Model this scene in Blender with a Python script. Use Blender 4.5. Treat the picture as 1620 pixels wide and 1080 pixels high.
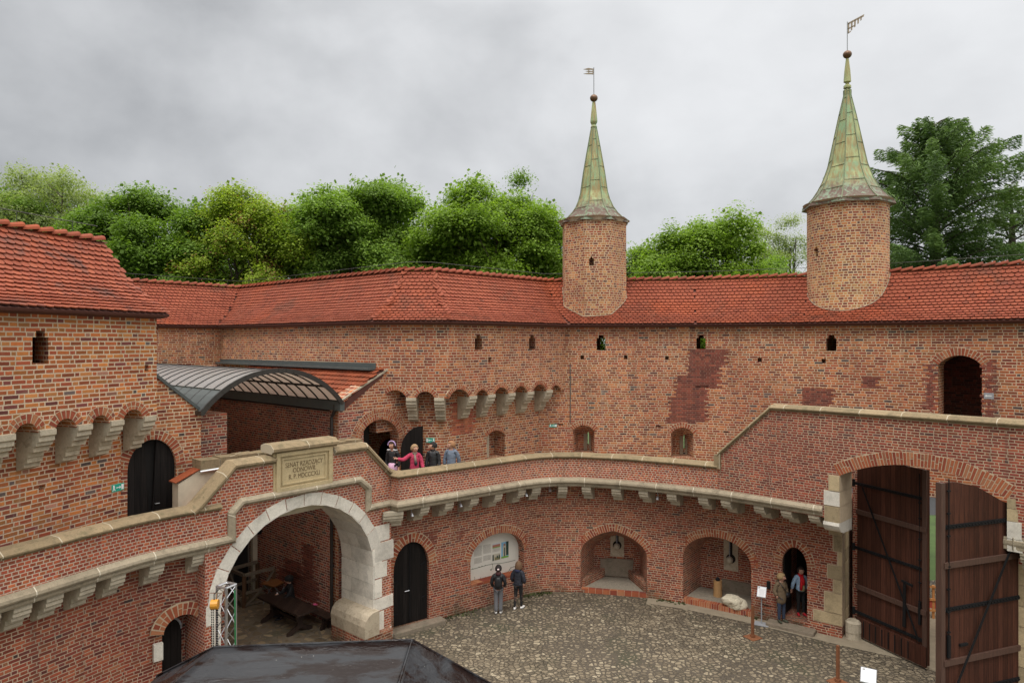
import bpy, bmesh, math, random
import numpy as np
from mathutils import Vector, Matrix, noise
R = math.radians
random.seed(7); rng = np.random.default_rng(11)
for o in list(bpy.data.objects): bpy.data.objects.remove(o)
SC = bpy.context.scene
COL = SC.collection
# ------------------------------------------------------------- camera
cd = bpy.data.cameras.new('camera'); cam = bpy.data.objects.new('camera', cd); COL.objects.link(cam)
CAMZ = 9.4
cam.location = (0, 0, CAMZ); cam.rotation_euler = (R(90), 0, 0)
cd.sensor_width = 36; cd.lens = 24; cd.clip_start = 0.1; cd.clip_end = 2000
SC.camera = cam
SC.view_settings.view_transform = 'Standard'; SC.view_settings.look = 'None'
SC.view_settings.exposure = 0.08; SC.view_settings.gamma = 1
# ------------------------------------------------------------- sky
SUN_EL, SUN_AZ = 62, 205          # azimuth clockwise from +Y (camera looks +Y): light from behind, slightly left
W = bpy.data.worlds.new("World"); SC.world = W; W.use_nodes = True
nt = W.node_tree; nt.nodes.clear()
def N(nt, t, **kw):
    n = nt.nodes.new(t)
    for k, v in kw.items():
        if k == 'ins':
            for kk, vv in v.items():
                if hasattr(vv, 'is_output') or isinstance(vv, bpy.types.NodeSocket): nt.links.new(vv, n.inputs[kk])
                else: n.inputs[kk].default_value = vv
        else: setattr(n, k, v)
    return n
def ramp(nt, fac, stops, interp='LINEAR'):
    n = nt.nodes.new('ShaderNodeValToRGB'); n.color_ramp.interpolation = interp
    cr = n.color_ramp
    while len(cr.elements) < len(stops): cr.elements.new(0.5)
    for e, (p, c) in zip(cr.elements, stops):
        e.position = p; e.color = (c[0], c[1], c[2], 1) if not isinstance(c, (int, float)) else (c, c, c, 1)
    if fac is not None: nt.links.new(fac, n.inputs['Fac'])
    return n.outputs['Color']
def mth(nt, op, a, b=0.0, c=0.0, clamp=False):
    n = nt.nodes.new('ShaderNodeMath'); n.operation = op; n.use_clamp = clamp
    for i, v in enumerate((a, b, c)):
        if isinstance(v, bpy.types.NodeSocket): nt.links.new(v, n.inputs[i])
        else: n.inputs[i].default_value = v
    return n.outputs[0]
def mix(nt, fac, a, b, bt='MIX'):
    n = nt.nodes.new('ShaderNodeMix'); n.data_type = 'RGBA'; n.blend_type = bt
    for i, v in zip((0, 6, 7), (fac, a, b)):
        if isinstance(v, bpy.types.NodeSocket): nt.links.new(v, n.inputs[i])
        elif i == 0: n.inputs[0].default_value = v
        else: n.inputs[i].default_value = (v[0], v[1], v[2], 1) if not isinstance(v, (int, float)) else (v, v, v, 1)
    return n.outputs[2]
def noise_t(nt, vec, scale, detail=3, rough=.5, dist=0.0):
    n = N(nt, 'ShaderNodeTexNoise', ins={'Scale': scale, 'Detail': detail, 'Roughness': rough, 'Distortion': dist})
    if vec is not None: nt.links.new(vec, n.inputs['Vector'])
    return n.outputs['Fac']
sky = N(nt, 'ShaderNodeTexSky', sky_type='NISHITA', sun_disc=False, sun_elevation=R(SUN_EL), sun_rotation=R(SUN_AZ))
skyc = mix(nt, 1.0, sky.outputs[0], (0.10, 0.10, 0.10), 'MULTIPLY')
tc = N(nt, 'ShaderNodeTexCoord'); gen = tc.outputs['Generated']
sep = N(nt, 'ShaderNodeSeparateXYZ', ins={0: gen})
sx, sy_, sz = sep.outputs
mp = N(nt, 'ShaderNodeMapping', ins={'Vector': gen, 'Scale': (1.0, 1.0, 1.5), 'Location': (2.3, .4, .15)})
c1 = noise_t(nt, mp.outputs[0], 1.9, 7, .52, .12)
c2 = noise_t(nt, mp.outputs[0], 4.2, 4, .5, .2)
side = mth(nt, 'ADD', mth(nt, 'MULTIPLY_ADD', sx, .55, .34), mth(nt, 'MULTIPLY', sz, .42))
cl = mth(nt, 'ADD', mth(nt, 'MULTIPLY_ADD', c1, 1.5, side), mth(nt, 'MULTIPLY', c2, .34))
cloud = ramp(nt, mth(nt, 'SUBTRACT', cl, .72), [(.20, (.31, .325, .34)), (.40, (.42, .43, .445)), (.58, (.57, .58, .595)), (.78, (.73, .74, .755)), (.98, (.83, .84, .855))])
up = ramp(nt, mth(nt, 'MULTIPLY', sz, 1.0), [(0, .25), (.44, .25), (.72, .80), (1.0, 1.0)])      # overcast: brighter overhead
cloud = mix(nt, ramp(nt, sz, [(.46, 0), (.62, 1)]), cloud, mix(nt, 1.0, cloud, (1.0, .965, .90), 'MULTIPLY'))
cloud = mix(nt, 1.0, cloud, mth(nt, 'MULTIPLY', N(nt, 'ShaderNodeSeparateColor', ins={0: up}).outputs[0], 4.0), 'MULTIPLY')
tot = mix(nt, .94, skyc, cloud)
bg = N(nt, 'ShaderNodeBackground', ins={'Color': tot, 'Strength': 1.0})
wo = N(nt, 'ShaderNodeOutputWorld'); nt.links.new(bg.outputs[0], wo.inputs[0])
sd = bpy.data.lights.new('sun', 'SUN'); sd.energy = 1.2; sd.angle = R(14); sd.color = (1, .965, .92)
so = bpy.data.objects.new('sun', sd); COL.objects.link(so)
_d = Vector((math.sin(R(SUN_AZ)) * math.cos(R(SUN_EL)), math.cos(R(SUN_AZ)) * math.cos(R(SUN_EL)), math.sin(R(SUN_EL))))
so.rotation_euler = _d.to_track_quat('Z', 'Y').to_euler(); so.location = _d * 80

# ============================================================= materials
MATS = {}
def newmat(name):
    m = bpy.data.materials.new(name); m.use_nodes = True; t = m.node_tree; t.nodes.clear()
    out = N(t, 'ShaderNodeOutputMaterial'); b = N(t, 'ShaderNodeBsdfPrincipled')
    t.links.new(b.outputs[0], out.inputs[0]); MATS[name] = m
    return m, t, b, out
def setc(t, b, col, rough=.8, bump=None, bstr=.3, bdist=.01, metal=0):
    for k, v in (('Base Color', col), ('Roughness', rough), ('Metallic', metal)):
        if isinstance(v, bpy.types.NodeSocket): t.links.new(v, b.inputs[k])
        elif k == 'Base Color': b.inputs[k].default_value = (*v[:3], 1)
        else: b.inputs[k].default_value = v
    if bump is not None:
        bn = N(t, 'ShaderNodeBump', ins={'Strength': bstr, 'Distance': bdist, 'Height': bump})
        t.links.new(bn.outputs[0], b.inputs['Normal'])
def simple(name, c, rough=.7, metal=0, var=.25, scale=6.0, bump=.0, spec=None):
    m, t, b, o = newmat(name)
    oc = N(t, 'ShaderNodeTexCoord').outputs['Object']
    n = noise_t(t, oc, scale, 4, .6)
    f = mth(t, 'MULTIPLY_ADD', n, 2 * var, 1 - var)
    col = mix(t, 1.0, c, f, 'MULTIPLY')
    setc(t, b, col, rough, n if bump else None, bump, .02, metal)
    if spec is not None: b.inputs['Specular IOR Level'].default_value = spec
    return m
def brick_mat(name, stops, mortar, L=.27, H=.13, row=.1, mt=.02, wob=.012, poff=.5, stain=.25, grime=(.05, .045, .04), gr=.0, jit=.9, soft=.004):
    m, t, b, o = newmat(name)
    uv = N(t, 'ShaderNodeUVMap').outputs[0]
    oc = N(t, 'ShaderNodeTexCoord').outputs['Object']
    s = N(t, 'ShaderNodeSeparateXYZ', ins={0: uv}); u, v = s.outputs[0], s.outputs[1]
    nw = N(t, 'ShaderNodeTexNoise', ins={'Vector': uv, 'Scale': 2.2, 'Detail': 3.0})
    sw = N(t, 'ShaderNodeSeparateColor', ins={0: nw.outputs['Color']})
    u = mth(t, 'ADD', u, mth(t, 'MULTIPLY_ADD', sw.outputs[0], wob * 3, -wob * 1.5))
    v = mth(t, 'ADD', v, mth(t, 'MULTIPLY_ADD', sw.outputs[1], wob * 2, -wob))
    rf = mth(t, 'DIVIDE', v, row); rid = mth(t, 'FLOOR', rf); rv = mth(t, 'FRACT', rf)
    wr = N(t, 'ShaderNodeTexWhiteNoise', noise_dimensions='1D', ins={'W': rid}).outputs['Value']
    par = mth(t, 'MODULO', mth(t, 'ABSOLUTE', rid), 2.0)
    uu = mth(t, 'ADD', mth(t, 'DIVIDE', u, L + H), mth(t, 'MULTIPLY', par, poff))
    uu = mth(t, 'ADD', uu, mth(t, 'MULTIPLY', wr, jit * .5))
    cid = mth(t, 'FLOOR', uu); a = mth(t, 'MULTIPLY', mth(t, 'FRACT', uu), L + H)
    # wandering joint
    jn = N(t, 'ShaderNodeTexWhiteNoise', noise_dimensions='2D', ins={'Vector': N(t, 'ShaderNodeCombineXYZ', ins={0: cid, 1: rid}).outputs[0]}).outputs['Value']
    LL = mth(t, 'MULTIPLY_ADD', jn, .08 * jit, L - .04 * jit)
    isH = mth(t, 'GREATER_THAN', a, LL)
    du = mth(t, 'MINIMUM', mth(t, 'MINIMUM', a, mth(t, 'SUBTRACT', L + H, a)), mth(t, 'ABSOLUTE', mth(t, 'SUBTRACT', a, LL)))
    dv = mth(t, 'MULTIPLY', mth(t, 'MINIMUM', rv, mth(t, 'SUBTRACT', 1.0, rv)), row)
    d = mth(t, 'MINIMUM', du, dv)
    d = mth(t, 'ADD', d, mth(t, 'MULTIPLY_ADD', noise_t(t, uv, 30, 2), .008, -.004))
    mk = N(t, 'ShaderNodeMapRange', ins={0: d, 1: mt / 2 - soft, 2: mt / 2 + soft}).outputs[0]
    idv = N(t, 'ShaderNodeCombineXYZ', ins={0: mth(t, 'ADD', cid, mth(t, 'MULTIPLY', isH, .37)), 1: rid, 2: 3.3})
    wn = N(t, 'ShaderNodeTexWhiteNoise', noise_dimensions='3D', ins={'Vector': idv.outputs[0]})
    bc = ramp(t, wn.outputs['Value'], stops, 'CONSTANT')
    ws = N(t, 'ShaderNodeSeparateColor', ins={0: wn.outputs['Color']})
    bc = mix(t, 1.0, bc, mth(t, 'MULTIPLY_ADD', ws.outputs[1], .6, .55), 'MULTIPLY')
    fine = noise_t(t, oc, 24, 3, .6)
    bc = mix(t, 1.0, bc, mth(t, 'MULTIPLY_ADD', fine, .5, .75), 'MULTIPLY')
    # local mortar tone
    pat = noise_t(t, oc, .45, 4, .6)
    mc = mix(t, mth(t, 'MULTIPLY_ADD', pat, 2.4, -.7, clamp=True), mortar, [c * .72 for c in mortar])
    c = mix(t, mk, mc, bc)
    st = noise_t(t, oc, .33, 5, .62, .4)
    c = mix(t, 1.0, c, mth(t, 'MULTIPLY_ADD', st, 2 * stain, 1 - stain), 'MULTIPLY')
    blot = ramp(t, noise_t(t, oc, 1.1, 5, .7, .6), [(.62, 0), (.72, 1)])
    c = mix(t, mth(t, 'MULTIPLY', blot, .22), c, [x * .55 for x in mortar])
    zn = noise_t(t, oc, .16, 3, .5)
    c = mix(t, ramp(t, zn, [(.44, 0), (.62, .5)]), c, mix(t, 1.0, c, (.80, .66, .70), 'MULTIPLY'))
    run = N(t, 'ShaderNodeMapping', ins={'Vector': oc, 'Scale': (2.6, 2.6, .10)})
    c = mix(t, mth(t, 'MULTIPLY', ramp(t, noise_t(t, run.outputs[0], 1.2, 4, .6), [(.64, 0), (.74, 1)]), .30), c, (.42, .36, .30))   # lime runs
    # streaks of dirt
    mp_ = N(t, 'ShaderNodeMapping', ins={'Vector': oc, 'Scale': (1.6, 1.6, .16)})
    sk = ramp(t, noise_t(t, mp_.outputs[0], 1.4, 5, .7), [(.52, 0), (.74, 1)])
    c = mix(t, mth(t, 'MULTIPLY', sk, .35 + gr), c, grime)
    if gr > 0.01:   # damp and moss climbing from the ground: belongs to the wall's foot
        g = N(t, 'ShaderNodeSeparateXYZ', ins={0: N(t, 'ShaderNodeNewGeometry').outputs['Position']}).outputs[2]
        gm = mth(t, 'MULTIPLY', N(t, 'ShaderNodeMapRange', ins={0: g, 1: .75, 2: .0}).outputs[0], ramp(t, noise_t(t, oc, .9, 4, .6), [(.42, 0), (.62, 1)]))
        c = mix(t, mth(t, 'MULTIPLY', gm, .75), c, (.055, .06, .03))
    hgt = mth(t, 'ADD', mk, mth(t, 'MULTIPLY', fine, .5))
    setc(t, b, c, .88, hgt, .55, .012)
    return m
OLD = [(0, (.44, .130, .044)), (.20, (.36, .092, .036)), (.38, (.47, .155, .052)), (.52, (.31, .070, .033)), (.64, (.50, .190, .068)), (.76, (.39, .105, .042)), (.89, (.23, .058, .036)), (.955, (.13, .085, .075)), (.97, (.42, .21, .12)), (.985, (.15, .05, .038))]
BR = brick_mat('old_brick', OLD, (.66, .505, .34), row=.096, L=.27, H=.135, mt=.025)
BRT = brick_mat('tower_brick', [(0, (.50, .150, .040)), (.2, (.41, .105, .034)), (.4, (.54, .190, .046)), (.55, (.35, .080, .032)), (.68, (.56, .225, .065)), (.8, (.44, .118, .038)), (.9, (.21, .056, .044)), (.955, (.14, .105, .092)), (.975, (.43, .20, .13))], (.70, .56, .39), row=.100, L=.30, H=.15, mt=.026, gr=-.1)
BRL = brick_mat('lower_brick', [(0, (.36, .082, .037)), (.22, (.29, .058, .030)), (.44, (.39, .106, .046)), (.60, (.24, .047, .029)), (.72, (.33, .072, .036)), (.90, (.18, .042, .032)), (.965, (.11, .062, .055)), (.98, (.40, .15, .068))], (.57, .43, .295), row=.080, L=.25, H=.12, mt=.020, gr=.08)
BRP = brick_mat('parapet_brick', [(0, (.44, .098, .038)), (.28, (.37, .072, .032)), (.54, (.47, .128, .046)), (.72, (.31, .058, .032)), (.84, (.40, .092, .040)), (.97, (.22, .048, .038))], (.64, .50, .375), row=.076, L=.135, H=.125, mt=.020, wob=.004, jit=.3, poff=.25, stain=.22)
BRPAS = brick_mat('passage_brick', [(0, (.36, .080, .044)), (.2, (.26, .052, .036)), (.4, (.41, .105, .055)), (.55, (.19, .045, .036)), (.7, (.33, .07, .042)), (.82, (.11, .065, .060)), (.9, (.42, .14, .07))], (.56, .44, .32), row=.084, L=.26, H=.125, mt=.022, stain=.3)
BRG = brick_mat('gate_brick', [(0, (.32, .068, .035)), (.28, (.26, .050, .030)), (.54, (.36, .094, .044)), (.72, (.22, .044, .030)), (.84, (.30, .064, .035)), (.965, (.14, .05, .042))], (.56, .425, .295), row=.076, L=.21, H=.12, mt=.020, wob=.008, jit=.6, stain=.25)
BRTU = brick_mat('turret_brick', [(0, (.46, .145, .045)), (.2, (.35, .085, .038)), (.4, (.52, .21, .070)), (.55, (.27, .062, .036)), (.70, (.56, .28, .10)), (.86, (.19, .065, .05)), (.91, (.47, .16, .055))], (.70, .545, .34), row=.098, L=.2, H=.13, mt=.032, gr=-.15)
BRX = brick_mat('patch_brick', [(0, (.25, .060, .036)), (.3, (.21, .048, .031)), (.6, (.29, .074, .040)), (.8, (.17, .042, .030))], (.30, .19, .13), row=.08, L=.26, H=.13, mt=.014, wob=.003, jit=.2)
BRO = brick_mat('bright_patch_brick', [(0, (.48, .13, .055)), (.3, (.40, .09, .045)), (.6, (.52, .16, .07)), (.8, (.34, .07, .04))], (.42, .25, .17), row=.084, L=.26, H=.13, mt=.013, wob=.003, jit=.2)
def rnd_mat(name, stops, rough=.8, attr='rnd', stain=.3, sc=1.2, moss=None, tint=None, bump=.3):
    m, t, b, o = newmat(name)
    a = N(t, 'ShaderNodeAttribute', attribute_name=attr).outputs['Fac']
    oc = N(t, 'ShaderNodeTexCoord').outputs['Object']
    c = ramp(t, a, stops)
    st = noise_t(t, oc, sc, 5, .65, .3)
    c = mix(t, 1.0, c, mth(t, 'MULTIPLY_ADD', st, 2 * stain, 1 - stain), 'MULTIPLY')
    c = mix(t, 1.0, c, mth(t, 'MULTIPLY_ADD', noise_t(t, oc, 22, 3), .5, .75), 'MULTIPLY')
    if moss:
        c = mix(t, mth(t, 'MULTIPLY', ramp(t, noise_t(t, oc, .35, 4, .6), [(.54, 0), (.68, 1)]), .45), c, (.36, .075, .022))
        c = mix(t, mth(t, 'MULTIPLY', ramp(t, noise_t(t, oc, moss[1], 5, .7, .5), [(moss[2], 0), (moss[2] + .12, 1)]), moss[3]), c, moss[0])
    setc(t, b, c, rough, noise_t(t, oc, 30, 3), bump, .01); b.inputs['Specular IOR Level'].default_value = .2
    return m
VOU = rnd_mat('voussoir_brick', [(0, (.22, .05, .032)), (.3, (.30, .078, .040)), (.6, (.37, .115, .052)), (.85, (.40, .17, .085)), (1, (.17, .05, .04))])
TILE = rnd_mat('roof_tile', [(0, (.205, .049, .026)), (.35, (.24, .060, .031)), (.7, (.265, .070, .036)), (.93, (.245, .058, .031)), (1, (.17, .047, .027))], .75, stain=.28, sc=.5, moss=((.07, .045, .032), .6, .55, .42))
TILET = rnd_mat('weathered_roof_tile', [(0, (.21, .052, .027)), (.35, (.26, .064, .033)), (.7, (.30, .080, .040)), (.93, (.24, .060, .032)), (1, (.16, .046, .030))], .72, stain=.3, sc=.6, moss=((.07, .05, .045), .7, .50, .62))
MORT = simple('mortar', (.50, .39, .265), .95, var=.2, scale=8, bump=.2)
ROOFB = simple('roof_batten', (.10, .035, .025), .9)
def stone_mat(name, base, dark, mosscol=(.10, .10, .05), jl=1.05, joint=(.62, .56, .44), jw=.010, mossamt=.5, bump=.5, rv=0.0):
    m, t, b, o = newmat(name)
    uv = N(t, 'ShaderNodeUVMap').outputs[0]; s = N(t, 'ShaderNodeSeparateXYZ', ins={0: uv})
    oc = N(t, 'ShaderNodeTexCoord').outputs['Object']
    blk = mth(t, 'FLOOR', mth(t, 'DIVIDE', s.outputs[0], jl))
    bv = N(t, 'ShaderNodeTexWhiteNoise', noise_dimensions='1D', ins={'W': blk}).outputs['Value']
    c = mix(t, mth(t, 'MULTIPLY_ADD', bv, .7, .0), base, dark)
    n1 = noise_t(t, oc, 2.2, 6, .68, .4)
    c = mix(t, ramp(t, n1, [(.48, 0), (.78, .8)]), c, [x * .6 for x in dark])
    c = mix(t, mth(t, 'MULTIPLY', ramp(t, noise_t(t, oc, 5.5, 5, .7), [(.52, 0), (.66, 1)]), mossamt), c, mosscol)
    c = mix(t, 1.0, c, mth(t, 'MULTIPLY_ADD', noise_t(t, oc, 26, 4, .7), .6, .7), 'MULTIPLY')
    fr = mth(t, 'MULTIPLY', mth(t, 'FRACT', mth(t, 'DIVIDE', s.outputs[0], jl)), jl)
    jm = mth(t, 'LESS_THAN', mth(t, 'MINIMUM', fr, mth(t, 'SUBTRACT', jl, fr)), jw)
    c = mix(t, jm, c, joint)
    if rv: c = mix(t, 1.0, c, mth(t, 'MULTIPLY_ADD', N(t, 'ShaderNodeAttribute', attribute_name='rnd').outputs['Fac'], rv, 1 - rv * .5), 'MULTIPLY')
    setc(t, b, c, .9, noise_t(t, oc, 14, 5, .7), bump, .02)
    return m
COPE = stone_mat('coping_sandstone', (.285, .21, .12), (.175, .128, .07), (.10, .088, .042), 1.1, joint=(.45, .39, .29), mossamt=.6)
STRG = stone_mat('string_course_stone', (.37, .31, .22), (.27, .22, .15), (.13, .11, .07), 1.3, mossamt=.45)
CORB = stone_mat('corbel_stone', (.50, .435, .33), (.40, .34, .25), (.24, .20, .135), 50, mossamt=.3)
CORBD = stone_mat('weathered_corbel_stone', (.50, .42, .31), (.36, .295, .205), (.18, .14, .09), 50, mossamt=.45)
WHT = stone_mat('white_limestone', (.72, .675, .59), (.61, .565, .485), (.42, .37, .29), 50, bump=.3, mossamt=.25, rv=.3)
QUO = stone_mat('quoin_sandstone', (.43, .335, .20), (.31, .24, .14), (.19, .145, .085), 50, mossamt=.35, rv=.5)
PLQ = stone_mat('plaque_sandstone', (.52, .41, .235), (.44, .345, .195), (.32, .245, .14), 50, mossamt=.25, bump=.25)
STEP = stone_mat('step_stone', (.24, .19, .14), (.17, .14, .10), (.10, .10, .06), 50)
PLAS = simple('cream_plaster', (.55, .48, .36), .9, var=.35, scale=2.2, bump=.2)
ROCK = simple('pale_rock', (.55, .49, .37), .9, var=.35, scale=7, bump=.8)
def wood_mat(name, c, c2, sc=(9, 9, .5), rough=.65, plank=None):
    m, t, b, o = newmat(name)
    uv = N(t, 'ShaderNodeUVMap').outputs[0]
    mp_ = N(t, 'ShaderNodeMapping', ins={'Vector': uv, 'Scale': (sc[0], sc[2], 1)})
    n = noise_t(t, mp_.outputs[0], 3, 5, .65, .3)
    col = mix(t, ramp(t, n, [(.3, 0), (.7, 1)]), c, c2)
    h = n
    if plank:
        s = N(t, 'ShaderNodeSeparateXYZ', ins={0: uv})
        q = mth(t, 'DIVIDE', s.outputs[0], plank); f = mth(t, 'FRACT', q)
        g = mth(t, 'LESS_THAN', mth(t, 'MINIMUM', f, mth(t, 'SUBTRACT', 1.0, f)), .05)
        bv = N(t, 'ShaderNodeTexWhiteNoise', noise_dimensions='1D', ins={'W': mth(t, 'FLOOR', q)}).outputs['Value']
        col = mix(t, 1.0, col, mth(t, 'MULTIPLY_ADD', bv, .6, .7), 'MULTIPLY')
        col = mix(t, mth(t, 'MULTIPLY', g, .8), col, [x * .25 for x in c])
        h = mth(t, 'SUBTRACT', n, mth(t, 'MULTIPLY', g, 2.0))
    setc(t, b, col, rough, h, .4, .01)
    return m
GATEW = wood_mat('gate_oak', (.095, .034, .020), (.040, .016, .011), plank=.17)
BLKD = wood_mat('black_door_boards', (.020, .016, .014), (.007, .006, .006), plank=.16, rough=.7)
DKW = wood_mat('dark_bench_wood', (.055, .034, .026), (.028, .018, .014), plank=.14, rough=.45)
GRW = wood_mat('grey_timber', (.22, .175, .125), (.13, .10, .07))
BRW = wood_mat('brown_timber', (.16, .085, .04), (.09, .045, .022))
TBL = simple('varnished_table_top', (.26, .105, .035), .45, var=.15)
IRON = simple('black_iron', (.014, .014, .015), .55, 0, .2)
RUST = simple('rusty_steel', (.20, .075, .03), .8, 0, .4, 12)
LEAD = simple('grey_lead', (.075, .085, .082), .6, 0, .25, 3)
STEEL = simple('dark_bronze_steel', (.045, .040, .036), .4, .3, .15)
ALU = simple('aluminium', (.62, .63, .65), .32, .9, .08)
DARK = simple('shadowed_interior', (.012, .010, .009), .95)  # near-black colour stands in for the shade inside openings
WPAP = simple('white_paper', (.78, .78, .80), .6, var=.03)
GREYP = simple('grey_painted_steel', (.30, .31, .33), .5, var=.1)
SIGNG = simple('sign_green', (.02, .36, .25), .5, var=.06)
SIGNW = simple('sign_white', (.80, .82, .80), .5, var=.03)
ORNG = simple('orange_plastic', (.62, .28, .03), .45, var=.1)
GRNP = simple('green_rope', (.02, .16, .05), .7, var=.1)
GRAV = simple('gravel', (.25, .215, .165), .95, var=.6, scale=14, bump=.8)
for _m, _s in ((IRON, .12), (BLKD, .15), (GATEW, .2), (DKW, .3)):
    for _n in _m.node_tree.nodes:
        if _n.type == 'BSDF_PRINCIPLED': _n.inputs['Specular IOR Level'].default_value = _s
# copper patina
def copper():
    m, t, b, o = newmat('patinated_copper')
    oc = N(t, 'ShaderNodeTexCoord').outputs['Object']
    uv = N(t, 'ShaderNodeUVMap').outputs[0]; s = N(t, 'ShaderNodeSeparateXYZ', ins={0: uv})
    mp_ = N(t, 'ShaderNodeMapping', ins={'Vector': oc, 'Scale': (5, 5, .5)})
    st = noise_t(t, mp_.outputs[0], 1.6, 6, .7)
    g = mix(t, ramp(t, noise_t(t, oc, 1.8, 4), [(.4, 0), (.6, 1)]), (.22, .34, .18), (.39, .43, .20))
    g = mix(t, ramp(t, st, [(.43, 0), (.60, .9)]), g, (.30, .20, .075))
    g = mix(t, ramp(t, st, [(.66, 0), (.76, .85)]), g, (.13, .07, .04))
    # v = metres above eave : the flared foot is bare brown copper, with green patches
    low = mth(t, 'ADD', s.outputs[1], mth(t, 'MULTIPLY_ADD', noise_t(t, mp_.outputs[0], 2.5, 4), .9, -.45))
    lf = ramp(t, mth(t, 'MULTIPLY', low, .5), [(.28, 1), (.58, 0)])
    lowc = mix(t, ramp(t, noise_t(t, oc, 5, 6, .75, .8), [(.50, 0), (.57, .8)]), (.115, .066, .045), (.20, .29, .19))
    c = mix(t, lf, g, lowc)
    setc(t, b, c, .6, st, .2, .02)
    return m
COPP = copper()
COPS = simple('copper_seam', (.17, .20, .11), .6, 0, .4, 6)
COPBAL = simple('brown_copper_ball', (.15, .085, .05), .4, .5, .35, 5)
STREAK = None
def skin_mat():
    m, t, b, o = newmat('skin'); b.inputs['Base Color'].default_value = (.55, .30, .21, 1); b.inputs['Roughness'].default_value = .55
    return m
SKIN = skin_mat()
_cm = {}
def cloth(name, c, rough=.85):
    if name not in _cm: _cm[name] = simple(name, c, rough, var=.18, scale=14, bump=.25)
    return _cm[name]

# ============================================================= mesh helpers
def link(name, me, parent=None, mat=None):
    o = bpy.data.objects.new(name, me); COL.objects.link(o)
    if mat is not None:
        me.materials.clear()
        for x in (mat if isinstance(mat, (list, tuple)) else [mat]): me.materials.append(x)
    if parent is not None: o.parent = parent
    return o
def tag(o, label=None, cat=None, group=None, kind=None):
    if label: o['label'] = label
    if cat: o['category'] = cat
    if group: o['group'] = group
    if kind: o['kind'] = kind
    return o
def thing(name, label, cat, loc=(0, 0, 0), group=None):
    o = bpy.data.objects.new(name, None); o.empty_display_size = .2; COL.objects.link(o)
    return tag(o, label, cat, group)
def box_uv(me):
    """metric UVs: u runs along the wall, v up; works on curved walls face by face"""
    if not me.uv_layers: me.uv_layers.new(name='UVMap')
    uvl = me.uv_layers[0].data
    vs = me.vertices
    for p in me.polygons:
        n = p.normal
        h = math.hypot(n.x, n.y)
        if h > .35:
            t = (-n.y / h, n.x / h)
            for li in p.loop_indices:
                c = vs[me.loops[li].vertex_index].co
                uvl[li].uv = (c.x * t[0] + c.y * t[1], c.z)
        else:
            for li in p.loop_indices:
                c = vs[me.loops[li].vertex_index].co
                uvl[li].uv = (c.x, c.y)
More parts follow.
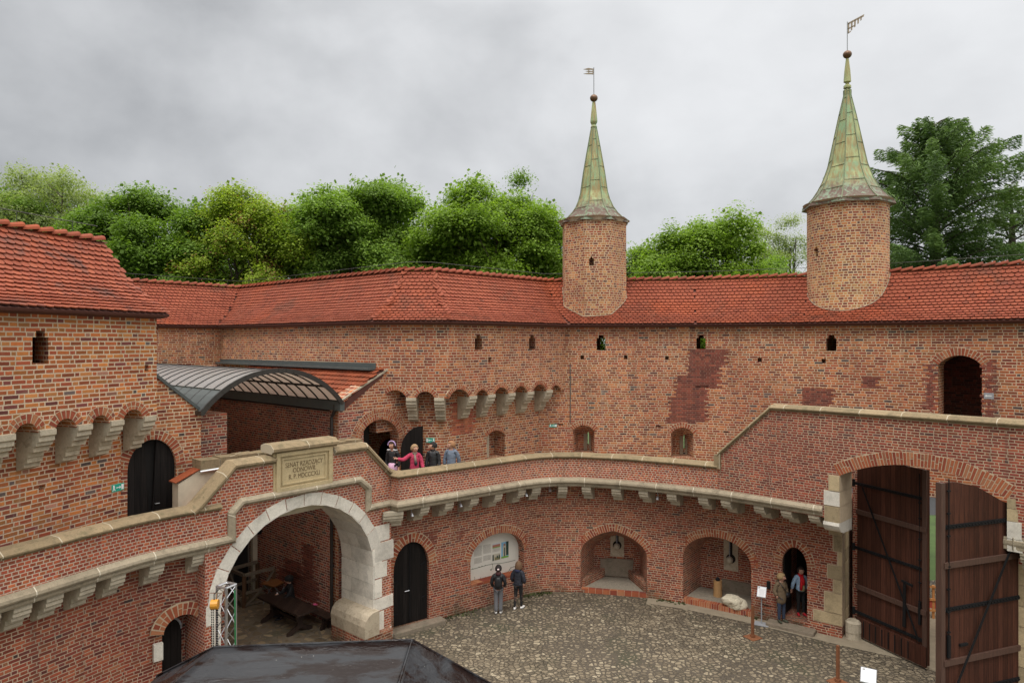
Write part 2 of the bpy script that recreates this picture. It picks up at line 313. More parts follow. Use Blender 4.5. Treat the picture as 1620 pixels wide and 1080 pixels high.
class MB:
    """collects shapes into one mesh"""
    def __init__(s): s.v = []; s.f = []; s.m = []; s.r = []; s.uv = None
    def add(s, vs, fs, mi=0, r=None):
        b = len(s.v); s.v += [tuple(x) for x in vs]
        for f in fs:
            s.f.append([b + i for i in f]); s.m.append(mi); s.r.append(random.random() if r is None else r)
    def box(s, c, size, M=None, mi=0, r=None):
        hx, hy, hz = size[0] / 2, size[1] / 2, size[2] / 2
        vs = [Vector((x * hx, y * hy, z * hz)) for z in (-1, 1) for y in (-1, 1) for x in (-1, 1)]
        if M is not None: vs = [M @ v for v in vs]
        vs = [v + Vector(c) for v in vs]
        s.add(vs, [(0, 2, 3, 1), (4, 5, 7, 6), (0, 1, 5, 4), (2, 6, 7, 3), (0, 4, 6, 2), (1, 3, 7, 5)], mi, r)
    def beam(s, a, b, w, h=None, mi=0, roll=None):
        a = Vector(a); b = Vector(b); h = h or w; d = (b - a); L = d.length; d.normalize()
        up = Vector((0, 0, 1)) if abs(d.z) < .95 else Vector((0, 1, 0)) if roll is None else roll
        x = d.cross(up).normalized(); z = x.cross(d).normalized()
        M = Matrix((x, d, z)).transposed()
        s.box((a + b) / 2, (w, L, h), M, mi)
    def tube(s, pts, r, n=8, mi=0, cap=True):
        pts = [Vector(p) for p in pts]; rr = r if isinstance(r, (list, tuple)) else [r] * len(pts)
        b = len(s.v); prev = None
        for i, p in enumerate(pts):
            d = (pts[min(i + 1, len(pts) - 1)] - pts[max(i - 1, 0)]).normalized()
            ref = Vector((0, 0, 1)) if abs(d.z) < .9 else Vector((0, 1, 0))
            x = d.cross(ref).normalized() if prev is None else (prev - d * prev.dot(d)).normalized()
            prev = x; y = d.cross(x)
            for k in range(n):
                a = 2 * math.pi * k / n; s.v.append(tuple(p + (x * math.cos(a) + y * math.sin(a)) * rr[i]))
        for i in range(len(pts) - 1):
            for k in range(n):
                q = [b + i * n + k, b + i * n + (k + 1) % n, b + (i + 1) * n + (k + 1) % n, b + (i + 1) * n + k]
                s.f.append(q); s.m.append(mi); s.r.append(.5)
        if cap:
            s.f.append([b + k for k in range(n)][::-1]); s.m.append(mi); s.r.append(.5)
            s.f.append([b + (len(pts) - 1) * n + k for k in range(n)]); s.m.append(mi); s.r.append(.5)
    def prism(s, poly, fr, y0, y1, mi=0, r=None):
        """poly: list of (s,z) in frame fr; extruded from front distance y0 to y1 (front positive)"""
        n = len(poly)
        vs = [fr.P(a, z, y1) for a, z in poly] + [fr.P(a, z, y0) for a, z in poly]
        # y1 is the front face
        fs = [list(range(n)), list(range(2 * n - 1, n - 1, -1))] + [[i, n + i, n + (i + 1) % n, (i + 1) % n] for i in range(n)]
        s.add(vs, fs, mi, r)
    def sphere(s, c, r, sc=(1, 1, 1), seg=12, rings=8, mi=0):
        b = len(s.v)
        for i in range(rings + 1):
            th = math.pi * i / rings
            for k in range(seg):
                a = 2 * math.pi * k / seg
                s.v.append((c[0] + r * sc[0] * math.sin(th) * math.cos(a), c[1] + r * sc[1] * math.sin(th) * math.sin(a), c[2] + r * sc[2] * math.cos(th)))
        for i in range(rings):
            for k in range(seg):
                s.f.append([b + i * seg + k, b + (i + 1) * seg + k, b + (i + 1) * seg + (k + 1) % seg, b + i * seg + (k + 1) % seg]); s.m.append(mi); s.r.append(.5)
    def build(s, name, mat, parent=None, smooth=False, fix=True, uv=True):
        me = bpy.data.meshes.new(name); me.from_pydata(s.v, [], s.f); me.update()
        if fix:
            bm = bmesh.new(); bm.from_mesh(me); bmesh.ops.recalc_face_normals(bm, faces=bm.faces)
            bm.to_mesh(me); bm.free()
        o = link(name, me, parent, mat)
        me.polygons.foreach_set('material_index', s.m)
        a = me.attributes.new('rnd', 'FLOAT', 'FACE'); a.data.foreach_set('value', s.r)
        if uv: box_uv(me)
        if smooth: me.polygons.foreach_set('use_smooth', [True] * len(me.polygons))
        me.update(); return o
class Frame:
    """vertical plane: origin o (x,y), tangent u, outward (front) normal n"""
    def __init__(s, a, b):
        s.o = Vector(a[:2]); d = Vector(b[:2]) - s.o; s.L = d.length; s.u = d.normalized(); s.n = Vector((s.u.y, -s.u.x))
    def P(s, a, z, out=0.0):
        q = s.o + s.u * a + s.n * out; return Vector((q.x, q.y, z))
    def px(s, x, y=None, out=0.0):
        r = (x - 810) / 1080.0
        o = s.o + s.n * out
        a = (r * o.y - o.x) / (s.u.x - r * s.u.y)
        d = (o + s.u * a).y
        if y is None: return a
        return a, CAMZ + (540 - y) / 1080.0 * d
    def shift(s, back):
        f = Frame(s.o, s.o + s.u); f.o = s.o - s.n * back; f.L = s.L; return f
    def ang(s): return math.atan2(s.u.y, s.u.x)
    def M(s):   # columns: u, back, up
        b = -s.n
        return Matrix(((s.u.x, b.x, 0), (s.u.y, b.y, 0), (0, 0, 1)))
def miter(pts, o):
    """offset polyline outward (front, right-hand side of travel) by o"""
    out = []; n = len(pts)
    P = [Vector(p[:2]) for p in pts]
    nor = []
    for i in range(n - 1):
        d = (P[i + 1] - P[i]).normalized(); nor.append(Vector((d.y, -d.x)))
    for i in range(n):
        if i == 0: q = P[0] + nor[0] * o
        elif i == n - 1: q = P[-1] + nor[-1] * o
        else:
            b = (nor[i - 1] + nor[i]); b = b / max(b.length, 1e-6); q = P[i] + b * (o / max(b.dot(nor[i]), .35))
        out.append(q)
    return out
def solid(pts, z0, z1, thick):
    zt = z1 if isinstance(z1, (list, tuple)) else [z1] * len(pts)
    zb = z0 if isinstance(z0, (list, tuple)) else [z0] * len(pts)
    F = [Vector(p[:2]) for p in pts]; B = miter(pts, -thick); n = len(pts)
    vs = []
    for i in range(n): vs += [(*F[i], zb[i]), (*F[i], zt[i]), (*B[i], zb[i]), (*B[i], zt[i])]
    fs = []
    for i in range(n - 1):
        a = 4 * i; b = a + 4
        fs += [(a, b, b + 1, a + 1), (a + 2, a + 3, b + 3, b + 2), (a + 1, b + 1, b + 3, a + 3), (a, a + 2, b + 2, b)]
    fs += [(0, 1, 3, 2), (4 * n - 4, 4 * n - 2, 4 * n - 1, 4 * n - 3)]
    return vs, fs
def arch(a0, a1, zb, zs, zc, n=14, pointed=0.0):
    """outline (s,z) counter-clockwise: bottom-left, bottom-right, right spring, arc, left spring; returns outline, arc(left->right)"""
    c = (a0 + a1) / 2; hw = (a1 - a0) / 2; arc = []
    for i in range(n + 1):
        th = math.pi * i / n
        x = -math.cos(th); k = math.sin(th)
        if pointed: k = k ** (1 - .0 * pointed) * (1 - pointed) + (1 - abs(x)) ** .8 * pointed
        arc.append((c + hw * x, zs + (zc - zs) * k))
    return [(a0, zb), (a1, zb)] + arc[::-1], arc
def segarch(a0, a1, zb, zs, zc, n=10):
    c = (a0 + a1) / 2; hw = (a1 - a0) / 2; r = zc - zs; Rr = (hw * hw + r * r) / (2 * r)
    t0 = math.asin(min(1, hw / Rr)); arc = []
    for i in range(n + 1):
        t = -t0 + 2 * t0 * i / n; arc.append((c + Rr * math.sin(t), zs + r - Rr + Rr * math.cos(t)))
    return [(a0, zb), (a1, zb)] + arc[::-1], arc
def clean(poly):
    out = []
    for p in poly:
        if not out or abs(p[0] - out[-1][0]) + abs(p[1] - out[-1][1]) > 1e-4: out.append(p)
    if abs(out[0][0] - out[-1][0]) + abs(out[0][1] - out[-1][1]) < 1e-4: out.pop()
    return out
DG = None
def boolcut(o, cutters, op='DIFFERENCE'):
    """cut with one closed mesh at a time, keep plain meshes"""
    co = []
    for c in cutters:
        me = bpy.data.meshes.new('tmp'); me.from_pydata([tuple(v) for v in c[0]], [], [list(f) for f in c[1]])
        bm = bmesh.new(); bm.from_mesh(me); bmesh.ops.recalc_face_normals(bm, faces=bm.faces); bm.to_mesh(me); bm.free()
        k = bpy.data.objects.new('tmp', me); COL.objects.link(k); co.append(k)
        m = o.modifiers.new('b', 'BOOLEAN'); m.operation = op; m.object = k; m.solver = 'EXACT'
    dg = bpy.context.evaluated_depsgraph_get(); dg.update()
    me = bpy.data.meshes.new_from_object(o.evaluated_get(dg), depsgraph=dg)
    o.modifiers.clear(); old = o.data; o.data = me; bpy.data.meshes.remove(old)
    for k in co:
        m = k.data; bpy.data.objects.remove(k); bpy.data.meshes.remove(m)
    box_uv(o.data)
def cutter(poly, fr, depth, front=.6, splay=1.0, zsplay=None):
    poly = clean(poly); n = len(poly)
    ca = (min(p[0] for p in poly) + max(p[0] for p in poly)) / 2
    def back(p):
        return ca + (p[0] - ca) * splay, p[1] if zsplay is None else zsplay + (p[1] - zsplay) * splay
    k = 1 + (1 - splay) * front / depth
    def frt(p): return ca + (p[0] - ca) * k, p[1] if zsplay is None else zsplay + (p[1] - zsplay) * k
    vs = [fr.P(*frt(p), front) for p in poly] + [fr.P(*back(p), -depth) for p in poly]
    fs = [list(range(n)), list(range(2 * n - 1, n - 1, -1))] + [[i, n + i, n + (i + 1) % n, (i + 1) % n] for i in range(n)]
    return vs, fs
def wall(name, pts, z0, z1, thick, mat, parent, cuts=()):
    mb = MB(); vs, fs = solid(pts, z0, z1, thick); mb.add(vs, fs)
    o = mb.build(name, mat, parent)
    if cuts: boolcut(o, list(cuts))
    return o
def resample(pts, n):
    P = [Vector((p[0], p[1])) for p in pts]; L = [0]
    for i in range(len(P) - 1): L.append(L[-1] + (P[i + 1] - P[i]).length)
    out = []; j = 0
    for k in range(n + 1):
        t = L[-1] * k / n
        while j < len(P) - 2 and L[j + 1] < t: j += 1
        f = (t - L[j]) / max(L[j + 1] - L[j], 1e-6); q = P[j].lerp(P[j + 1], f); d = (P[j + 1] - P[j]).normalized()
        out.append((q, Vector((-d.y, d.x))))
    return out, L[-1]
def surround(arc, fr, w, parent, name='arch_surround', bw=.085, proud=.012, mats=None, base=True, label=None):
    """ring of voussoirs over an arch, arc given left->right; each brick is modelled"""
    L = resample(arc, 4)[1]; n = max(3, int(L / bw)); rs, _ = resample(arc, n)
    # smooth normals
    nn = []
    for i in range(n + 1):
        a = rs[max(i - 1, 0)][1]; b = rs[i][1]; c = rs[min(i + 1, n)][1]; nn.append((a + b + c).normalized())
    mb = MB()
    for i in range(n):
        p, q = rs[i][0], rs[i + 1][0]; pn, qn = nn[i], nn[i + 1]
        g = .13 if mats is None else .02
        a0 = p.lerp(q, g); a1 = q.lerp(p, g); n0 = pn.lerp(qn, g); n1 = qn.lerp(pn, g)
        ww = w * random.uniform(.93, 1.04); pr = proud + random.uniform(-.003, .004)
        if mats is None and random.random() < .55:      # two headers instead of one long brick
            h = ww * random.choice((.45, .52, .6))
            for (lo, hi) in ((0.004, h - .012), (h + .012, ww)):
                mb.prism([a0 + n0 * lo, a1 + n1 * lo, a1 + n1 * hi, a0 + n0 * hi], fr, -.05, pr, 0)
        else:
            mb.prism([a0 + n0 * .004, a1 + n1 * .004, a1 + n1 * ww, a0 + n0 * ww], fr, -.05, pr, 0)
    if base:
        for i in range(n):
            p, q = rs[i][0], rs[i + 1][0]
            mb.prism([p + nn[i] * .002, q + nn[i + 1] * .002, q + nn[i + 1] * (w + .012), p + nn[i] * (w + .012)], fr, -.04, proud * .35, 1)
    o = mb.build(name, mats or [VOU, MORT], parent)
    if label: o['label'] = label
    return o
def sweep(name, pts, prof, mat, parent, zs=None):
    """sweep closed profile [(out,z)] along plan polyline, mitred; u = running length"""
    lines = [miter(pts, o) for o, z in prof]; n = len(pts); m = len(prof)
    if zs is None: zs = [0] * n
    vs = []; fs = []; us = []
    L = [0]
    for i in range(n - 1): L.append(L[-1] + (Vector(pts[i + 1][:2]) - Vector(pts[i][:2])).length)
    for i in range(n):
        for j in range(m): vs.append((lines[j][i].x, lines[j][i].y, prof[j][1] + zs[i]))
    for i in range(n - 1):
        for j in range(m):
            fs.append([i * m + j, i * m + (j + 1) % m, (i + 1) * m + (j + 1) % m, (i + 1) * m + j])
    fs.append(list(range(m))); fs.append([(n - 1) * m + j for j in range(m)][::-1])
    me = bpy.data.meshes.new(name); me.from_pydata(vs, [], fs); me.update()
    bm = bmesh.new(); bm.from_mesh(me); bmesh.ops.recalc_face_normals(bm, faces=bm.faces); bm.to_mesh(me); bm.free()
    uvl = me.uv_layers.new(name='UVMap').data
    for lp in me.loops:
        i, j = divmod(lp.vertex_index, m); uvl[lp.index].uv = (L[i], j * .1)
    return link(name, me, parent, mat)
def sweep_elev(name, path, fr, prof, mat, parent):
    """sweep profile [(out, perp)] along a path (s,z) in the wall plane; perp measured to the left of travel (up when going right)"""
    P = [Vector(p) for p in path]; n = len(P); m = len(prof); nor = []
    for i in range(n - 1):
        d = (P[i + 1] - P[i]).normalized(); nor.append(Vector((-d.y, d.x)))
    L = [0]
    for i in range(n - 1): L.append(L[-1] + (P[i + 1] - P[i]).length)
    vs = []
    for i in range(n):
        b = nor[0] if i == 0 else nor[-1] if i == n - 1 else (nor[i - 1] + nor[i]).normalized()
        k = 1 / max(b.dot(nor[min(i, n - 2)]), .4)
        for o, q in prof:
            c = P[i] + b * (q * k); vs.append(fr.P(c.x, c.y, o))
    fs = [[i * m + j, i * m + (j + 1) % m, (i + 1) * m + (j + 1) % m, (i + 1) * m + j] for i in range(n - 1) for j in range(m)]
    fs.append(list(range(m))); fs.append([(n - 1) * m + j for j in range(m)][::-1])
    me = bpy.data.meshes.new(name); me.from_pydata([tuple(v) for v in vs], [], fs); me.update()
    bm = bmesh.new(); bm.from_mesh(me); bmesh.ops.recalc_face_normals(bm, faces=bm.faces); bm.to_mesh(me); bm.free()
    uvl = me.uv_layers.new(name='UVMap').data
    for lp in me.loops:
        i, j = divmod(lp.vertex_index, m); uvl[lp.index].uv = (L[i], j * .1)
    return link(name, me, parent, mat)
def corbel(c, n, width, prof, mat, parent, name='corbel'):
    """c: plan point on the back wall face; n: outward; prof [(out,z)] polygon"""
    n = Vector(n).normalized(); t = Vector((-n.y, n.x)); c = Vector(c)
    vs = []
    for sgn in (-.5, .5):
        for o, z in prof:
            q = c + n * o + t * (width * sgn); vs.append((q.x, q.y, z))
    m = len(prof)
    fs = [list(range(m)), list(range(2 * m - 1, m - 1, -1))] + [[i, m + i, m + (i + 1) % m, (i + 1) % m] for i in range(m)]
    mb = MB(); mb.add(vs, fs); return mb.build(name, mat, parent)
def frames(pts): return [Frame(pts[i], pts[i + 1]) for i in range(len(pts) - 1)]
def at_px(frs, x):
    """frame of a polyline hit by pixel column x, with s on it"""
    best = None
    for f in frs:
        a = f.px(x)
        if -1e-6 <= a <= f.L + 1e-6 and f.P(a, 0).y > 0: return f, a
        dd = min(abs(a), abs(a - f.L))
        if best is None or dd < best[0]: best = (dd, f, a)
    return best[1], best[2]
# ============================================================= plan (metres; camera stands at 0,0 looking +Y)
AB = Frame((-7.454, 17.2), (-7.454 + .654 * 6, 17.2 + .757 * 6))          # face of the bridge arch
def PA(s, t): q = AB.P(s, 0, -t); return (q.x, q.y)
UE = [(-16.67, 27.6), (-13.4, 31.4), (-4.75, 23.9)]                        # upper walls of the neck
UA = [(-4.75, 23.9), (-2.2, 23.9), (2.2, 28.3)]                            # wall on machicolation
UC = [(2.2, 28.3), (7.41, 27.6), (11.16, 26.2), (13.95, 24.3), (16.5, 22.0), (18.6, 19.6), (19.8, 17.4)]
PR = [(-3.80, 21.42), (-3.52, 21.14), (.45, 24.33), (1.0, 24.66), (1.6, 24.84), (2.4, 24.85), (4.0, 24.35), (5.6, 23.55), (6.87, 22.8)]
PG = [(6.87, 22.8), (8.2, 21.62), (9.47, 20.45), (12.53, 17.35), (14.2, 15.6)]
LW = [(-4.15, 21.86), (.45, 25.24), (.95, 25.52), (1.6, 25.65), (2.4, 25.62), (3.8, 25.4), (5.0, 25.05), (6.3, 24.5), (8.2, 23.3), (10.45, 21.62)]
LW2 = [(13.15, 17.85), (15.3, 15.6)]
PL = [(-11.2, 10.2), (-10.75, 11.3), (-10.35, 12.3), (-9.95, 13.2), (-9.45, 14.2), (-9.05, 15.05), (-8.65, 15.8), (-8.1, 16.5), (-7.46, 17.18)]
LL = [tuple(p) for p in miter(PL, -.62)]; LL[-1] = tuple(PA(-.02, .35))
TU = [(-11.3, 10.72), (-9.19, 17.66)]
TUn = Vector((.957, -.291))
TLo = [(-12.05, 10.5), (-9.96, 17.38)]
# ============================================================= ground
def sheet(name, pts, z, mat, kind='structure'):
    mb = MB(); mb.add([(p[0], p[1], z) for p in pts], [list(range(len(pts)))])
    o = mb.build(name, mat, fix=False)
    if o.data.polygons[0].normal.z < 0: o.data.flip_normals()
    return tag(o, kind=kind)
def cobbles(name='cobblestones', SCL=7.6, K=(1, 1, 1), soilk=1.0):
    m, t, b, o = newmat(name)
    oc = N(t, 'ShaderNodeTexCoord').outputs['Object']
    wv = N(t, 'ShaderNodeTexNoise', ins={'Vector': oc, 'Scale': 3.5, 'Detail': 2.0}).outputs['Color']
    v = mix(t, .13, oc, wv)
    ve = N(t, 'ShaderNodeTexVoronoi', feature='DISTANCE_TO_EDGE', ins={'Vector': v, 'Scale': SCL, 'Randomness': .95}).outputs['Distance']
    vc = N(t, 'ShaderNodeTexVoronoi', feature='F1', ins={'Vector': v, 'Scale': SCL, 'Randomness': .95}).outputs['Color']
    vs_ = N(t, 'ShaderNodeSeparateColor', ins={0: vc})
    sc = ramp(t, vs_.outputs[0], [(p_, (c_[0] * K[0], c_[1] * K[1], c_[2] * K[2])) for p_, c_ in [(0, (.12, .098, .068)), (.3, (.19, .155, .108)), (.6, (.255, .21, .148)), (.9, (.34, .285, .205)), (1, (.44, .38, .28))]])
    sc = mix(t, 1.0, sc, mth(t, 'MULTIPLY_ADD', noise_t(t, oc, 20, 4, .7), .9, .55), 'MULTIPLY')
    big = noise_t(t, oc, .28, 4, .6, .3)
    # earth fills the joints, wide in worn patches
    wdt = N(t, 'ShaderNodeMapRange', ins={0: big, 1: .4, 2: .66, 3: .03, 4: .22}).outputs[0]
    e = mth(t, 'ADD', ve, mth(t, 'MULTIPLY_ADD', noise_t(t, oc, 12, 3), .12, -.06))
    mk = N(t, 'ShaderNodeMapRange', ins={0: mth(t, 'SUBTRACT', e, wdt), 1: -.012, 2: .018}).outputs[0]
    sc = mix(t, 1.0, sc, (.80, .775, .73), 'MULTIPLY')
    soil = mix(t, noise_t(t, oc, 1.6, 5, .6), [x_ * soilk for x_ in (.055, .044, .031)], [x_ * soilk for x_ in (.11, .088, .062)])
    soil = mix(t, mth(t, 'MULTIPLY', ramp(t, noise_t(t, oc, .7, 5, .65), [(.52, 0), (.66, 1)]), .5), soil, (.045, .055, .022))
    c = mix(t, mk, soil, sc)
    c = mix(t, 1.0, c, mth(t, 'MULTIPLY_ADD', noise_t(t, oc, .5, 4), .7, .62), 'MULTIPLY')
    h = mth(t, 'MULTIPLY', mth(t, 'MINIMUM', ve, .16), mth(t, 'MULTIPLY_ADD', vs_.outputs[1], 5, 3))
    setc(t, b, c, .8, mth(t, 'ADD', mth(t, 'MULTIPLY', h, mk), mth(t, 'MULTIPLY', noise_t(t, oc, 25, 3), .25)), .9, .06)
    return m
COB = cobbles()
COB2 = cobbles('passage_paving', 4.2, (1.35, 1.25, 1.12), 2.6)
FLAG = brick_mat('sandy_flags', [(0, (.42, .34, .24)), (.3, (.50, .42, .30)), (.6, (.35, .29, .20)), (.85, (.55, .46, .34))], (.30, .25, .18), L=.42, H=.3, row=.33, mt=.03, wob=.14, stain=.3)
GRASS = simple('grass_ground', (.06, .10, .025), .95, var=.5, scale=.9, bump=.5)
sheet('ground', [(-400, -60), (400, -60), (400, 700), (-400, 700)], -.26, GRASS)
sheet('courtyard', [(-11.5, 8), (-11, 15), (-7.7, 17.6), (-3.5, 22.8), (2, 26.8), (7, 25.6), (10.3, 23.4), (12.4, 26.5), (17.6, 27.0), (18.5, 23.0), (15.2, 17), (15, 10), (12, -6), (-11, -6)], 0, COB)
sheet('passage_floor', [PA(-.9, .25), PA(5.4, .25), PA(5.4, 11), PA(-.9, 11)], .004, COB2)
PAV = simple('trodden_margin', (.27, .225, .16), .9, var=.35, scale=3, bump=.3)
_m = miter(LW, .55)
sheet('path', [(p.x, p.y) for p in _m[6:]] + [(11.6, 20.2), (12.6, 18.6), (13.6, 18.2), (15, 25), (12.5, 25), (10.6, 21.9)] + [tuple(p) for p in miter(LW, -.1)[6:-1]][::-1], .006, PAV)

# ============================================================= ring wall with its tiled roof
PROF = [(.30, 10.12), (-.31, 10.43), (-.83, 10.80), (-1.14, 11.07), (-1.38, 11.37), (-1.66, 11.69), (-1.95, 12.08)]
def prof_at(prof, d):
    for i in range(len(prof) - 1):
        L = math.hypot(prof[i + 1][0] - prof[i][0], prof[i + 1][1] - prof[i][1])
        if d <= L: f = d / L; return (prof[i][0] + (prof[i + 1][0] - prof[i][0]) * f, prof[i][1] + (prof[i + 1][1] - prof[i][1]) * f)
        d -= L
    return prof[-1]
def proflen(prof): return sum(math.hypot(prof[i + 1][0] - prof[i][0], prof[i + 1][1] - prof[i][1]) for i in range(len(prof) - 1))
def tile_roof(name, pts, prof, mat, parent, w=.185, expo=.188, skip=None, tl=1.22, segs=None):
    PLn = proflen(prof); rows = int(PLn / expo)
    V = []; F = []; RN = []
    n = len(pts)
    for r in range(rows + 1):
        d0 = r * expo - .02; d1 = min(d0 + expo * tl, PLn)
        if d1 - d0 < .05: continue
        o0, z0 = prof_at(prof, max(d0, 0)); o1, z1 = prof_at(prof, d1)
        if d0 < 0: o0 += .015; z0 -= .01
        l0 = miter(pts, o0); l1 = miter(pts, o1)
        for i in (segs if segs is not None else range(n - 1)):
            base = Vector(pts[i][:2]); t = (Vector(pts[i + 1][:2]) - base).normalized(); nn = Vector((t.y, -t.x))
            a0 = (l0[i] - base).dot(t); a1 = (l0[i + 1] - base).dot(t)
            off = (.5 if r % 2 else 0) * w + i * .05
            k0 = math.floor((a0 - off) / w) - 1; k1 = math.ceil((a1 - off) / w) + 1
            for k in range(k0, k1):
                c = off + (k + .5) * w
                if c < a0 - w * .22 or c > a1 + w * .22: continue
                g = w * .478; lift = .046 + random.uniform(-.006, .010); jj = random.uniform(-.004, .004)
                sl = Vector((o1 - o0, z1 - z0)); nl = sl.length; pn = Vector((-sl.y, sl.x)) / nl   # perp (out,z)
                if pn.y < 0: pn = -pn
                low = [(-g, .46), (-g * .88, .20), (-g * .52, .045), (0, 0.0), (g * .52, .045), (g * .88, .20), (g, .46)]
                b = len(V)
                for th in (0, -.03):
                    for (x, f) in low:
                        f2 = f * .9
                        o = o0 + (o1 - o0) * f2; z = z0 + (z1 - z0) * f2
                        o += pn.x * (lift * (1 - f2) + .006 + th); z += pn.y * (lift * (1 - f2) + .006 + th)
                        q = base + t * (c + x + jj) + nn * o; V.append((q.x, q.y, z))
                for x in (-g, g):
                    q = base + t * (c + x + jj) + nn * (o1 + pn.x * .004); V.append((q.x, q.y, z1 + pn.y * .004))
                F.append([b + 14] + [b + j for j in range(7)] + [b + 15]); rr = random.random() * .8 + .1 * math.sin(c * .7) + .1
                RN.append(rr)
                for j in range(6): F.append([b + j, b + 7 + j, b + 8 + j, b + 1 + j]); RN.append(rr)
    me = bpy.data.meshes.new(name); me.from_pydata(V, [], F); me.update()
    a = me.attributes.new('rnd', 'FLOAT', 'FACE'); a.data.foreach_set('value', RN)
    if me.polygons[0].normal.z < 0: me.flip_normals()
    box_uv(me)
    return link(name, me, parent, mat)
def ridge(name, pts, off, z, mat, parent, step=.36):
    ln = miter(pts, off); mb = MB()
    for i in range(len(ln) - 1):
        d = ln[i + 1] - ln[i]; L = d.length; d.normalize(); n_ = max(1, round(L / step)); s = L / n_
        nn = Vector((d.y, -d.x))
        for k in range(n_):
            p = ln[i] + d * (k * s); r = random.random()
            vs = []
            for (u, hh, ww) in ((-.03, .015, .105), (s * 1.02, .085, .135)):
                for a in range(7):
                    an = math.pi * a / 6; q = p + d * u + nn * (math.cos(an) * ww)
                    vs.append((q.x, q.y, z + hh - .06 + math.sin(an) * ww * .9))
            fs = [(a, a + 1, a + 8, a + 7) for a in range(6)] + [tuple(range(7)), tuple(range(13, 6, -1))]
            mb.add(vs, fs, 0, r)
    return mb.build(name, mat, parent)
def roof_base(pts, parent, prof=PROF, back=(-3.95, 10.15), name='roof'):
    pr = [(o, z - .035) for o, z in prof] + [back, (back[0], back[1] - .12), (.0, 9.98), (.27, 10.03)]
    return sweep(name, pts, pr, ROOFB, parent)
def wire(pts, off, z, parent):
    mb = MB(); l = miter(pts, off); mb.tube([(p.x, p.y, z) for p in l], .009, 4)
    for i in range(len(l) - 1):
        d = l[i + 1] - l[i]
        for k in range(int(d.length / 1.3)):
            q = l[i] + d * ((k + .5) / max(1, int(d.length / 1.3))); mb.tube([(q.x, q.y, z - .3), (q.x, q.y, z)], .008, 4)
    return mb.build('lightning_wire', STEEL, parent)

RING = thing('ring_wall', 'long curved brick wall with loopholes under a red tiled roof, running behind both turrets', 'wall', (2, 28, 0))
NECK = thing('gatehouse_passage', 'brick passage walls and low tiled lean-to roof under and beside the glazed canopy', 'gatehouse', (-9, 23, 0))
def loop(fr, x, yt=530, yb=553, w=.34, depth=.55, notch=.12):
    a, zt = fr.px(x, yt); _, zb = fr.px(x, yb)
    return clean([(a - w / 2, zb), (a + w / 2, zb), (a + w / 2, zt - notch), (a + .1, zt - notch), (a + .1, zt), (a - .1, zt), (a - .1, zt - notch), (a - w / 2, zt - notch)])
def sq(fr, x, y, w=.15, h=.16):
    a, z = fr.px(x, y); return [(a - w / 2, z - h / 2), (a + w / 2, z - h / 2), (a + w / 2, z + h / 2), (a - w / 2, z + h / 2)]
fC = frames(UC)
def fc(x): return at_px(fC, x)[0]
cuts = []
SUR = []
for x, d in ((951, 1.4), (1109, 1.4), (1315, 1.4)):
    f = fc(x); cuts.append(cutter(loop(f, x, 530, 554 if x < 1300 else 555, .36), f, d, front=.15, splay=1.5))
for x, y in ((921, 565), (990, 565), (1055, 566), (1202, 569), (1303, 571)):
    f = fc(x); cuts.append(cutter(sq(f, x, y), f, .3))
for x, y in ((887.5, 671), (1041.5, 674), (1148.5, 683)):
    f = fc(x); cuts.append(cutter(sq(f, x, y, .2, .07), f, .12))
# niches of the gallery
NI = []
for x0, x1, yb, ys, yc in ((906.5, 940.5, 717, 681, 672.5), (1061.5, 1097, 724, 686, 676)):
    f = fc((x0 + x1) / 2); a0 = f.px(x0); a1 = f.px(x1); am, zc = f.px((x0 + x1) / 2, yc); _, zs = f.px((x0 + x1) / 2, ys); _, zb = f.px((x0 + x1) / 2, yb)
    ol, arc = segarch(a0, a1, zb, zs, zc, 8); cuts.append(cutter(ol, f, .78, splay=.62, zsplay=zb)); SUR.append((arc, f, .2)); NI.append((f, (a0 + a1) / 2, zb, zc))
    # narrow slot to the outside
    c0 = (a0 + a1) / 2 + .17; cuts.append(cutter([(c0 - .03, zb + .25), (c0 + .03, zb + .25), (c0 + .03, zc - .35), (c0 - .03, zc - .35)], f, 1.6))
# upper doorway over the gate
fD = fc(1520); a0 = fD.px(1484); a1 = fD.px(1553.5); am, zc = fD.px(1518, 562); _, zs = fD.px(1518, 578); zbD = 6.45
ol, arc = segarch(a0, a1, zbD, zs, zc, 10)
DOORUP = (a0, a1, zbD, zs, zc)
cuts.append(cutter(ol, fD, 1.2)); SUR.append((arc, fD, .26))
wallC = wall('curtain_wall', [(1.0, 28.12)] + UC, 4.0, 10.12, 1.0, BR, RING, cuts)
for arc_, f, w_ in SUR: surround(arc_, f, w_, RING)
for f_, c_, zb_, zc_ in NI:
    for s0_, s1_ in ((-.02, .12), (.22, .34)):
        mb = MB(); mb.prism([(c_ + s0_, zb_ + .02), (c_ + s1_, zb_ + .02), (c_ + s1_, zc_ - .12), (c_ + s0_, zc_ - .12)], f_, -.80, -.72); mb.build('slot_jamb', STRG, RING)
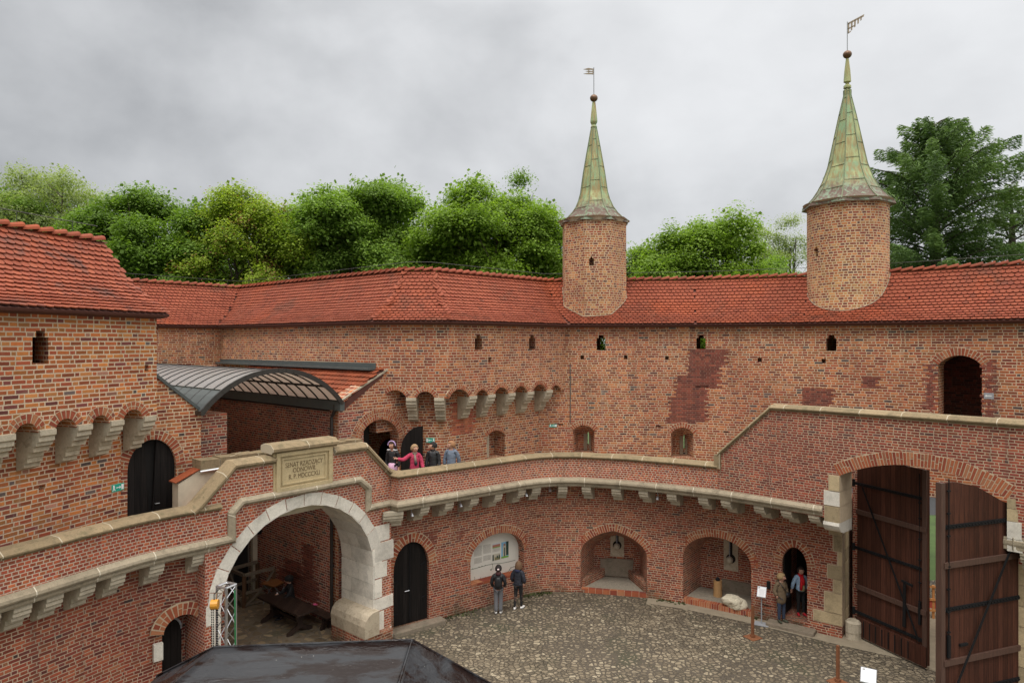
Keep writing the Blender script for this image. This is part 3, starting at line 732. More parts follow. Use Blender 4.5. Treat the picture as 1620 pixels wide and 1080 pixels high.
# room behind the upper doorway, side wall and post; its shade darkens the brick colour
BRDK = brick_mat('shaded_vestibule_brick', [(0, (.20, .042, .026)), (.3, (.15, .034, .024)), (.6, (.24, .055, .032)), (.85, (.10, .03, .026))], (.20, .13, .09), row=.08, L=.26, H=.13, mt=.014)
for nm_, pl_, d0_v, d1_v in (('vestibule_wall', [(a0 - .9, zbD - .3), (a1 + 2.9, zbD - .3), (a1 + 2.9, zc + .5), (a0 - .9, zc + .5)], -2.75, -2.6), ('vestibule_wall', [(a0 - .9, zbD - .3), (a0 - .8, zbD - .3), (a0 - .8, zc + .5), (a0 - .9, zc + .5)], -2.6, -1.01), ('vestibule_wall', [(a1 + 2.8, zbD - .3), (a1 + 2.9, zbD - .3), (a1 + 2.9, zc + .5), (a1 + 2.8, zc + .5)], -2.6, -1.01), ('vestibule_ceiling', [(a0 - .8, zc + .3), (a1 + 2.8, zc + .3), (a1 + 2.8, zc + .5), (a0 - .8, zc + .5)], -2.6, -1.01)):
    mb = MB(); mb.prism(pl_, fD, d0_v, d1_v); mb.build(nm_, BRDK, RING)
# repaired patches of darker brick, 4 mm proud
def patch(fr, boxes, mat=BRX, parent=None, name='brick_patch', proud=.004):
    mb = MB(); frs = fr if isinstance(fr, list) else [fr]; rw = .082; pr_ = random.Random(len(boxes) * 7 + int(boxes[0][0]))
    for x0, y0, x1, y1 in boxes:
        for f in frs:
            a0, z1 = f.px(x0, y0); a1 = f.px(x1); _, z0 = f.px(x0, y1); e0 = e1 = 1
            if len(frs) > 1:
                if a1 < 0 or a0 > f.L: continue
                e0 = a0 >= 0; e1 = a1 <= f.L; a0 = max(a0, 0); a1 = min(a1, f.L); yc_ = f.P((a0 + a1) / 2, 0).y
                z1 = CAMZ + (540 - y0) / 1080 * yc_; z0 = CAMZ + (540 - y1) / 1080 * yc_
            k = round(z0 / rw)
            while k * rw < z1 - .02:          # toothed into the old courses
                t0 = (.09 if k % 2 else -.04) + pr_.uniform(-.05, .07); t1 = (.09 if k % 2 else -.04) + pr_.uniform(-.05, .07)
                A_, B_ = a0 + t0 * e0, a1 - t1 * e1
                if B_ > A_ + .05: mb.prism([(A_, k * rw), (B_, k * rw), (B_, (k + 1) * rw), (A_, (k + 1) * rw)], f, -.05, proud)
                k += 1
    return mb.build(name, mat, parent)
fP = fC
patch(fP, [(1088, 553.5, 1150, 577), (1086.5, 577, 1139.5, 593), (1067, 593, 1139.5, 612), (1066, 612, 1121, 629), (1057, 629, 1120, 669)], BRX, RING)
patch(fc(1285), [(1262, 615, 1318, 639)], BRX, RING)
patch(fc(1380), [(1363, 597, 1391, 613)], BRX, RING)
fq = fc(1470)
patch(fc(1470), [(1463, 575, 1482.5, 650)], BRX, RING)
patch(fc(1562), [(1554.5, 572, 1574, 660)], BRX, RING)
# upper wall carried on the machicolation
fA, fB = frames(UA)
cuts = []; SUR = []
big = [(fA, 1.22), (fA, 2.205), (fB, 1.10), (fB, 2.02), (fB, 3.08), (fB, 4.13), (fB, 5.23)]
arcs = [(fA, .28, 1.04), (fA, 1.40, 2.02), (fB, .02, .92), (fB, 1.28, 1.84), (fB, 2.20, 2.90), (fB, 3.26, 3.95), (fB, 4.31, 5.05), (fB, 5.41, 5.92)]
for f, a0, a1 in arcs:
    ol, arc = segarch(a0, a1, 7.2, 7.44, 7.44 + min(.27, (a1 - a0) * .34), 8)
    cuts.append(cutter(ol, f, .64)); SUR.append((arc, f, .17))
for x in (757, 842):
    cuts.append(cutter(loop(fB, x, 530, 553, .36), fB, 1.1, front=.15, splay=2.0))
for x, y in ((775, 569), (919, 565)):
    if x < 880: cuts.append(cutter(sq(fB, x, y, .14, .2), fB, .3))
wallA = wall('machicolated_wall', UA, 7.40, 10.12, .66, BR, RING, cuts)
for arc_, f, w_ in SUR: surround(arc_, f, w_, RING, bw=.07)
BIGCAP = [(.46, 7.437), (.705, 7.437), (.705, 7.325), (.655, 7.285), (.655, 7.195), (.585, 7.165), (.585, 7.10), (.46, 7.09)]
BIGP = [(0, 7.44), (.69, 7.44), (.69, 7.33), (.64, 7.29), (.64, 7.20), (.57, 7.17), (.57, 7.09), (.50, 7.05), (.50, 6.97), (.34, 6.95), (.34, 6.85), (.31, 6.82), (.31, 6.73), (.23, 6.70), (.23, 6.62), (.10, 6.57), (0, 6.54)]
for f, a in big:
    q = f.P(a, 0, -.65); corbel((q.x, q.y), f.n, .34, BIGP, CORBD, RING); corbel((q.x, q.y), f.n, .352, BIGCAP, CORB, RING, 'corbel_cap')
# wall below the machicolation, with gallery niche
LOWA = [(-3.86, 24.55), (-2.47, 24.55), (1.09, 28.1)]
fLA, fLB = frames(LOWA)
x0, x1 = 770, 798.5; a0 = fLB.px(x0); a1 = fLB.px(x1); _, zc = fLB.px(785, 680.5); _, zs = fLB.px(785, 689); _, zb = fLB.px(785, 723)
ol, arc = segarch(a0, a1, zb, zs, zc, 8)
lowA = wall('gallery_wall', LOWA, 4.0, 8.4, 1.0, BR, RING, [cutter(ol, fLB, .6)])
surround(arc, fLB, .18, RING)
mb = MB(); mb.prism([(a0 + .01, zb + .02), (a0 + .24, zb + .02), (a0 + .24, zs + .1), (a0 + .01, zs)], fLB, -.5, -.12); mb.build('niche_lining', CORBD, RING)
patch(fLB, [(712, 640, 752, 690)], BRO, RING)
mb = MB(); mb.prism([(-.02, 8.4), (.7, 8.4), (.7, 9), (0, 9)], fLA, -.6, -.5); 
# outer face of the ring: closes the attic and gallery to the park side
UO = [tuple(p) for p in miter(UC[:1] + UC[1:], -3.6)]
cuts = []
for x in (951, 1109):
    r = (x - 810) / 1080; f = [g for g in frames(UO) if -.5 <= g.px(x) <= g.L + .5][0]; a = f.px(x); cuts.append(cutter([(a - .03, 8.6), (a + .45, 8.6), (a + .45, 9.55), (a - .03, 9.55)], f, 1.0))
for f_, c_, zb_, zc_ in NI:
    q = f_.P(c_ + .08, 0, -.9); x = 810 + 1080 * q.x / q.y; f = [g for g in frames(UO) if -.5 <= g.px(x) <= g.L + .5][0]; a = f.px(x); cuts.append(cutter([(a - .6, 4.1), (a + .6, 4.1), (a + .6, 5.9), (a - .6, 5.9)], f, 1.0))
wall('outer_wall', UO, 4.0, 10.1, .6, BR, RING, cuts)
UOA = [(-4.9, 27.5), (-3.6, 27.5), (1.0, 31.9)]
wall('outer_wall', UOA, 4.0, 10.1, .4, BR, RING)
# roof
ALLR = UE + [UA[1]] + UC
wall('neck_wall', UE, 6.2, 10.12, 1.0, BR, RING)
RO = roof_base(ALLR, RING)
tile_roof('roof_tiles', ALLR, PROF, TILE, RO)
ridge('ridge_tiles', ALLR, -1.95, 12.10, TILE, RO)
wire(ALLR, -2.1, 12.42, RO)
# ============================================================= gatehouse passage
GB = AB.shift(2.08)                                  # plane of the two gallery gables
PWR = [PA(5.1, 11), PA(5.1, 2.08)]
fPW = Frame(*PWR)
wall('passage_wall', PWR, -.2, 7.07, 1.0, BRPAS, NECK)
patch(fPW, [(449, 880, 480, 905), (478, 858, 497, 912), (461, 905, 505, 935), (440, 895, 470, 915)], BRX, NECK)
patch(fPW, [(352, 640, 396, 652)], BRX, NECK) if False else None
# right gable with doorway
GRp = [PA(5.1, 2.08), (-3.86, 24.55)]
fG = Frame(*GRp)
a0 = fG.px(568); a1 = fG.px(632); _, zc = fG.px(602, 663); _, zs = fG.px(570, 706)
ol, arcR = arch(a0, a1, 4.3, zs, zc, 12)
wall('gable_wall', GRp, -.2, 7.40, .5, BR, NECK, [cutter(ol, fG, 1.2)])
o_ = [(0.0, 7.40), (2.6, 7.40), (2.6, 8.6), (2.2, 8.55), (0, 7.47)]
mb = MB(); mb.prism(o_, fG, -.5, 0); mb.build('gable_wall', BR, NECK)
surround(arcR, fG, .22, NECK); surround([(p[0] * 1 + 0, p[1]) for p in arch(a0 - .24, a1 + .24, 4.3, zs, zc + .24, 12)[1]], fG, .14, NECK)
mb = MB(); mb.prism([(-.05, 7.42), (.02, 7.40), (2.24, 8.50), (2.22, 8.56)], fG, -.12, .05); mb.build('verge_flashing', CORB, NECK)
# room behind the right doorway: far wall with a smaller arch
mb = MB(); mb.prism([(a0 - .6, 4.2), (a1 + 3.6, 4.2), (a1 + 3.6, 7.3), (a0 - .6, 7.3)], fG, -2.4, -2.2)
mb.prism([(a0 - .6, 6.9), (a1 + 3.6, 6.9), (a1 + 3.6, 7.1), (a0 - .6, 7.1)], fG, -2.2, -.52)
mb.build('back_room_wall', BR, NECK)
fi = fG.shift(2.2); i0, i1 = fi.px(599), fi.px(629); _, iz = fi.px(614, 694)
bo_, ar_ = arch(i0, i1, 4.3, iz - .55, iz, 10); mb = MB(); mb.prism(bo_, fi, 0, .012); mb.build('inner_doorway', DARK, NECK); surround(ar_, fi, .16, NECK)  # doorway is a flat dark sheet, its shade put into the colour
def leaf(name, poly, fr, th, mat, parent, straps=(), handle=None):
    mb = MB(); mb.prism(poly, fr, -th / 2, th / 2); d = mb.build(name, mat, parent)
    uvl = d.data.uv_layers[0].data
    if straps:
        k = MB()
        for (s0, z0, s1, z1, w) in straps:
            dx, dz = s1 - s0, z1 - z0; L = math.hypot(dx, dz); px_, pz_ = -dz / L * w / 2, dx / L * w / 2
            k.prism([(s0 - px_, z0 - pz_), (s1 - px_, z1 - pz_), (s1 + px_, z1 + pz_), (s0 + px_, z0 + pz_)], fr, th / 2 - .01, th / 2 + .02)
        k.build('iron_strap', IRON, d)
    if handle:
        h = MB(); p = fr.P(handle[0], handle[1], th / 2 + .05)
        h.tube([fr.P(handle[0], handle[1], th / 2), p, fr.P(handle[0] + handle[2], handle[1], th / 2 + .05)], .014, 6); h.build('handle', ALU, d)
    return d
# left leaf swung inwards, right leaf standing open against the wall
q0 = fG.P(a0 + .02, 0, -.18); q1 = q0 + (fG.u * .78 - fG.n * .35).to_3d()
fl = Frame((q0.x, q0.y), (q1.x, q1.y)); hw = (a1 - a0) / 2
L_, ar = arch(0, 2 * .84, 4.4, zs, zc - .02, 12)
leaf('door_leaf', clean([(0, 4.4), (.84, 4.4)] + [p for p in ar if p[0] <= .84][::-1]), fl, .06, BLKD, NECK)
q0 = fG.P(a1 + .04, 0, .04); q1 = q0 + (fG.u * .42 + fG.n * .70).to_3d()
fl = Frame((q0.x, q0.y), (q1.x, q1.y))
leaf('door_leaf', clean([(0, 4.4), (.8, 4.4), (.8, zs + .55)] + [(.8 - .8 * math.sin(t * .26), zs + .55 - (1 - math.cos(t * .26)) * .9) for t in range(1, 7)]), fl, .06, BLKD, NECK)
# left gable with its door, and passage wall behind it
GLp = [PA(-1.52, 2.08), PA(.57, 2.08)]
fGL = Frame(*GLp)
a0 = fGL.px(201.5); a1 = fGL.px(278.5); _, zc = fGL.px(238, 695); _, zs = fGL.px(276, 737)
ol, arc = arch(a0, a1, 4.3, zs, zc, 14)
wall('gable_wall', GLp, -.2, 7.38, .5, BR, NECK, [cutter(ol, fGL, .25)])
g0 = 1.52 + .57
mb = MB(); mb.prism([(0, 7.38), (g0, 7.38), (g0, 7.44), (g0 - 1.17, 8.46), (0, 9.3)], fGL, -.5, 0); mb.build('gable_wall', BR, NECK)
mb = MB(); mb.prism([(g0 + .04, 7.40), (g0 + .06, 7.48), (g0 - 1.17, 8.54), (0, 9.36), (0, 9.28), (g0 - 1.19, 8.45)], fGL, -.5, .05); mb.build('verge_flashing', LEAD, NECK)
surround(arc, fGL, .24, NECK)
mid = a0 + (a1 - a0) * .50
leaf('door_leaf', clean([(a0, 4.35), (mid - .01, 4.35)] + [p for p in arc if p[0] < mid - .01][::-1]), fGL.shift(.16), .05, BLKD, NECK)
leaf('door_leaf', clean([(mid + .01, 4.35), (a1, 4.35)] + [p for p in arc if p[0] > mid + .01][::-1]), fGL.shift(.12), .06, BLKD, NECK, handle=(mid + .1, 5.1, .1))
mb = MB(); mb.prism(ol, fGL, -.24, -.235); mb.build('door_backing', DARK, NECK)  # dark sheet painted as the shade behind the leaves
wall('passage_wall', [PA(.57, 2.6), PA(.57, 11)][::1], -.2, 7.3, 1.0, BRPAS, NECK) if False else None
mb = MB(); vs, fs = solid([PA(.57, 2.08 + .5), PA(.57, 11)], -.2, 7.3, -1.0); mb.add(vs, fs); mb.build('passage_wall', BRPAS, NECK)
# lean-to tile roof on the right of the canopy
LEANP = [(.10, 7.22), (-.55, 7.66), (-1.2, 8.08), (-1.84, 8.48)]
lean = [PA(5.1, 10.9), PA(5.1, 2.06)]
lb = sweep('lean_to_roof', lean, [(o, z - .03) for o, z in LEANP] + [(-1.84, 8.2), (-.1, 7.07)], ROOFB, NECK)
TILP = rnd_mat('orange_pantile', [(0, (.22, .055, .026)), (.5, (.30, .078, .034)), (1, (.26, .065, .030))], .6, stain=.4, sc=.9, moss=((.10, .05, .03), 1.5, .5, .5))
tile_roof('roof_tiles', lean, LEANP, TILP, lb, w=.21, expo=.24, tl=1.15)
fE = Frame(UE[1], UE[2])
mb = MB(); mb.prism([(.0, 8.42), (fE.L - .02, 8.42), (fE.L - .02, 8.64), (.0, 8.60)], fE, -.02, .03)
mb.prism([(.1, 8.40), (fE.L - .02, 8.40), (fE.L - .02, 8.47), (.1, 8.47)], fE, .03, .30); mb.build('flashing', LEAD, NECK)
# rain pipe
rp = thing('downpipe', 'dark brown rainwater pipe running down the corner of the passage wall', 'pipe', PA(5.0, 2.2) + (0,))
def P3(s, t, z): q = PA(s, t); return (q[0], q[1], z)
mb = MB(); mb.tube([P3(4.98, 2.12, 7.35), P3(4.98, 2.12, 7.15), P3(4.98, 2.3, 6.9), P3(4.98, 2.3, 0.0)], .055, 8); o = mb.build('pipe', STEEL, rp)
o.location = (0, 0, 0)
mb = MB()
for z in (6.5, 5.0, 3.5, 2.0): mb = MB(); mb.tube([P3(4.98, 2.3, z), P3(4.98, 2.3, z + .05)], .07, 8); mb.build('bracket', STEEL, rp)
rp.location = (0, 0, 0)
# ------------------------------------------------------------- glazed canopy
CAN = thing('canopy', 'barrel-vaulted glazed canopy with dark steel ribs over the passage behind the inscribed arch', 'canopy', (0, 0, 0))
gm, t, b, o_ = newmat('canopy_glazing')
oc = N(t, 'ShaderNodeTexCoord').outputs['Object']; nn_ = noise_t(t, oc, 1.2, 4, .6)
b.inputs['Base Color'].default_value = (.42, .41, .39, 1); b.inputs['Roughness'].default_value = .22
t.links.new(mix(t, nn_, (.40, .385, .37), (.58, .58, .59)), b.inputs['Base Color'])
tl_ = N(t, 'ShaderNodeBsdfTranslucent', ins={'Color': (.70, .60, .52, 1)})
mx = N(t, 'ShaderNodeMixShader', ins={0: .45}); t.links.new(b.outputs[0], mx.inputs[1]); t.links.new(tl_.outputs[0], mx.inputs[2]); tp_ = N(t, 'ShaderNodeBsdfTransparent', ins={'Color': (.85, .80, .75, 1)}); m2_ = N(t, 'ShaderNodeMixShader', ins={0: .22}); t.links.new(mx.outputs[0], m2_.inputs[1]); t.links.new(tp_.outputs[0], m2_.inputs[2]); t.links.new(m2_.outputs[0], o_.inputs[0])
c0, cw, csp, crise = 2.73, 2.27, 7.43, 1.10
RR = (cw * cw + crise * crise) / (2 * crise); th0 = math.asin(cw / RR)
def CP(k, t, dr=0.0):
    a = -th0 + 2 * th0 * k; return P3(c0 + (RR + dr) * math.sin(a), t, csp + crise - RR + (RR + dr) * math.cos(a))
mb = MB(); K = 20; TT = [1.78 + i * .62 for i in range(16)]
for i in range(len(TT) - 1):
    for k in range(K):
        ta, tb = TT[i], TT[i + 1]; k0, k1 = k / K, (k + 1) / K
        vs = [CP(k0, ta), CP(k1, ta), CP(k1, tb), CP(k0, tb), CP(k0, ta, .012), CP(k1, ta, .012), CP(k1, tb, .012), CP(k0, tb, .012)]
        if k == 0 and i < 1: continue
        mb.add(vs, [(0, 1, 2, 3), (7, 6, 5, 4)])
mb.build('glazing', gm, CAN, smooth=False, fix=False)
for i, t_ in enumerate(TT):
    mb = MB(); r = .035 if 0 < i else .055
    for k in range(K):
        mb.beam(CP(k / K, t_, .0), CP((k + 1) / K + .004, t_, .0), .04 if i else .06, .07 if i else .14)
    mb.build('rib', STEEL, CAN)
mb = MB(); mb.beam(CP(0, 1.72), CP(0, 11), .10, .12); mb.beam(CP(1, 1.72), CP(1, 11), .10, .12)
mb.beam(CP(.84, 1.8, -.03), CP(.84, 11, -.03), .05, .07); mb.beam(CP(.16, 1.8, .02), CP(.16, 11, .02), .05, .05)
mb.build('purlin', STEEL, CAN)
mb = MB()
for i in range(3):
    k0, k1 = i * .055, (i + 1) * .055
    mb.add([CP(k0, 1.8, .03), CP(k1, 1.8, .03), CP(k1, 11, .03), CP(k0, 11, .03), CP(k0, 1.8, .0), CP(k1, 1.8, .0), CP(k1, 11, .0), CP(k0, 11, .0)], [(0, 1, 2, 3), (7, 6, 5, 4), (0, 4, 5, 1)])
mb.build('side_panel', LEAD, CAN)
mb = MB(); mb.beam(P3(5.02, 1.75, 7.3), P3(5.02, 11, 7.3), .16, .3); mb.build('gutter', LEAD, CAN)

# ============================================================= near left tower
TOW = thing('corner_tower', 'orange brick tower at the left edge with stone corbels and a hipped tiled roof', 'tower', (0, 0, 0))
fT = Frame(*TU); LT = fT.L
cuts = [cutter(loop(fT, 64, 523, 575, .36, notch=.14), fT, .9, front=.12, splay=2.6)]
cap_px = (8, 74, 133, 184, 236)
caps = [fT.px(x) for x in cap_px]
gaps = list(zip([caps[0] - 1.0] + caps, caps + [LT + .25]))
SUR = []
for i, (c, d) in enumerate(gaps):
    s0, s1 = c + .21, d - .21
    if i == len(gaps) - 1: s1 = min(s1, LT - .06)
    if s1 - s0 < .2: continue
    ol, arc = segarch(s0, s1, 7.2, 7.50, 7.50 + min(.34, (s1 - s0) * .38), 8); cuts.append(cutter(ol, fT, .64)); SUR.append((arc, fT, .2))
cuts.append(cutter(sq(fT, 232, 582, .12, .16), fT, .3))
TUp = TU + [tuple((Vector(TU[1]) - TUn * 3.9))]
wall('tower_wall', TUp, 7.46, 10.14, .68, BRT, TOW, cuts)
for a_, f, w_ in SUR: surround(a_, f, w_, TOW, bw=.08)
for c in caps:
    q = fT.P(c, 0, -.65); corbel((q.x, q.y), fT.n, .36, [(o, z + .05 if z < 7 else z + .06) for o, z in BIGP], CORBD, TOW); corbel((q.x, q.y), fT.n, .372, [(o, z + .055) for o, z in BIGCAP], CORB, TOW, 'corbel_cap')
wall('back_wall', [tuple(Vector(TU[0]) - TUn * .7), tuple(Vector(TU[0]) - TUn * 3.3), tuple(Vector(TU[1]) - TUn * 3.3)], 4.0, 10.1, .5, BRT, TOW)
fTL = Frame(*TLo)
wall('lower_wall', TLo, 3.9, 8.4, 1.0, BRT, TOW, [cutter(sq(fTL, 66, 771, .14, .1), fTL, .12)])
patch(fT, [(53, 575, 80, 690)], BRO, TOW, proud=.003) if False else None
tw = [TU[0], (TU[1][0] + .291 * .12, TU[1][1] + .957 * .12)]
TR = sweep('roof', tw, [(o, z - .035) for o, z in PROF] + [(-3.95, 10.15), (-3.95, 10.03), (0, 9.98), (.27, 10.03)], ROOFB, TOW)
tile_roof('roof_tiles', tw, PROF, TILET, TR, w=.19, expo=.175)
ridge('ridge_tiles', tw, -1.95, 12.10, TILE, TR)
wire(tw, -2.1, 12.5, TR)

# ============================================================= galleries
CPROF = [(-.44, .0), (-.02, -.04), (.03, -.02), (.05, .03), (.10, .04), (.10, .07), (-.02, .15), (-.30, .165), (-.44, .11)]
SPROF = [(-.05, 4.14), (.02, 4.14), (.04, 4.18), (.04, 4.24), (.10, 4.27), (.12, 4.31), (.11, 4.37), (.0, 4.46), (-.05, 4.46)]
SMALLP = [(0, 4.14), (.66, 4.14), (.66, 4.03), (.63, 4.00), (.63, 3.93), (.57, 3.90), (.57, 3.84), (.36, 3.82), (.36, 3.73), (.32, 3.70), (.32, 3.63), (.26, 3.59), (.14, 3.56), (0, 3.55)]
GR_ = thing('right_gallery', 'curved brick gallery parapet with sandstone coping and a row of corbels above the courtyard niches', 'gallery', (0, 0, 0))
wall('parapet', PR, 4.14, 5.17, .36, BRP, GR_)
sweep('coping', PR, [(o, z + 5.17) for o, z in CPROF], COPE, GR_)
sweep('string_course', PR + [PG[1], (9.36, 20.56)], SPROF, STRG, GR_)
flo = [tuple(p) for p in miter(PR, -.3)] + [tuple(p) for p in miter(PG, -.3)[1:3]] + [(10.2, 21.4), (11.2, 25.9), (11.0, 26.3)] + UC[:2][::-1] + LOWA[::-1][:3] + [PA(5.4, 1.2)]
mb = MB(); n_ = len(flo)
mb.add([(x, y, 4.12) for x, y in flo] + [(x, y, 4.38) for x, y in flo], [list(range(n_)), list(range(2 * n_ - 1, n_ - 1, -1))] + [[i, n_ + i, n_ + (i + 1) % n_, (i + 1) % n_] for i in range(n_)])
mb.build('gallery_floor', STEP, GR_)
fPR = frames(PR) + frames(PG)[:2]; fLW = frames(LW)
def near_on(poly, p):
    best = None
    for f in frames(poly):
        a = max(0, min(f.L, (Vector(p) - f.o).dot(f.u))); q = f.o + f.u * a; d = (q - Vector(p)).length
        if best is None or d < best[0]: best = (d, q, f)
    return best
for x in (672, 711, 751, 789, 826, 856, 889, 932, 975, 1020, 1065, 1110, 1156, 1205, 1250, 1295):
    f, a = at_px(fPR, x); q = f.P(a, 0, -.03)
    d, w_, g = near_on(LW, (q.x, q.y)); dv = Vector((q.x, q.y)) - w_
    k = dv.length / .66
    corbel(w_, f.n, .33, [(o * k if o > .05 else o - .1, z) for o, z in SMALLP], CORB, GR_)
q = Vector((-3.9, 21.75)); corbel(q, Vector((.35, -.94)), .62, [(o * 1.0, z - .02) for o, z in SMALLP], CORB, GR_)
# lower courtyard wall with niches
CY = thing('courtyard_wall', 'red brick wall of the courtyard with three arched niches, doors and stone quoins by the gate', 'wall', (0, 0, 0))
f0 = fLW[0]
cuts = []
# door 1
a0 = f0.px(622.5); a1 = f0.px(678.5); _, zc = f0.px(650, 857); _, zs = f0.px(624, 905)
olD, arcD = arch(a0, a1, .10, zs, zc, 14); cuts.append(cutter(olD, f0, .3))
D1 = (a0, a1, zs, zc)
# panel niche
b0 = f0.px(744.5); b1 = f0.px(829); _, zc = f0.px(794, 842); _, zs = f0.px(747, 888); _, zb = f0.px(744, 926)
olN, arcN = arch(b0, b1, zb, zs, zc, 16); cuts.append(cutter(olN, f0, .42)); NPAN = (b0, b1, zb, zs, zc)
# niche B across two faces: use a mean frame
fNB = Frame((3.0, 25.54), (4.8, 25.12)); fNB = Frame(fNB.o, fNB.o + fNB.u)
c0_ = fNB.px(919); c1_ = fNB.px(1023.5); _, zc = fNB.px(973, 839); _, zs = fNB.px(922, 873)
olB, arcB = arch(c0_, c1_, .12, zs, zc, 16, pointed=.30); cuts.append(cutter(olB, fNB, 1.5, front=.5, splay=.74, zsplay=.12)); NB = (c0_, c1_, zs, zc)
fNC = Frame((6.3, 24.5), (8.2, 23.3))
d0_ = fNC.px(1081); d1_ = fNC.px(1188.5); _, zc = fNC.px(1134, 849.5); _, zs = fNC.px(1083, 880)
olC, arcC = arch(d0_, d1_, .14, zs, zc, 16); cuts.append(cutter(olC, fNC, 1.5, front=.5, splay=.86, zsplay=.14)); NC = (d0_, d1_, zs, zc)
fD2 = Frame((8.2, 23.3), (10.45, 21.62))
e0_ = fD2.px(1237); e1_ = fD2.px(1277); _, zc = fD2.px(1256, 865); _, zs = fD2.px(1240, 893)
olE, arcE = arch(e0_, e1_, .2, zs, zc, 14); cuts.append(cutter(olE, fD2, 1.9)); ND = (e0_, e1_, zs, zc)
# little recess beside door 1
cuts.append(cutter([(.02, .10), (.26, .10), (.26, .42), (.02, .42)], f0, .25))
for x, y, w_, h_ in ((852, 815, .2, .05), (1214, 958, .26, .07), (880, 885, .06, .06)):
    f, a = at_px(fLW, x); cuts.append(cutter(sq(f, x, y, w_, h_), f, .1))
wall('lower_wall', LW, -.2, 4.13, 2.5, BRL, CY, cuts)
fm = f0
surround(arcD, f0, .30, CY, bw=.10); surround(arcN, f0, .28, CY, bw=.085); surround(arcB, fNB.shift(-.03), .27, CY, bw=.085); surround(arcC, fNC, .27, CY, bw=.085); surround(arcE, fD2, .24, CY, bw=.085)
patch(f0, [(672, 842, 690, 862), (721, 840, 733, 857)], BRX, CY)
patch(fNB, [(905, 873, 919, 903)], BRO, CY)
patch(Frame((5.0, 25.05), (6.3, 24.5)), [(1062, 815, 1078, 930)], BRO, CY) if False else None
# door 1 boards
fd = f0.shift(.16); a0, a1, zs, zc = D1
L_, ar = arch(a0, a1, .1, zs, zc, 14); mid = (a0 + a1) / 2 - .02
dd = leaf('door', clean([(a0 - .02, .12), (a1 + .02, .12)] + [(p[0] * 1.0, p[1] + .02) for p in ar][::-1]), fd, .07, BLKD, CY, straps=[(a1 - .24, 1.95, a1 - .02, 2.05, .035), (a1 - .22, .85, a1 - .02, .90, .035), (a0 + .02, 1.55, a0 + .22, 1.57, .035), (a0 + .02, .5, a0 + .22, .52, .03)], handle=(mid - .02, 1.20, -.17))
k = MB(); k.prism([(mid, .14), (mid + .025, .14), (mid + .025, zc - .03), (mid, zc - .03)], fd, .03, .06); k.build('cover_strip', IRON, dd)
def slab(name, label, cat, c, u, L, Wd, z0, z1, mat, round_=.06):
    mb = MB(); u = Vector(u).normalized(); n_ = Vector((u.y, -u.x)); c = Vector(c)
    poly = []
    for sx_, sy__ in ((-1, -1), (1, -1), (1, 1), (-1, 1)):
        for k in range(4):
            a = math.pi / 2 * k / 3 + {(-1, -1): math.pi, (1, -1): 1.5 * math.pi, (1, 1): 0, (-1, 1): .5 * math.pi}[(sx_, sy__)]
            poly.append((sx_ * (L / 2 - round_) + round_ * math.cos(a), sy__ * (Wd / 2 - round_) + round_ * math.sin(a)))
    m_ = len(poly)
    P = [c + u * x + n_ * (-y) for x, y in poly]
    P2 = [c + u * x * .985 + n_ * (-y * .95) for x, y in poly]
    mb.add([(p.x, p.y, z0) for p in P] + [(p.x, p.y, z1 - .025) for p in P] + [(p.x, p.y, z1) for p in P2],
           [list(range(m_)), list(range(2 * m_, 3 * m_))] + [[i, (i + 1) % m_, m_ + (i + 1) % m_, m_ + i] for i in range(m_)] + [[m_ + i, m_ + (i + 1) % m_, 2 * m_ + (i + 1) % m_, 2 * m_ + i] for i in range(m_)])
    return tag(mb.build(name, mat), label, cat)
q = f0.P((a0 + a1) / 2 + .12, 0, .22); slab('doorstep', 'worn stone doorstep in front of the closed black arched door', 'step', (q.x, q.y), f0.u, 1.95, .42, -.03, .13, STEP)
q = fD2.P((ND[0] + ND[1]) / 2 - .05, 0, .24); slab('doorstep', 'rounded stone doorstep under the woman in the brown coat', 'step', (q.x, q.y), fD2.u, 1.5, .46, -.03, .12, STEP)
# sill and floors of the niches
def niche_floor(f, a0, a1, z, mat, name, depth=1.45, splay=.78, front=.0, parent=CY):
    c = (a0 + a1) / 2; hw = (a1 - a0) / 2; mb = MB()
    vs = [f.P(c - hw, z, front), f.P(c + hw, z, front), f.P(c + hw * splay, z + .03, -depth), f.P(c - hw * splay, z + .03, -depth)]
    vs += [v - Vector((0, 0, .1)) for v in vs]
    mb.add(vs, [(0, 1, 2, 3), (4, 5, 6, 7), (0, 1, 5, 4), (1, 2, 6, 5), (2, 3, 7, 6), (3, 0, 4, 7)]); return mb.build(name, mat, parent)
niche_floor(fNB, NB[0], NB[1], .14, GRAV, 'niche_floor', front=-.12)
niche_floor(fNC, NC[0], NC[1], .16, GRAV, 'niche_floor', front=-.22, splay=.86)
def brick_row(f, a0, a1, z0, z1, d0, d1, w, parent, name='brick_sill'):
    mb = MB(); n_ = max(1, round((a1 - a0) / w))
    for i in range(n_):
        s0 = a0 + (a1 - a0) * i / n_; s1 = a0 + (a1 - a0) * (i + 1) / n_
        mb.prism([(s0 + .006, z0), (s1 - .006, z0), (s1 - .006, z1 - random.uniform(0, .008)), (s0 + .006, z1 - random.uniform(0, .008))], f, d0, d1 - random.uniform(0, .006), 0)
    mb.prism([(a0, z0), (a1, z0), (a1, z1 - .012), (a0, z1 - .012)], f, d0, d1 - .01, 1)
    return mb.build(name, [VOU, MORT], parent)
brick_row(fNB, NB[0] + .02, NB[1] - .02, -.05, .17, -.12, .035, .26, CY)
brick_row(fNC, NC[0] + .01, NC[1] - .01, -.05, .19, -.22, .03, .085, CY)
brick_row(f0, NPAN[0] + .01, NPAN[1] - .01, NPAN[2] - .05, NPAN[2] + .03, -.41, .01, .27, CY)
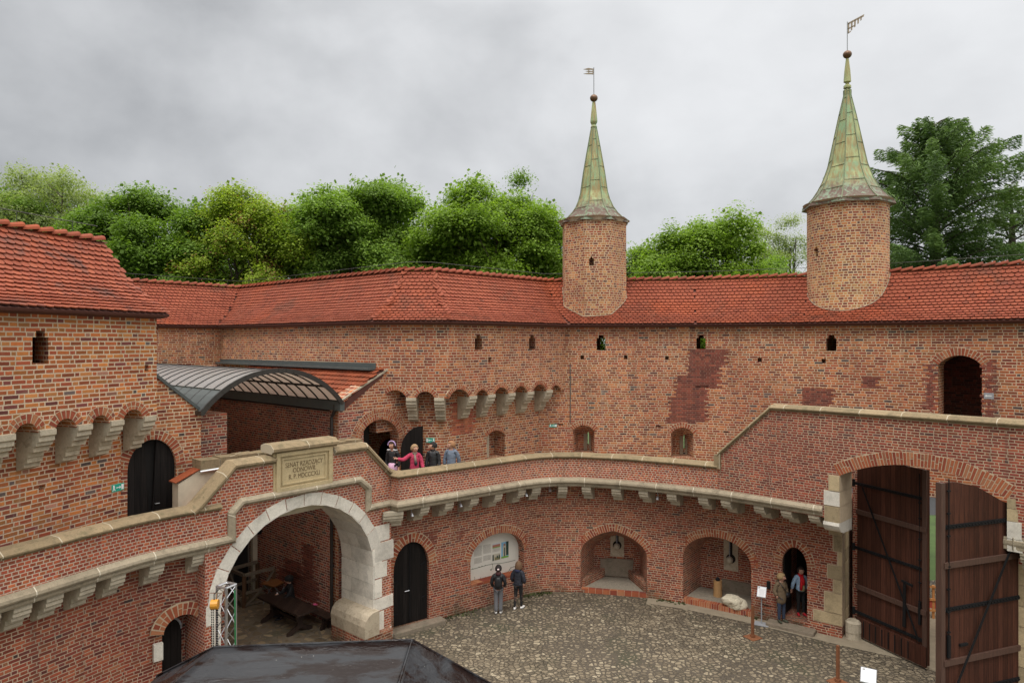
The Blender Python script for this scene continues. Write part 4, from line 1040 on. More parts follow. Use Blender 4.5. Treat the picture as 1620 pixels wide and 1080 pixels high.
# raised brick ledges in the pointed niche
for sgn in (-1, 1):
    c = (NB[0] + NB[1]) / 2; hw = (NB[1] - NB[0]) / 2; mb = MB()
    A = [fNB.P(c + sgn * hw * .985, .13, -.15), fNB.P(c + sgn * hw * .74, .13, -1.48), fNB.P(c + sgn * hw * .36, .13, -1.48), fNB.P(c + sgn * hw * .90, .13, -.15)]
    B = [v + Vector((0, 0, .36 if i in (1, 2) else .30)) for i, v in enumerate(A)]
    mb.add(A + B, [(0, 1, 2, 3), (4, 5, 6, 7), (0, 1, 5, 4), (1, 2, 6, 5), (2, 3, 7, 6), (3, 0, 4, 7)]); mb.build('brick_ledge', BRL, CY)
def keyhole(f, back, s, z0, z1, zc, w, parent, r=.17):
    fb = f.shift(back); mb = MB(); mb.prism([(s - w / 2, z0), (s + w / 2, z0), (s + w / 2, z1), (s - w / 2, z1)], fb, -.05, .03); sl = mb.build('keyhole_stone', CORBD, parent)
    mb = MB(); mb.prism([(s + r * math.cos(a * math.pi / 8), zc + r * math.sin(a * math.pi / 8)) for a in range(16)], fb, .02, .036)
    mb.prism([(s - .055, zc), (s + .055, zc), (s + .055, z1 - .12), (s - .055, z1 - .12)], fb, .02, .035); mb.build('gun_slot', DARK, sl)  # slot's inner shade is a near-black plate on the stone
    return fb
kb = keyhole(fNB, 1.5, (NB[0] + NB[1]) / 2 + .02, .98, 2.15, 1.42, .52, CY)
kc = keyhole(fNC, 1.5, (NC[0] + NC[1]) / 2 + .12, .98, 2.15, 1.42, .52, CY)
for fb, s, lab in ((kb, (NB[0] + NB[1]) / 2 + .02, 'grey stone ball hanging on a chain in the pointed niche'), (kc, (NC[0] + NC[1]) / 2 + .12, 'grey stone ball hanging on a chain in the round-arched niche')):
    r = thing('hanging_ball', lab, 'stone ball', (0, 0, 0), 'stone balls hanging in the niches')
    p = fb.P(s, 1.42, .22); mb = MB(); mb.sphere(p, .125, seg=16, rings=10); mb.build('ball', CORB, r, smooth=True)
    mb = MB(); z = 1.54
    while z < 2.1: mb.tube([(p.x, p.y, z), (p.x, p.y, z + .04)], .022, 6); mb.tube([(p.x, p.y, z + .04), (p.x, p.y, z + .065)], .012, 5); z += .065
    mb.tube([(p.x, p.y, 2.1), tuple(fb.P(s, 2.1, .0))], .012, 5); mb.build('chain', GREYP, r)
mb = MB(); fb = fNB.shift(1.5); c = (NB[0] + NB[1]) / 2; mb.prism([(c - .62, .2), (c + .6, .2), (c + .66, .86), (c + .1, .9), (c - .64, .84)], fb, -.05, .05); mb.build('stone_block', STEP, CY)
mb = MB(); fb = fNC.shift(1.5); c = (NC[0] + NC[1]) / 2; mb.prism([(c - .25, .2), (c + .98, .15), (c + .98, .62), (c - .22, .62)], fb, -.05, .06); mb.build('stone_block', STEP, CY)
# dark inside of door 2, tiled floor
mb = MB(); vs = [fD2.P(ND[0] - .02, .215, -.0), fD2.P(ND[1] + .02, .215, -.0), fD2.P(ND[1] + .02, .215, -1.85), fD2.P(ND[0] - .02, .215, -1.85)]; mb.add(vs + [v - Vector((0, 0, .1)) for v in vs], [(0, 1, 2, 3), (4, 5, 6, 7), (0, 1, 5, 4), (1, 2, 6, 5), (2, 3, 7, 6), (3, 0, 4, 7)]); mb.build('threshold', BRL, CY)
mb = MB(); mb.prism([(ND[0] + .01, .3), (ND[0] + .06, .3), (ND[0] + .06, 2.4), (ND[0] + .01, 2.3)], fD2, -.95, -.12); mb.build('open_door', BLKD, CY)
mb = MB(); mb.prism([(ND[0] - .3, .1), (ND[1] + .3, .1), (ND[1] + .3, 3), (ND[0] - .3, 3)], fD2, -1.89, -1.86); mb.build('door_backing', DARK, CY)  # near-black sheet carries the shade of the room behind
wall('passage_wall', [PA(.4, 10.9), PA(5.3, 10.9)], -.2, 8.4, .6, BR, NECK)
# ============================================================= gate wall on the right
GW = thing('gate_wall', 'high brick wall over the wide gateway with segmental brick arch and sloping sandstone coping', 'wall', (0, 0, 0))
fG1 = Frame(PG[0], PG[1]); fG2 = Frame(PG[2], PG[3])
wall('upper_wall', [PG[0], PG[1]], 4.14, [5.55, 7.26], .5, BRG, GW)
LG = fG2.L
gs0, gs1 = .32, 4.42
ol, arcG = segarch(gs0, gs1, 4.0, 5.42, 5.98, 16)
arcG = [(a, z) for a, z in arcG]
wall('upper_wall', PG[1:], 4.12, 7.27, .98, BRG, GW, [cutter(ol, fG2, 1.1)])
surround(arcG, fG2, .36, GW, bw=.082)
CP2 = [(o, z) for o, z in CPROF]
sweep('coping', PG, [(o, z) for o, z in CP2], COPE, GW, zs=[5.56, 7.25, 7.26, 7.26, 7.26])
mb = MB(); mb.prism([(-.10, 5.16), (.12, 5.16), (.12, 5.70), (-.10, 5.62)], fG1, -.46, .08); mb.build('coping_block', COPE, GW)
# quoins of the left pier
mb = MB()
fN_ = Frame(PG[2], PG[3])
def qb(f, s0, s1, z0, z1, mat_i=0, d=(-.3, .02)): mb.prism([(s0 - .012, z0 - .012), (s1, z0 - .012), (s1, z1 + .012), (s0 - .012, z1 + .012)], f, d[0], .006, 2); mb.prism([(s0 + .014, z0 + .014), (s1 - .006, z0 + .014), (s1 - .006, z1 - .014), (s0 + .014, z1 - .014)], f, d[0], d[1] + random.uniform(-.006, .006), mat_i)
for s0, z0, z1, mi in ((.02, 4.95, 5.42, 0), (-.13, 4.50, 4.95, 1), (-.10, 4.02, 4.50, 0)):
    qb(fG2, s0, gs0 + .02, z0, z1, mi, (-.97, .03))
# moulded stone below the jutting jamb
qs = [(-.97, 4.02), (.06, 4.02), (.08, 3.93), (.02, 3.82), (-.10, 3.74), (-.3, 3.68), (-.97, 3.66)]
vs = []
for s in (-.12, gs0 + .02):
    for o, z in qs: vs.append(fG2.P(s, z, o))
m_ = len(qs); mb.add(vs, [list(range(m_)), list(range(2 * m_ - 1, m_ - 1, -1))] + [[i, m_ + i, m_ + (i + 1) % m_, (i + 1) % m_] for i in range(m_)], 1)
mb.build('quoin', [QUO, WHT, MORT], GW)
fq_ = Frame(LW[-2], LW[-1]); Lq = fq_.L
mb = MB()
for x0_, z0, z1, mi in ((1311.7, 3.25, 3.72, 0), (1318, 2.72, 3.25, 0), (1326, 2.28, 2.72, 0), (1309, 1.85, 2.28, 0), (1318, 1.40, 1.85, 0), (1304, .75, 1.40, 0), (1287, .38, .75, 0)):
    s0 = fq_.px(x0_) - Lq
    qb(fq_, Lq + s0, Lq + .012, z0, z1, mi, (-.36, .015))
    mb.prism([(Lq - .01, z0 + .008), (Lq + .012, z0 + .008), (Lq + .012, z1 - .008), (Lq - .01, z1 - .008)], fq_, -1.1, -.37, mi)
mb.build('quoin', [QUO, WHT, MORT], GW)
mb = MB(); mb.prism([(Lq - .14, .38), (Lq + .004, .38), (Lq + .004, 3.7), (Lq - .14, 3.7)], fq_, -1.0, .005); mb.build('mortar_joint', MORT, GW)
q = fq_.P(Lq + .28, 0, -.25)
mb = MB(); mb.tube([(q.x, q.y, -.05), (q.x, q.y, .2), (q.x, q.y, .22), (q.x, q.y, .52), (q.x, q.y, .58)], [.23, .23, .24, .23, .17], 14)
tag(mb.build('guard_stone', CORB, smooth=False), 'round white guard stone at the foot of the left gate pier', 'guard stone')
# right pier
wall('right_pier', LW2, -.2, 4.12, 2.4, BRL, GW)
fR = Frame(*LW2); mb = MB(); z = -.02; i = 0
while z < 3.6:
    h = random.uniform(.38, .55); w_ = random.choice((.4, .6, .85)); z1 = min(z + h, 3.6)
    qb(fR, -.012, w_, z, z1, 0, (-.3, .015)); mb.prism([(-.012, z + .008), (.02, z + .008), (.02, z1 - .008), (-.012, z1 - .008)], fR, -1.0, -.31, 0); z = z1
for s1, z0, z1, mi in ((4.70, 4.42, 4.86, 1), (4.62, 4.86, 5.18, 0), (4.58, 5.18, 5.44, 0)):
    mb.prism([(gs1 - .02, z0 + .006), (s1, z0 + .006), (s1, z1 - .006), (gs1 - .02, z1 - .006)], fG2, -.97, .02, mi)
mb.build('quoin', [QUO, WHT, MORT], GW)
sweep('string_course', [tuple(fG2.P(gs1 + .12, 0).xy), PG[3], PG[4]], SPROF, STRG, GW)
for s in (gs1 + .42, gs1 + 1.25, gs1 + 2.1):
    q = fG2.P(s, 0, 0) if s < LG else Frame(PG[3], PG[4]).P(s - LG, 0, 0)
    n_ = fG2.n; corbel(Vector((q.x, q.y)) - n_ * .72, n_, .36, [(o * 1.06, z) for o, z in SMALLP], CORB, GW)
mb = MB(); mb.prism([(gs1 - .02, 4.1), (gs1 + .3, 4.1), (gs1 + .3, 4.42), (gs1 - .02, 4.42)], fG2, -.97, .01, 0); mb.build('jamb_stone', WHT, GW)
# passage sides behind the gate
wall('gateway_side', [(11.15, 22.35), (14.0, 27.2)], -.2, 5.6, -.8, BRG, GW)
# big leaves
GD = []
def gate_leaf(label, h, fr_, zt0, zt1, flip):
    t = thing('gate_leaf', label, 'gate', (0, 0, 0), 'two leaves of the courtyard gate')
    f = Frame(h, fr_); L = f.L
    poly = [(0, .12), (L, .12), (L, zt1), (L * .75, zt1 + .02 if flip else zt1), (L * .4, (zt0 * .55 + zt1 * .45) + .04), (0, zt0)]
    mb = MB(); mb.prism(poly, f, -.10, 0); mb.build('boards', GATEW, t)
    mb = MB()
    for z in ((4.0, 1.62) if not flip else (3.95, 1.62)): mb.prism([(.0, z - .07), (L, z - .07), (L, z + .07), (0, z + .07)], f, 0, .06)
    mb.prism([(L - .13, .12), (L, .12), (L, zt1), (L - .13, zt1)], f, 0, .035)
    mb.build('rail', wood_rail, t)
    for z in (4.88, 2.84, .80):
        mb = MB(); mb.prism([(-.1, z - .045), (L - .12, z - .045), (L - .12, z + .045), (-.1, z + .045)], f, .002, .03)
        k = 0.05
        while k < L - .15: mb.box(f.P(k, z, .035), (.03, .03, .03), f.M()); k += .11
        mb.tube([f.P(-.12, z - .1, .02), f.P(-.12, z + .12, .02)], .05, 8)
        mb.build('strap_hinge', IRON, t)
    mb = MB()
    a, b_ = (0.25, 4.82), (L - .2, .75)
    dx, dz = b_[0] - a[0], b_[1] - a[1]; q = math.hypot(dx, dz); px_, pz_ = -dz / q * .025, dx / q * .025
    mb.prism([(a[0] - px_, a[1] - pz_), (b_[0] - px_, b_[1] - pz_), (b_[0] + px_, b_[1] + pz_), (a[0] + px_, a[1] + pz_)], f, .064, .082)
    mb.build('brace', IRON, t)
    mb = MB(); s = L - .2
    mb.tube([f.P(s, 1.3, .05), f.P(s, zt1 - .12, .05)], .014, 6)
    for z in (1.9, 2.45, 3.1, 3.7, 4.3, 4.75): mb.box(f.P(s, z, .045), (.09, .03, .035), f.M())
    mb.box(f.P(s, 1.55, .045), (.07, .05, .62), f.M()); mb.build('bolt', IRON, t)
    if not flip:
        mb = MB(); s = L * .72
        mb.prism([(s - .05, 1.0), (s + .05, 1.0), (s + .06, 2.3), (s - .02, 2.32)], f, .07, .10); mb.prism([(s - .08, 2.3), (s + .28, 2.26), (s + .28, 2.33), (s - .08, 2.37)], f, .07, .10); mb.build('latch', IRON, t)
        mb = MB()
        mb.prism([(0, .08), (L, .08), (L, .66), (0, .66)], f, .002, .06); mb.build('kick_board', GATEW, t)
        for k in range(8): mb = MB(); mb.prism([(.28 + k * .22, .12), (.31 + k * .22, .12), (.31 + k * .22, .62), (.28 + k * .22, .62)], f, .06, .075); mb.build('kick_strip', IRON, t)
    return t
wood_rail = wood_mat('gate_rail_oak', (.10, .050, .034), (.055, .028, .02))
gate_leaf('left leaf of the big brown gate with a long drop latch and strapped foot boards', (11.0, 21.75), (11.88, 19.53), 5.95, 5.72, False)
gate_leaf('right leaf of the big brown gate, nearer the camera and cut by the picture edge', (12.98, 17.6), (10.47, 16.68), 5.5, 5.62, True) if False else None
# right leaf: seen from its inner side, free edge on the left
def right_leaf():
    t = thing('gate_leaf', 'right leaf of the big brown gate, nearer the camera and cut by the picture edge', 'gate', (0, 0, 0), 'two leaves of the courtyard gate')
    f = Frame((10.47, 16.66), (13.02, 17.55)); L = f.L
    mb = MB(); mb.prism([(0, .12), (L, .12), (L, 5.15), (L * .78, 5.35), (L * .45, 5.78), (L * .2, 5.93), (0, 5.95)], f, -.10, 0); mb.build('boards', GATEW, t)
    mb = MB()
    for z in (3.93, 1.55): mb.prism([(.05, z - .07), (L, z - .07), (L, z + .07), (.05, z + .07)], f, 0, .06)
    mb.prism([(-.03, .12), (.10, .12), (.10, 5.95), (-.03, 5.95)], f, -.12, .035); mb.build('rail', wood_rail, t)
    for z in (4.86, 2.84, .75):
        mb = MB(); mb.prism([(.1, z - .05), (L, z - .05), (L, z + .05), (.1, z + .05)], f, .002, .03); k = .15
        while k < L: mb.box(f.P(k, z, .035), (.03, .03, .03), f.M()); k += .11
        mb.build('strap_hinge', IRON, t)
    mb = MB(); a, b_ = (L - .1, 4.6), (.15, .5); dx, dz = b_[0] - a[0], b_[1] - a[1]; q = math.hypot(dx, dz); px_, pz_ = -dz / q * .028, dx / q * .028
    mb.prism([(a[0] - px_, a[1] - pz_), (b_[0] - px_, b_[1] - pz_), (b_[0] + px_, b_[1] + pz_), (a[0] + px_, a[1] + pz_)], f, .064, .085); mb.build('brace', IRON, t)
    mb = MB(); s = .2; mb.tube([f.P(s, 1.7, .05), f.P(s, 6.05, .05)], .016, 6)
    for z in (2.3, 2.8, 3.35, 3.9, 4.65, 5.2, 5.75): mb.box(f.P(s, z, .045), (.10, .03, .04), f.M())
    mb.box(f.P(s, 1.95, .045), (.08, .05, .55), f.M()); mb.box(f.P(.72, 1.92, .03), (.26, .05, .06), f.M()); mb.build('bolt', IRON, t)
right_leaf()

# ============================================================= left gallery
GL_ = thing('left_gallery', 'curving brick gallery parapet in the left foreground with sandstone coping and paired corbels', 'gallery', (0, 0, 0))
wall('parapet', PL, 4.14, 5.17, .36, BRP, GL_)
sweep('coping', PL + [tuple(AB.P(.12, 0, .02).xy)], [(o, z + 5.17) for o, z in CPROF], COPE, GL_)
sweep('string_course', PL, SPROF, STRG, GL_)
fPL = frames(PL)
for x in (-92, -48, 2, 52, 103, 155, 203, 264, 331):
    if x < 1: f = fPL[2] if x < -40 else fPL[3]; a = f.px(x)
    else: f, a = at_px(fPL, x - 14)
    q = f.P(a, 0, -.03); corbel(Vector((q.x, q.y)) - f.n * .66, f.n, .34, SMALLP, CORB, GL_)
flo = [tuple(p) for p in miter(PL, -.3)] + [PA(.05, .3), PA(5.6, .3), PA(5.6, 2.4), PA(-1.5, 2.4)] + TLo[::-1]
mb = MB(); n_ = len(flo); mb.add([(x, y, 4.12) for x, y in flo] + [(x, y, 4.38) for x, y in flo], [list(range(n_)), list(range(2 * n_ - 1, n_ - 1, -1))] + [[i, n_ + i, n_ + (i + 1) % n_, (i + 1) % n_] for i in range(n_)])
mb.build('gallery_floor', STEP, GL_) if False else None
mb = MB(); flo = [tuple(p) for p in miter(PL, -.3)] + [PA(.0, .4), PA(.0, 2.2), PA(-1.5, 2.3)] + TLo[::-1]; n_ = len(flo)
mb.add([(x, y, 4.12) for x, y in flo] + [(x, y, 4.38) for x, y in flo], [list(range(n_)), list(range(2 * n_ - 1, n_ - 1, -1))] + [[i, n_ + i, n_ + (i + 1) % n_, (i + 1) % n_] for i in range(n_)]); mb.build('gallery_floor', STEP, GL_)
fLL = frames(LL)
fK = Frame(LL[-3], LL[-1])
a0 = fK.px(259); a1 = fK.px(317.5); _, zc = fK.px(289, 972); _, zs = fK.px(262, 1003)
olK, arcK = arch(a0, a1, -.1, zs, zc, 14)
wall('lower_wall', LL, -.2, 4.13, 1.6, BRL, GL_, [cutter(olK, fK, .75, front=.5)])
surround(arcK, fK, .30, GL_, bw=.09)
fk = fK.shift(.5); L_, ar = arch(a0 - .05, a0 + (a1 - a0) * .62, -.1, zs - .12, zc - .16, 12)
dd = leaf('door', clean([(a0 - .05, -.05), (a0 + (a1 - a0) * .62, -.05)] + ar[::-1]), fk, .08, BLKD, GL_)
mb = MB()
for i in range(len(ar) - 1): mb.beam(fk.P(ar[i][0], ar[i][1], .045), fk.P(ar[i + 1][0], ar[i + 1][1], .045), .02, .05)
mb.build('door_edging', GREYP, dd)
mb = MB(); mb.prism([(a0 - .2, -.1), (a1 + .2, -.1), (a1 + .2, 2.9), (a0 - .2, 2.9)], fK, -.745, -.73); mb.build('door_backing', BRPAS, GL_)
mb = MB(); q0, z1 = fK.px(243, 1020); q1 = fK.px(258); _, z0 = fK.px(250, 1045); mb.prism([(q0, z0), (q1, z0), (q1, z1), (q0, z1)], fK, -.1, .012); mb.build('jamb_stone', WHT, GL_)

# ============================================================= bridge arch with the inscription
BA = thing('bridge_arch', 'brick bridge over a wide white limestone arch with an inscribed stone tablet', 'arch', (0, 0, 0))
ol, arcA = arch(.08, 4.92, -.5, 2.5, 4.82, 28)
olc, _ = arch(.08, 4.92, -.5, 2.5, 4.82, 28)
mb = MB(); mb.prism([(-.28, -.2), (5.60, -.2), (5.60, 5.05), (-.28, 5.05)], AB, -1.6, 0); o = mb.build('arch_wall', BRP, BA)
boolcut(o, [cutter(olc, AB, 2.2)])
TOPP = [(-.50, 5.05), (5.68, 5.05), (5.68, 5.17), (5.42, 5.32), (4.58, 6.14), (3.5, 6.14), (3.5, 6.2), (1.6, 6.2), (1.6, 6.14), (.52, 6.14), (-.34, 5.30), (-.5, 5.17)]
mb = MB(); mb.prism(TOPP, AB, -.42, 0); mb.build('parapet', BRP, BA)
ECP = [(-.46, -.04), (.04, -.04), (.06, .02), (.12, .03), (.12, .08), (-.02, .17), (-.32, .18), (-.46, .12)]
sweep_elev('coping', [(-.56, 5.16), (-.40, 5.27), (.50, 6.15), (1.62, 6.15)], AB, ECP, COPE, BA)
sweep_elev('coping', [(3.48, 6.15), (4.60, 6.15), (5.46, 5.29), (5.74, 5.17)], AB, ECP, COPE, BA)
HP = [(-.02, -.10), (.05, -.10), (.13, -.03), (.13, .03), (.05, .11), (-.02, .11)]
sweep_elev('hood_mould', [(-.30, 4.34), (.40, 4.34), (.40, 5.0), (.66, 5.25), (4.36, 5.25), (4.70, 4.96), (4.70, 4.34), (5.56, 4.34)], AB, HP, STRG, BA)
# white voussoirs, soffit and jambs
surround(arcA, AB, .34, BA, bw=.52, proud=.014, mats=[WHT, MORT], base=False, name='white_voussoirs')
mb = MB(); rs, LLn = resample(arcA, 15)
for i in range(15):
    p, q = rs[i][0], rs[i + 1][0]; pn, qn = rs[i][1], rs[i + 1][1]
    for y0, y1 in ((-1.61, -1.1), (-1.09, -.55), (-.54, .012)):
        mb.prism([p.lerp(q, .01) - pn * .02, q.lerp(p, .01) - qn * .02, q.lerp(p, .01) + qn * .01, p.lerp(q, .01) + pn * .01], AB, y0, y1)
for s0, s1 in ((.06, .10), (4.90, 4.94)):
    z = -.02
    while z < 2.5:
        z1 = min(z + random.uniform(.38, .6), 2.5); c = random.uniform(.5, 1.1)
        for y0, y1 in ((-1.61, -c), (-c + .01, .012)): mb.prism([(s0 - .012 if s0 < 1 else s0 - .016, z + .006), (s1 + .016 if s0 < 1 else s1 + .012, z + .006), (s1 + .016 if s0 < 1 else s1 + .012, z1 - .006), (s0 - .012 if s0 < 1 else s0 - .016, z1 - .006)], AB, y0, y1)
        z = z1
mb.build('arch_lining', WHT, BA)
mb = MB()
for s0, s1, z0, z1 in ((4.95, 5.52, 3.22, 3.72), (4.95, 5.68, 2.62, 3.18), (4.95, 5.42, 2.12, 2.58), (4.95, 5.22, 1.50, 2.08), (4.95, 5.66, 1.10, 1.48), (4.95, 5.30, .50, 1.06), (4.95, 5.60, .30, .48), (5.0, 5.66, .12, .30)):
    mb.prism([(s0, z0), (s1, z0 + random.uniform(-.02, .02)), (s1, z1), (s0, z1)], AB, -.3, .012 + random.uniform(0, .006))
mb.build('jamb_stone', WHT, BA); mb = MB()
for s0, s1, z0, z1 in ((-.26, .05, 2.3, 2.78), (-.12, .05, 1.1, 2.30), (-.2, .05, .3, 1.12)):
    mb.prism([(s0, z0), (s1, z0), (s1, z1), (s0, z1)], AB, -.3, .013)
mb.build('jamb_stone', WHT, BA)
# bumper stone: rounded block running along the right jamb, on a rubble foot
mb = MB(); pr = [(4.95, .5), (4.42, .5), (4.40, .85), (4.45, 1.02), (4.56, 1.14), (4.70, 1.2), (4.95, 1.22)]
for y0, y1 in ((-1.5, -.85), (-.84, -.12), (-.11, .24)): mb.prism([(a, z) for a, z in pr][::-1], AB, y0, y1)
mb.build('bumper_stone', CORBD, BA)
mb = MB(); mb.prism([(4.43, -.1), (5.5, -.1), (5.5, .5), (4.43, .5)], AB, -1.5, .2); mb.build('bumper_foot', BRL, BA)
# tablet
mb = MB(); mb.prism([(1.56, 5.30), (3.44, 5.30), (3.44, 6.40), (1.56, 6.40)], AB, -.4, .03)
for a in ((1.62, 5.33, 3.38, 5.43), (1.62, 6.28, 3.38, 6.38), (1.62, 5.43, 1.73, 6.28), (3.27, 5.43, 3.38, 6.28)): mb.prism([(a[0], a[1]), (a[2], a[1]), (a[2], a[3]), (a[0], a[3])], AB, .02, .085)
for a in ((1.80, 5.49, 3.20, 5.53), (1.80, 6.18, 3.20, 6.22), (1.80, 5.53, 1.84, 6.18), (3.16, 5.53, 3.20, 6.18)): mb.prism([(a[0], a[1]), (a[2], a[1]), (a[2], a[3]), (a[0], a[3])], AB, .02, .06)
tb = mb.build('tablet', PLQ, BA)
sweep_elev('tablet_coping', [(1.48, 6.42), (3.54, 6.42)], AB, [(-.5, -.03), (.06, -.05), (.10, .0), (.16, .02), (.16, .09), (.02, .20), (-.35, .21), (-.5, .15)], COPE, BA)
LET = simple('cut_letters', (.17, .12, .06), .9)
def text(s, size, fr, sc, z, out, mat, parent, ext=.004, name='lettering', sx=1.0):
    cu = bpy.data.curves.new('t', 'FONT'); cu.body = s; cu.size = size; cu.align_x = 'CENTER'; cu.align_y = 'CENTER'; cu.extrude = ext
    o = bpy.data.objects.new('t', cu); COL.objects.link(o)
    dg = bpy.context.evaluated_depsgraph_get(); me = bpy.data.meshes.new_from_object(o.evaluated_get(dg)); bpy.data.objects.remove(o)
    u, n = fr.u, fr.n; p = fr.P(sc, z, out)
    M = Matrix(((u.x * sx, 0, n.x, p.x), (u.y * sx, 0, n.y, p.y), (0, 1, 0, p.z), (0, 0, 0, 1))); me.transform(M)
    return link(name, me, parent, mat)
for s, z in (('SENAT RZĄDZĄCY', 6.01), ('ODNOWIŁ', 5.85), ('R. P. MDCCCXLI', 5.68)): text(s, .185, AB, 2.5, z, .034, LET, tb, sx=.74 if len(s) > 10 else .8)
# plastered wall behind the bridge parapet
PW = thing('plastered_wall', 'low cream plastered wall with rough stone coping behind the bridge arch', 'wall', (0, 0, 0))
mb = MB(); mb.prism([(-.42, 4.3), (5.35, 4.3), (5.35, 6.0), (.15, 6.0), (-.42, 5.7)], AB, -1.55, -1.2); mb.build('wall', PLAS, PW)
mb = MB(); x = .12
while x < 5.3:
    w_ = random.uniform(.5, .8); x1 = min(x + w_, 5.38); mb.prism([(x + .006, 6.0), (x1 - .006, 6.0), (x1 - .006, 6.26 + random.uniform(-.02, .02)), (x + .006, 6.26 + random.uniform(-.02, .02))], AB, -1.62, -1.12); x = x1
mb.build('stone_coping', COPE, PW)
mb = MB()
for k in range(3):
    s0 = -.50 + k * .20; z = 5.74 + k * .085
    mb.prism([(s0, z), (s0 + .22, z + .094), (s0 + .22, z + .12), (s0, z + .026)], AB, -1.58, -1.17, 0, .5)
mb.build('verge_tiles', TILP, PW)
mb = MB(); mb.tube([AB.P(.1, 5.97, -1.1), AB.P(1.1, 5.99, -1.1)], .03, 6); mb.build('pipe', ALU, PW)

# ============================================================= turrets
def turret(name, label, cx, cy, r, z0, z1, seg, spire, ball, pole, vane, slot, rot=0.0, flip=1):
    t = thing(name, label, 'turret', (0, 0, 0), 'roof turrets with copper spires')
    mb = MB(); ring = []
    sg = 48 if seg > 12 else seg
    for z in (z0, z1): ring.append([(cx + r * math.cos(rot + 2 * math.pi * k / sg), cy + r * math.sin(rot + 2 * math.pi * k / sg), z) for k in range(sg)])
    mb.add(ring[0] + ring[1], [list(range(sg)), list(range(sg, 2 * sg))] + [[k, (k + 1) % sg, sg + (k + 1) % sg, sg + k] for k in range(sg)])
    o = mb.build('turret_wall', BRTU, t)
    # slit window
    x, y0, y1 = slot; rr = (x - 810) / 1080; a = None
    best = None
    for k in range(720):
        an = -math.pi + k * math.pi / 720
        px_, py_ = cx + r * math.cos(an), cy + r * math.sin(an)
        e = abs(px_ / py_ - rr)
        if best is None or e < best[0]: best = (e, an, py_)
    an = best[1]; nx, ny = math.cos(an), math.sin(an)
    f = Frame((cx + r * nx, cy + r * ny), (cx + r * nx - ny, cy + r * ny + nx))
    zt = CAMZ + (540 - y0) / 1080 * best[2]; zb = CAMZ + (540 - y1) / 1080 * best[2]
    boolcut(o, [cutter([(-.1, zb), (.1, zb), (.1, zt - .14), (.04, zt - .1), (0, zt), (-.04, zt - .1), (-.1, zt - .14)], f, .5, front=.3)])
    if seg > 12:   # metric uv around the drum
        uvl = o.data.uv_layers[0].data
        for p in o.data.polygons:
            if abs(p.normal.z) < .5:
                ca = math.atan2(p.center.y - cy, p.center.x - cx)
                for li in p.loop_indices:
                    c = o.data.vertices[o.data.loops[li].vertex_index].co; aa = math.atan2(c.y - cy, c.x - cx)
                    while aa - ca > math.pi: aa -= 2 * math.pi
                    while aa - ca < -math.pi: aa += 2 * math.pi
                    uvl[li].uv = (aa * r, c.z)
    mb = MB(); n8 = 16 if seg > 12 else 8
    mb.tube([(cx, cy, z1 - .02), (cx, cy, z1 + .10), (cx, cy, z1 + .16)], [r + .02, r + .07, r + .16], 48 if seg > 12 else 8); mb.build('cornice', CORBD, t)
    # spire: 8 sides
    rt = R(22.5) if seg == 8 else rot; V = []; F = []; S = 8; UVv = []
    ro = rot
    for (rr_, z) in spire:
        for k in range(S): V.append((cx + rr_ * math.cos(ro + 2 * math.pi * k / S), cy + rr_ * math.sin(ro + 2 * math.pi * k / S), z))
    for i in range(len(spire) - 1):
        for k in range(S): F.append([i * S + k, i * S + (k + 1) % S, (i + 1) * S + (k + 1) % S, (i + 1) * S + k])
    F.append(list(range(S))[::-1]); F.append([(len(spire) - 1) * S + k for k in range(S)])
    me = bpy.data.meshes.new('spire'); me.from_pydata(V, [], F); me.update(); uvl = me.uv_layers.new(name='UVMap').data
    for lp in me.loops:
        c = me.vertices[lp.vertex_index].co; uvl[lp.index].uv = (math.atan2(c.y - cy, c.x - cx), c.z - spire[0][1])
    sp = link('spire', me, t, COPP)
    mb = MB()
    for k in range(S):
        a = ro + 2 * math.pi * k / S
        mb.tube([(cx + rr_ * 1.005 * math.cos(a), cy + rr_ * 1.005 * math.sin(a), z + .01) for rr_, z in spire[1:-6]], .02, 5)
        b_ = ro + 2 * math.pi * (k + 1) / S
        zz = [spire[1][1] + .55 + (k % 2) * .28 + j * .92 for j in range(8)]
        for z in zz:
            for i in range(len(spire) - 7):
                (r0, za), (r1, zb_) = spire[i], spire[i + 1]
                if za <= z < zb_:
                    q = r0 + (r1 - r0) * (z - za) / (zb_ - za) + .006
                    mb.tube([(cx + q * math.cos(a), cy + q * math.sin(a), z), (cx + q * math.cos(b_), cy + q * math.sin(b_), z + .03)], .012, 4)
    mb.build('seam', COPS, sp)
    mb = MB(); mb.sphere((cx, cy, ball[0]), ball[1], (1, 1, .93), 16, 12); mb.build('ball', COPBAL, t, smooth=True)
    mb = MB(); mb.tube([(cx, cy, ball[0]), (cx, cy, pole)], .018, 6); mb.build('pole', GREYP, t)
    mb = MB(); z = pole - .42; th = .012; fx = flip
    f = Frame((cx, cy), (cx + fx, cy - .2)) if vane else None
    L = .62 * (1)
    for pl in vane: mb.prism(pl, f, -th, th)
    mb.build('weather_vane', STEELV, t)
    return t
STEELV = simple('gilt_grey_vane', (.30, .24, .17), .45, .6, .3, 9)
def YZ(y, d): return CAMZ + (540 - y) / 1080 * d
d1 = 29.75; cx1 = (939.5 - 810) / 1080 * d1; k1 = d1 / 1080
sp1 = [(55, 355.5), (53.5, 352.5), (46, 347), (38, 339), (31, 329), (25.5, 317), (22, 305), (17.2, 272), (10.8, 237), (5.2, 207), (4.2, 203), (5.4, 201.5), (3.6, 198), (5.6, 194), (5.8, 192), (4.4, 178), (2.6, 162)]
p1 = YZ(108, d1)
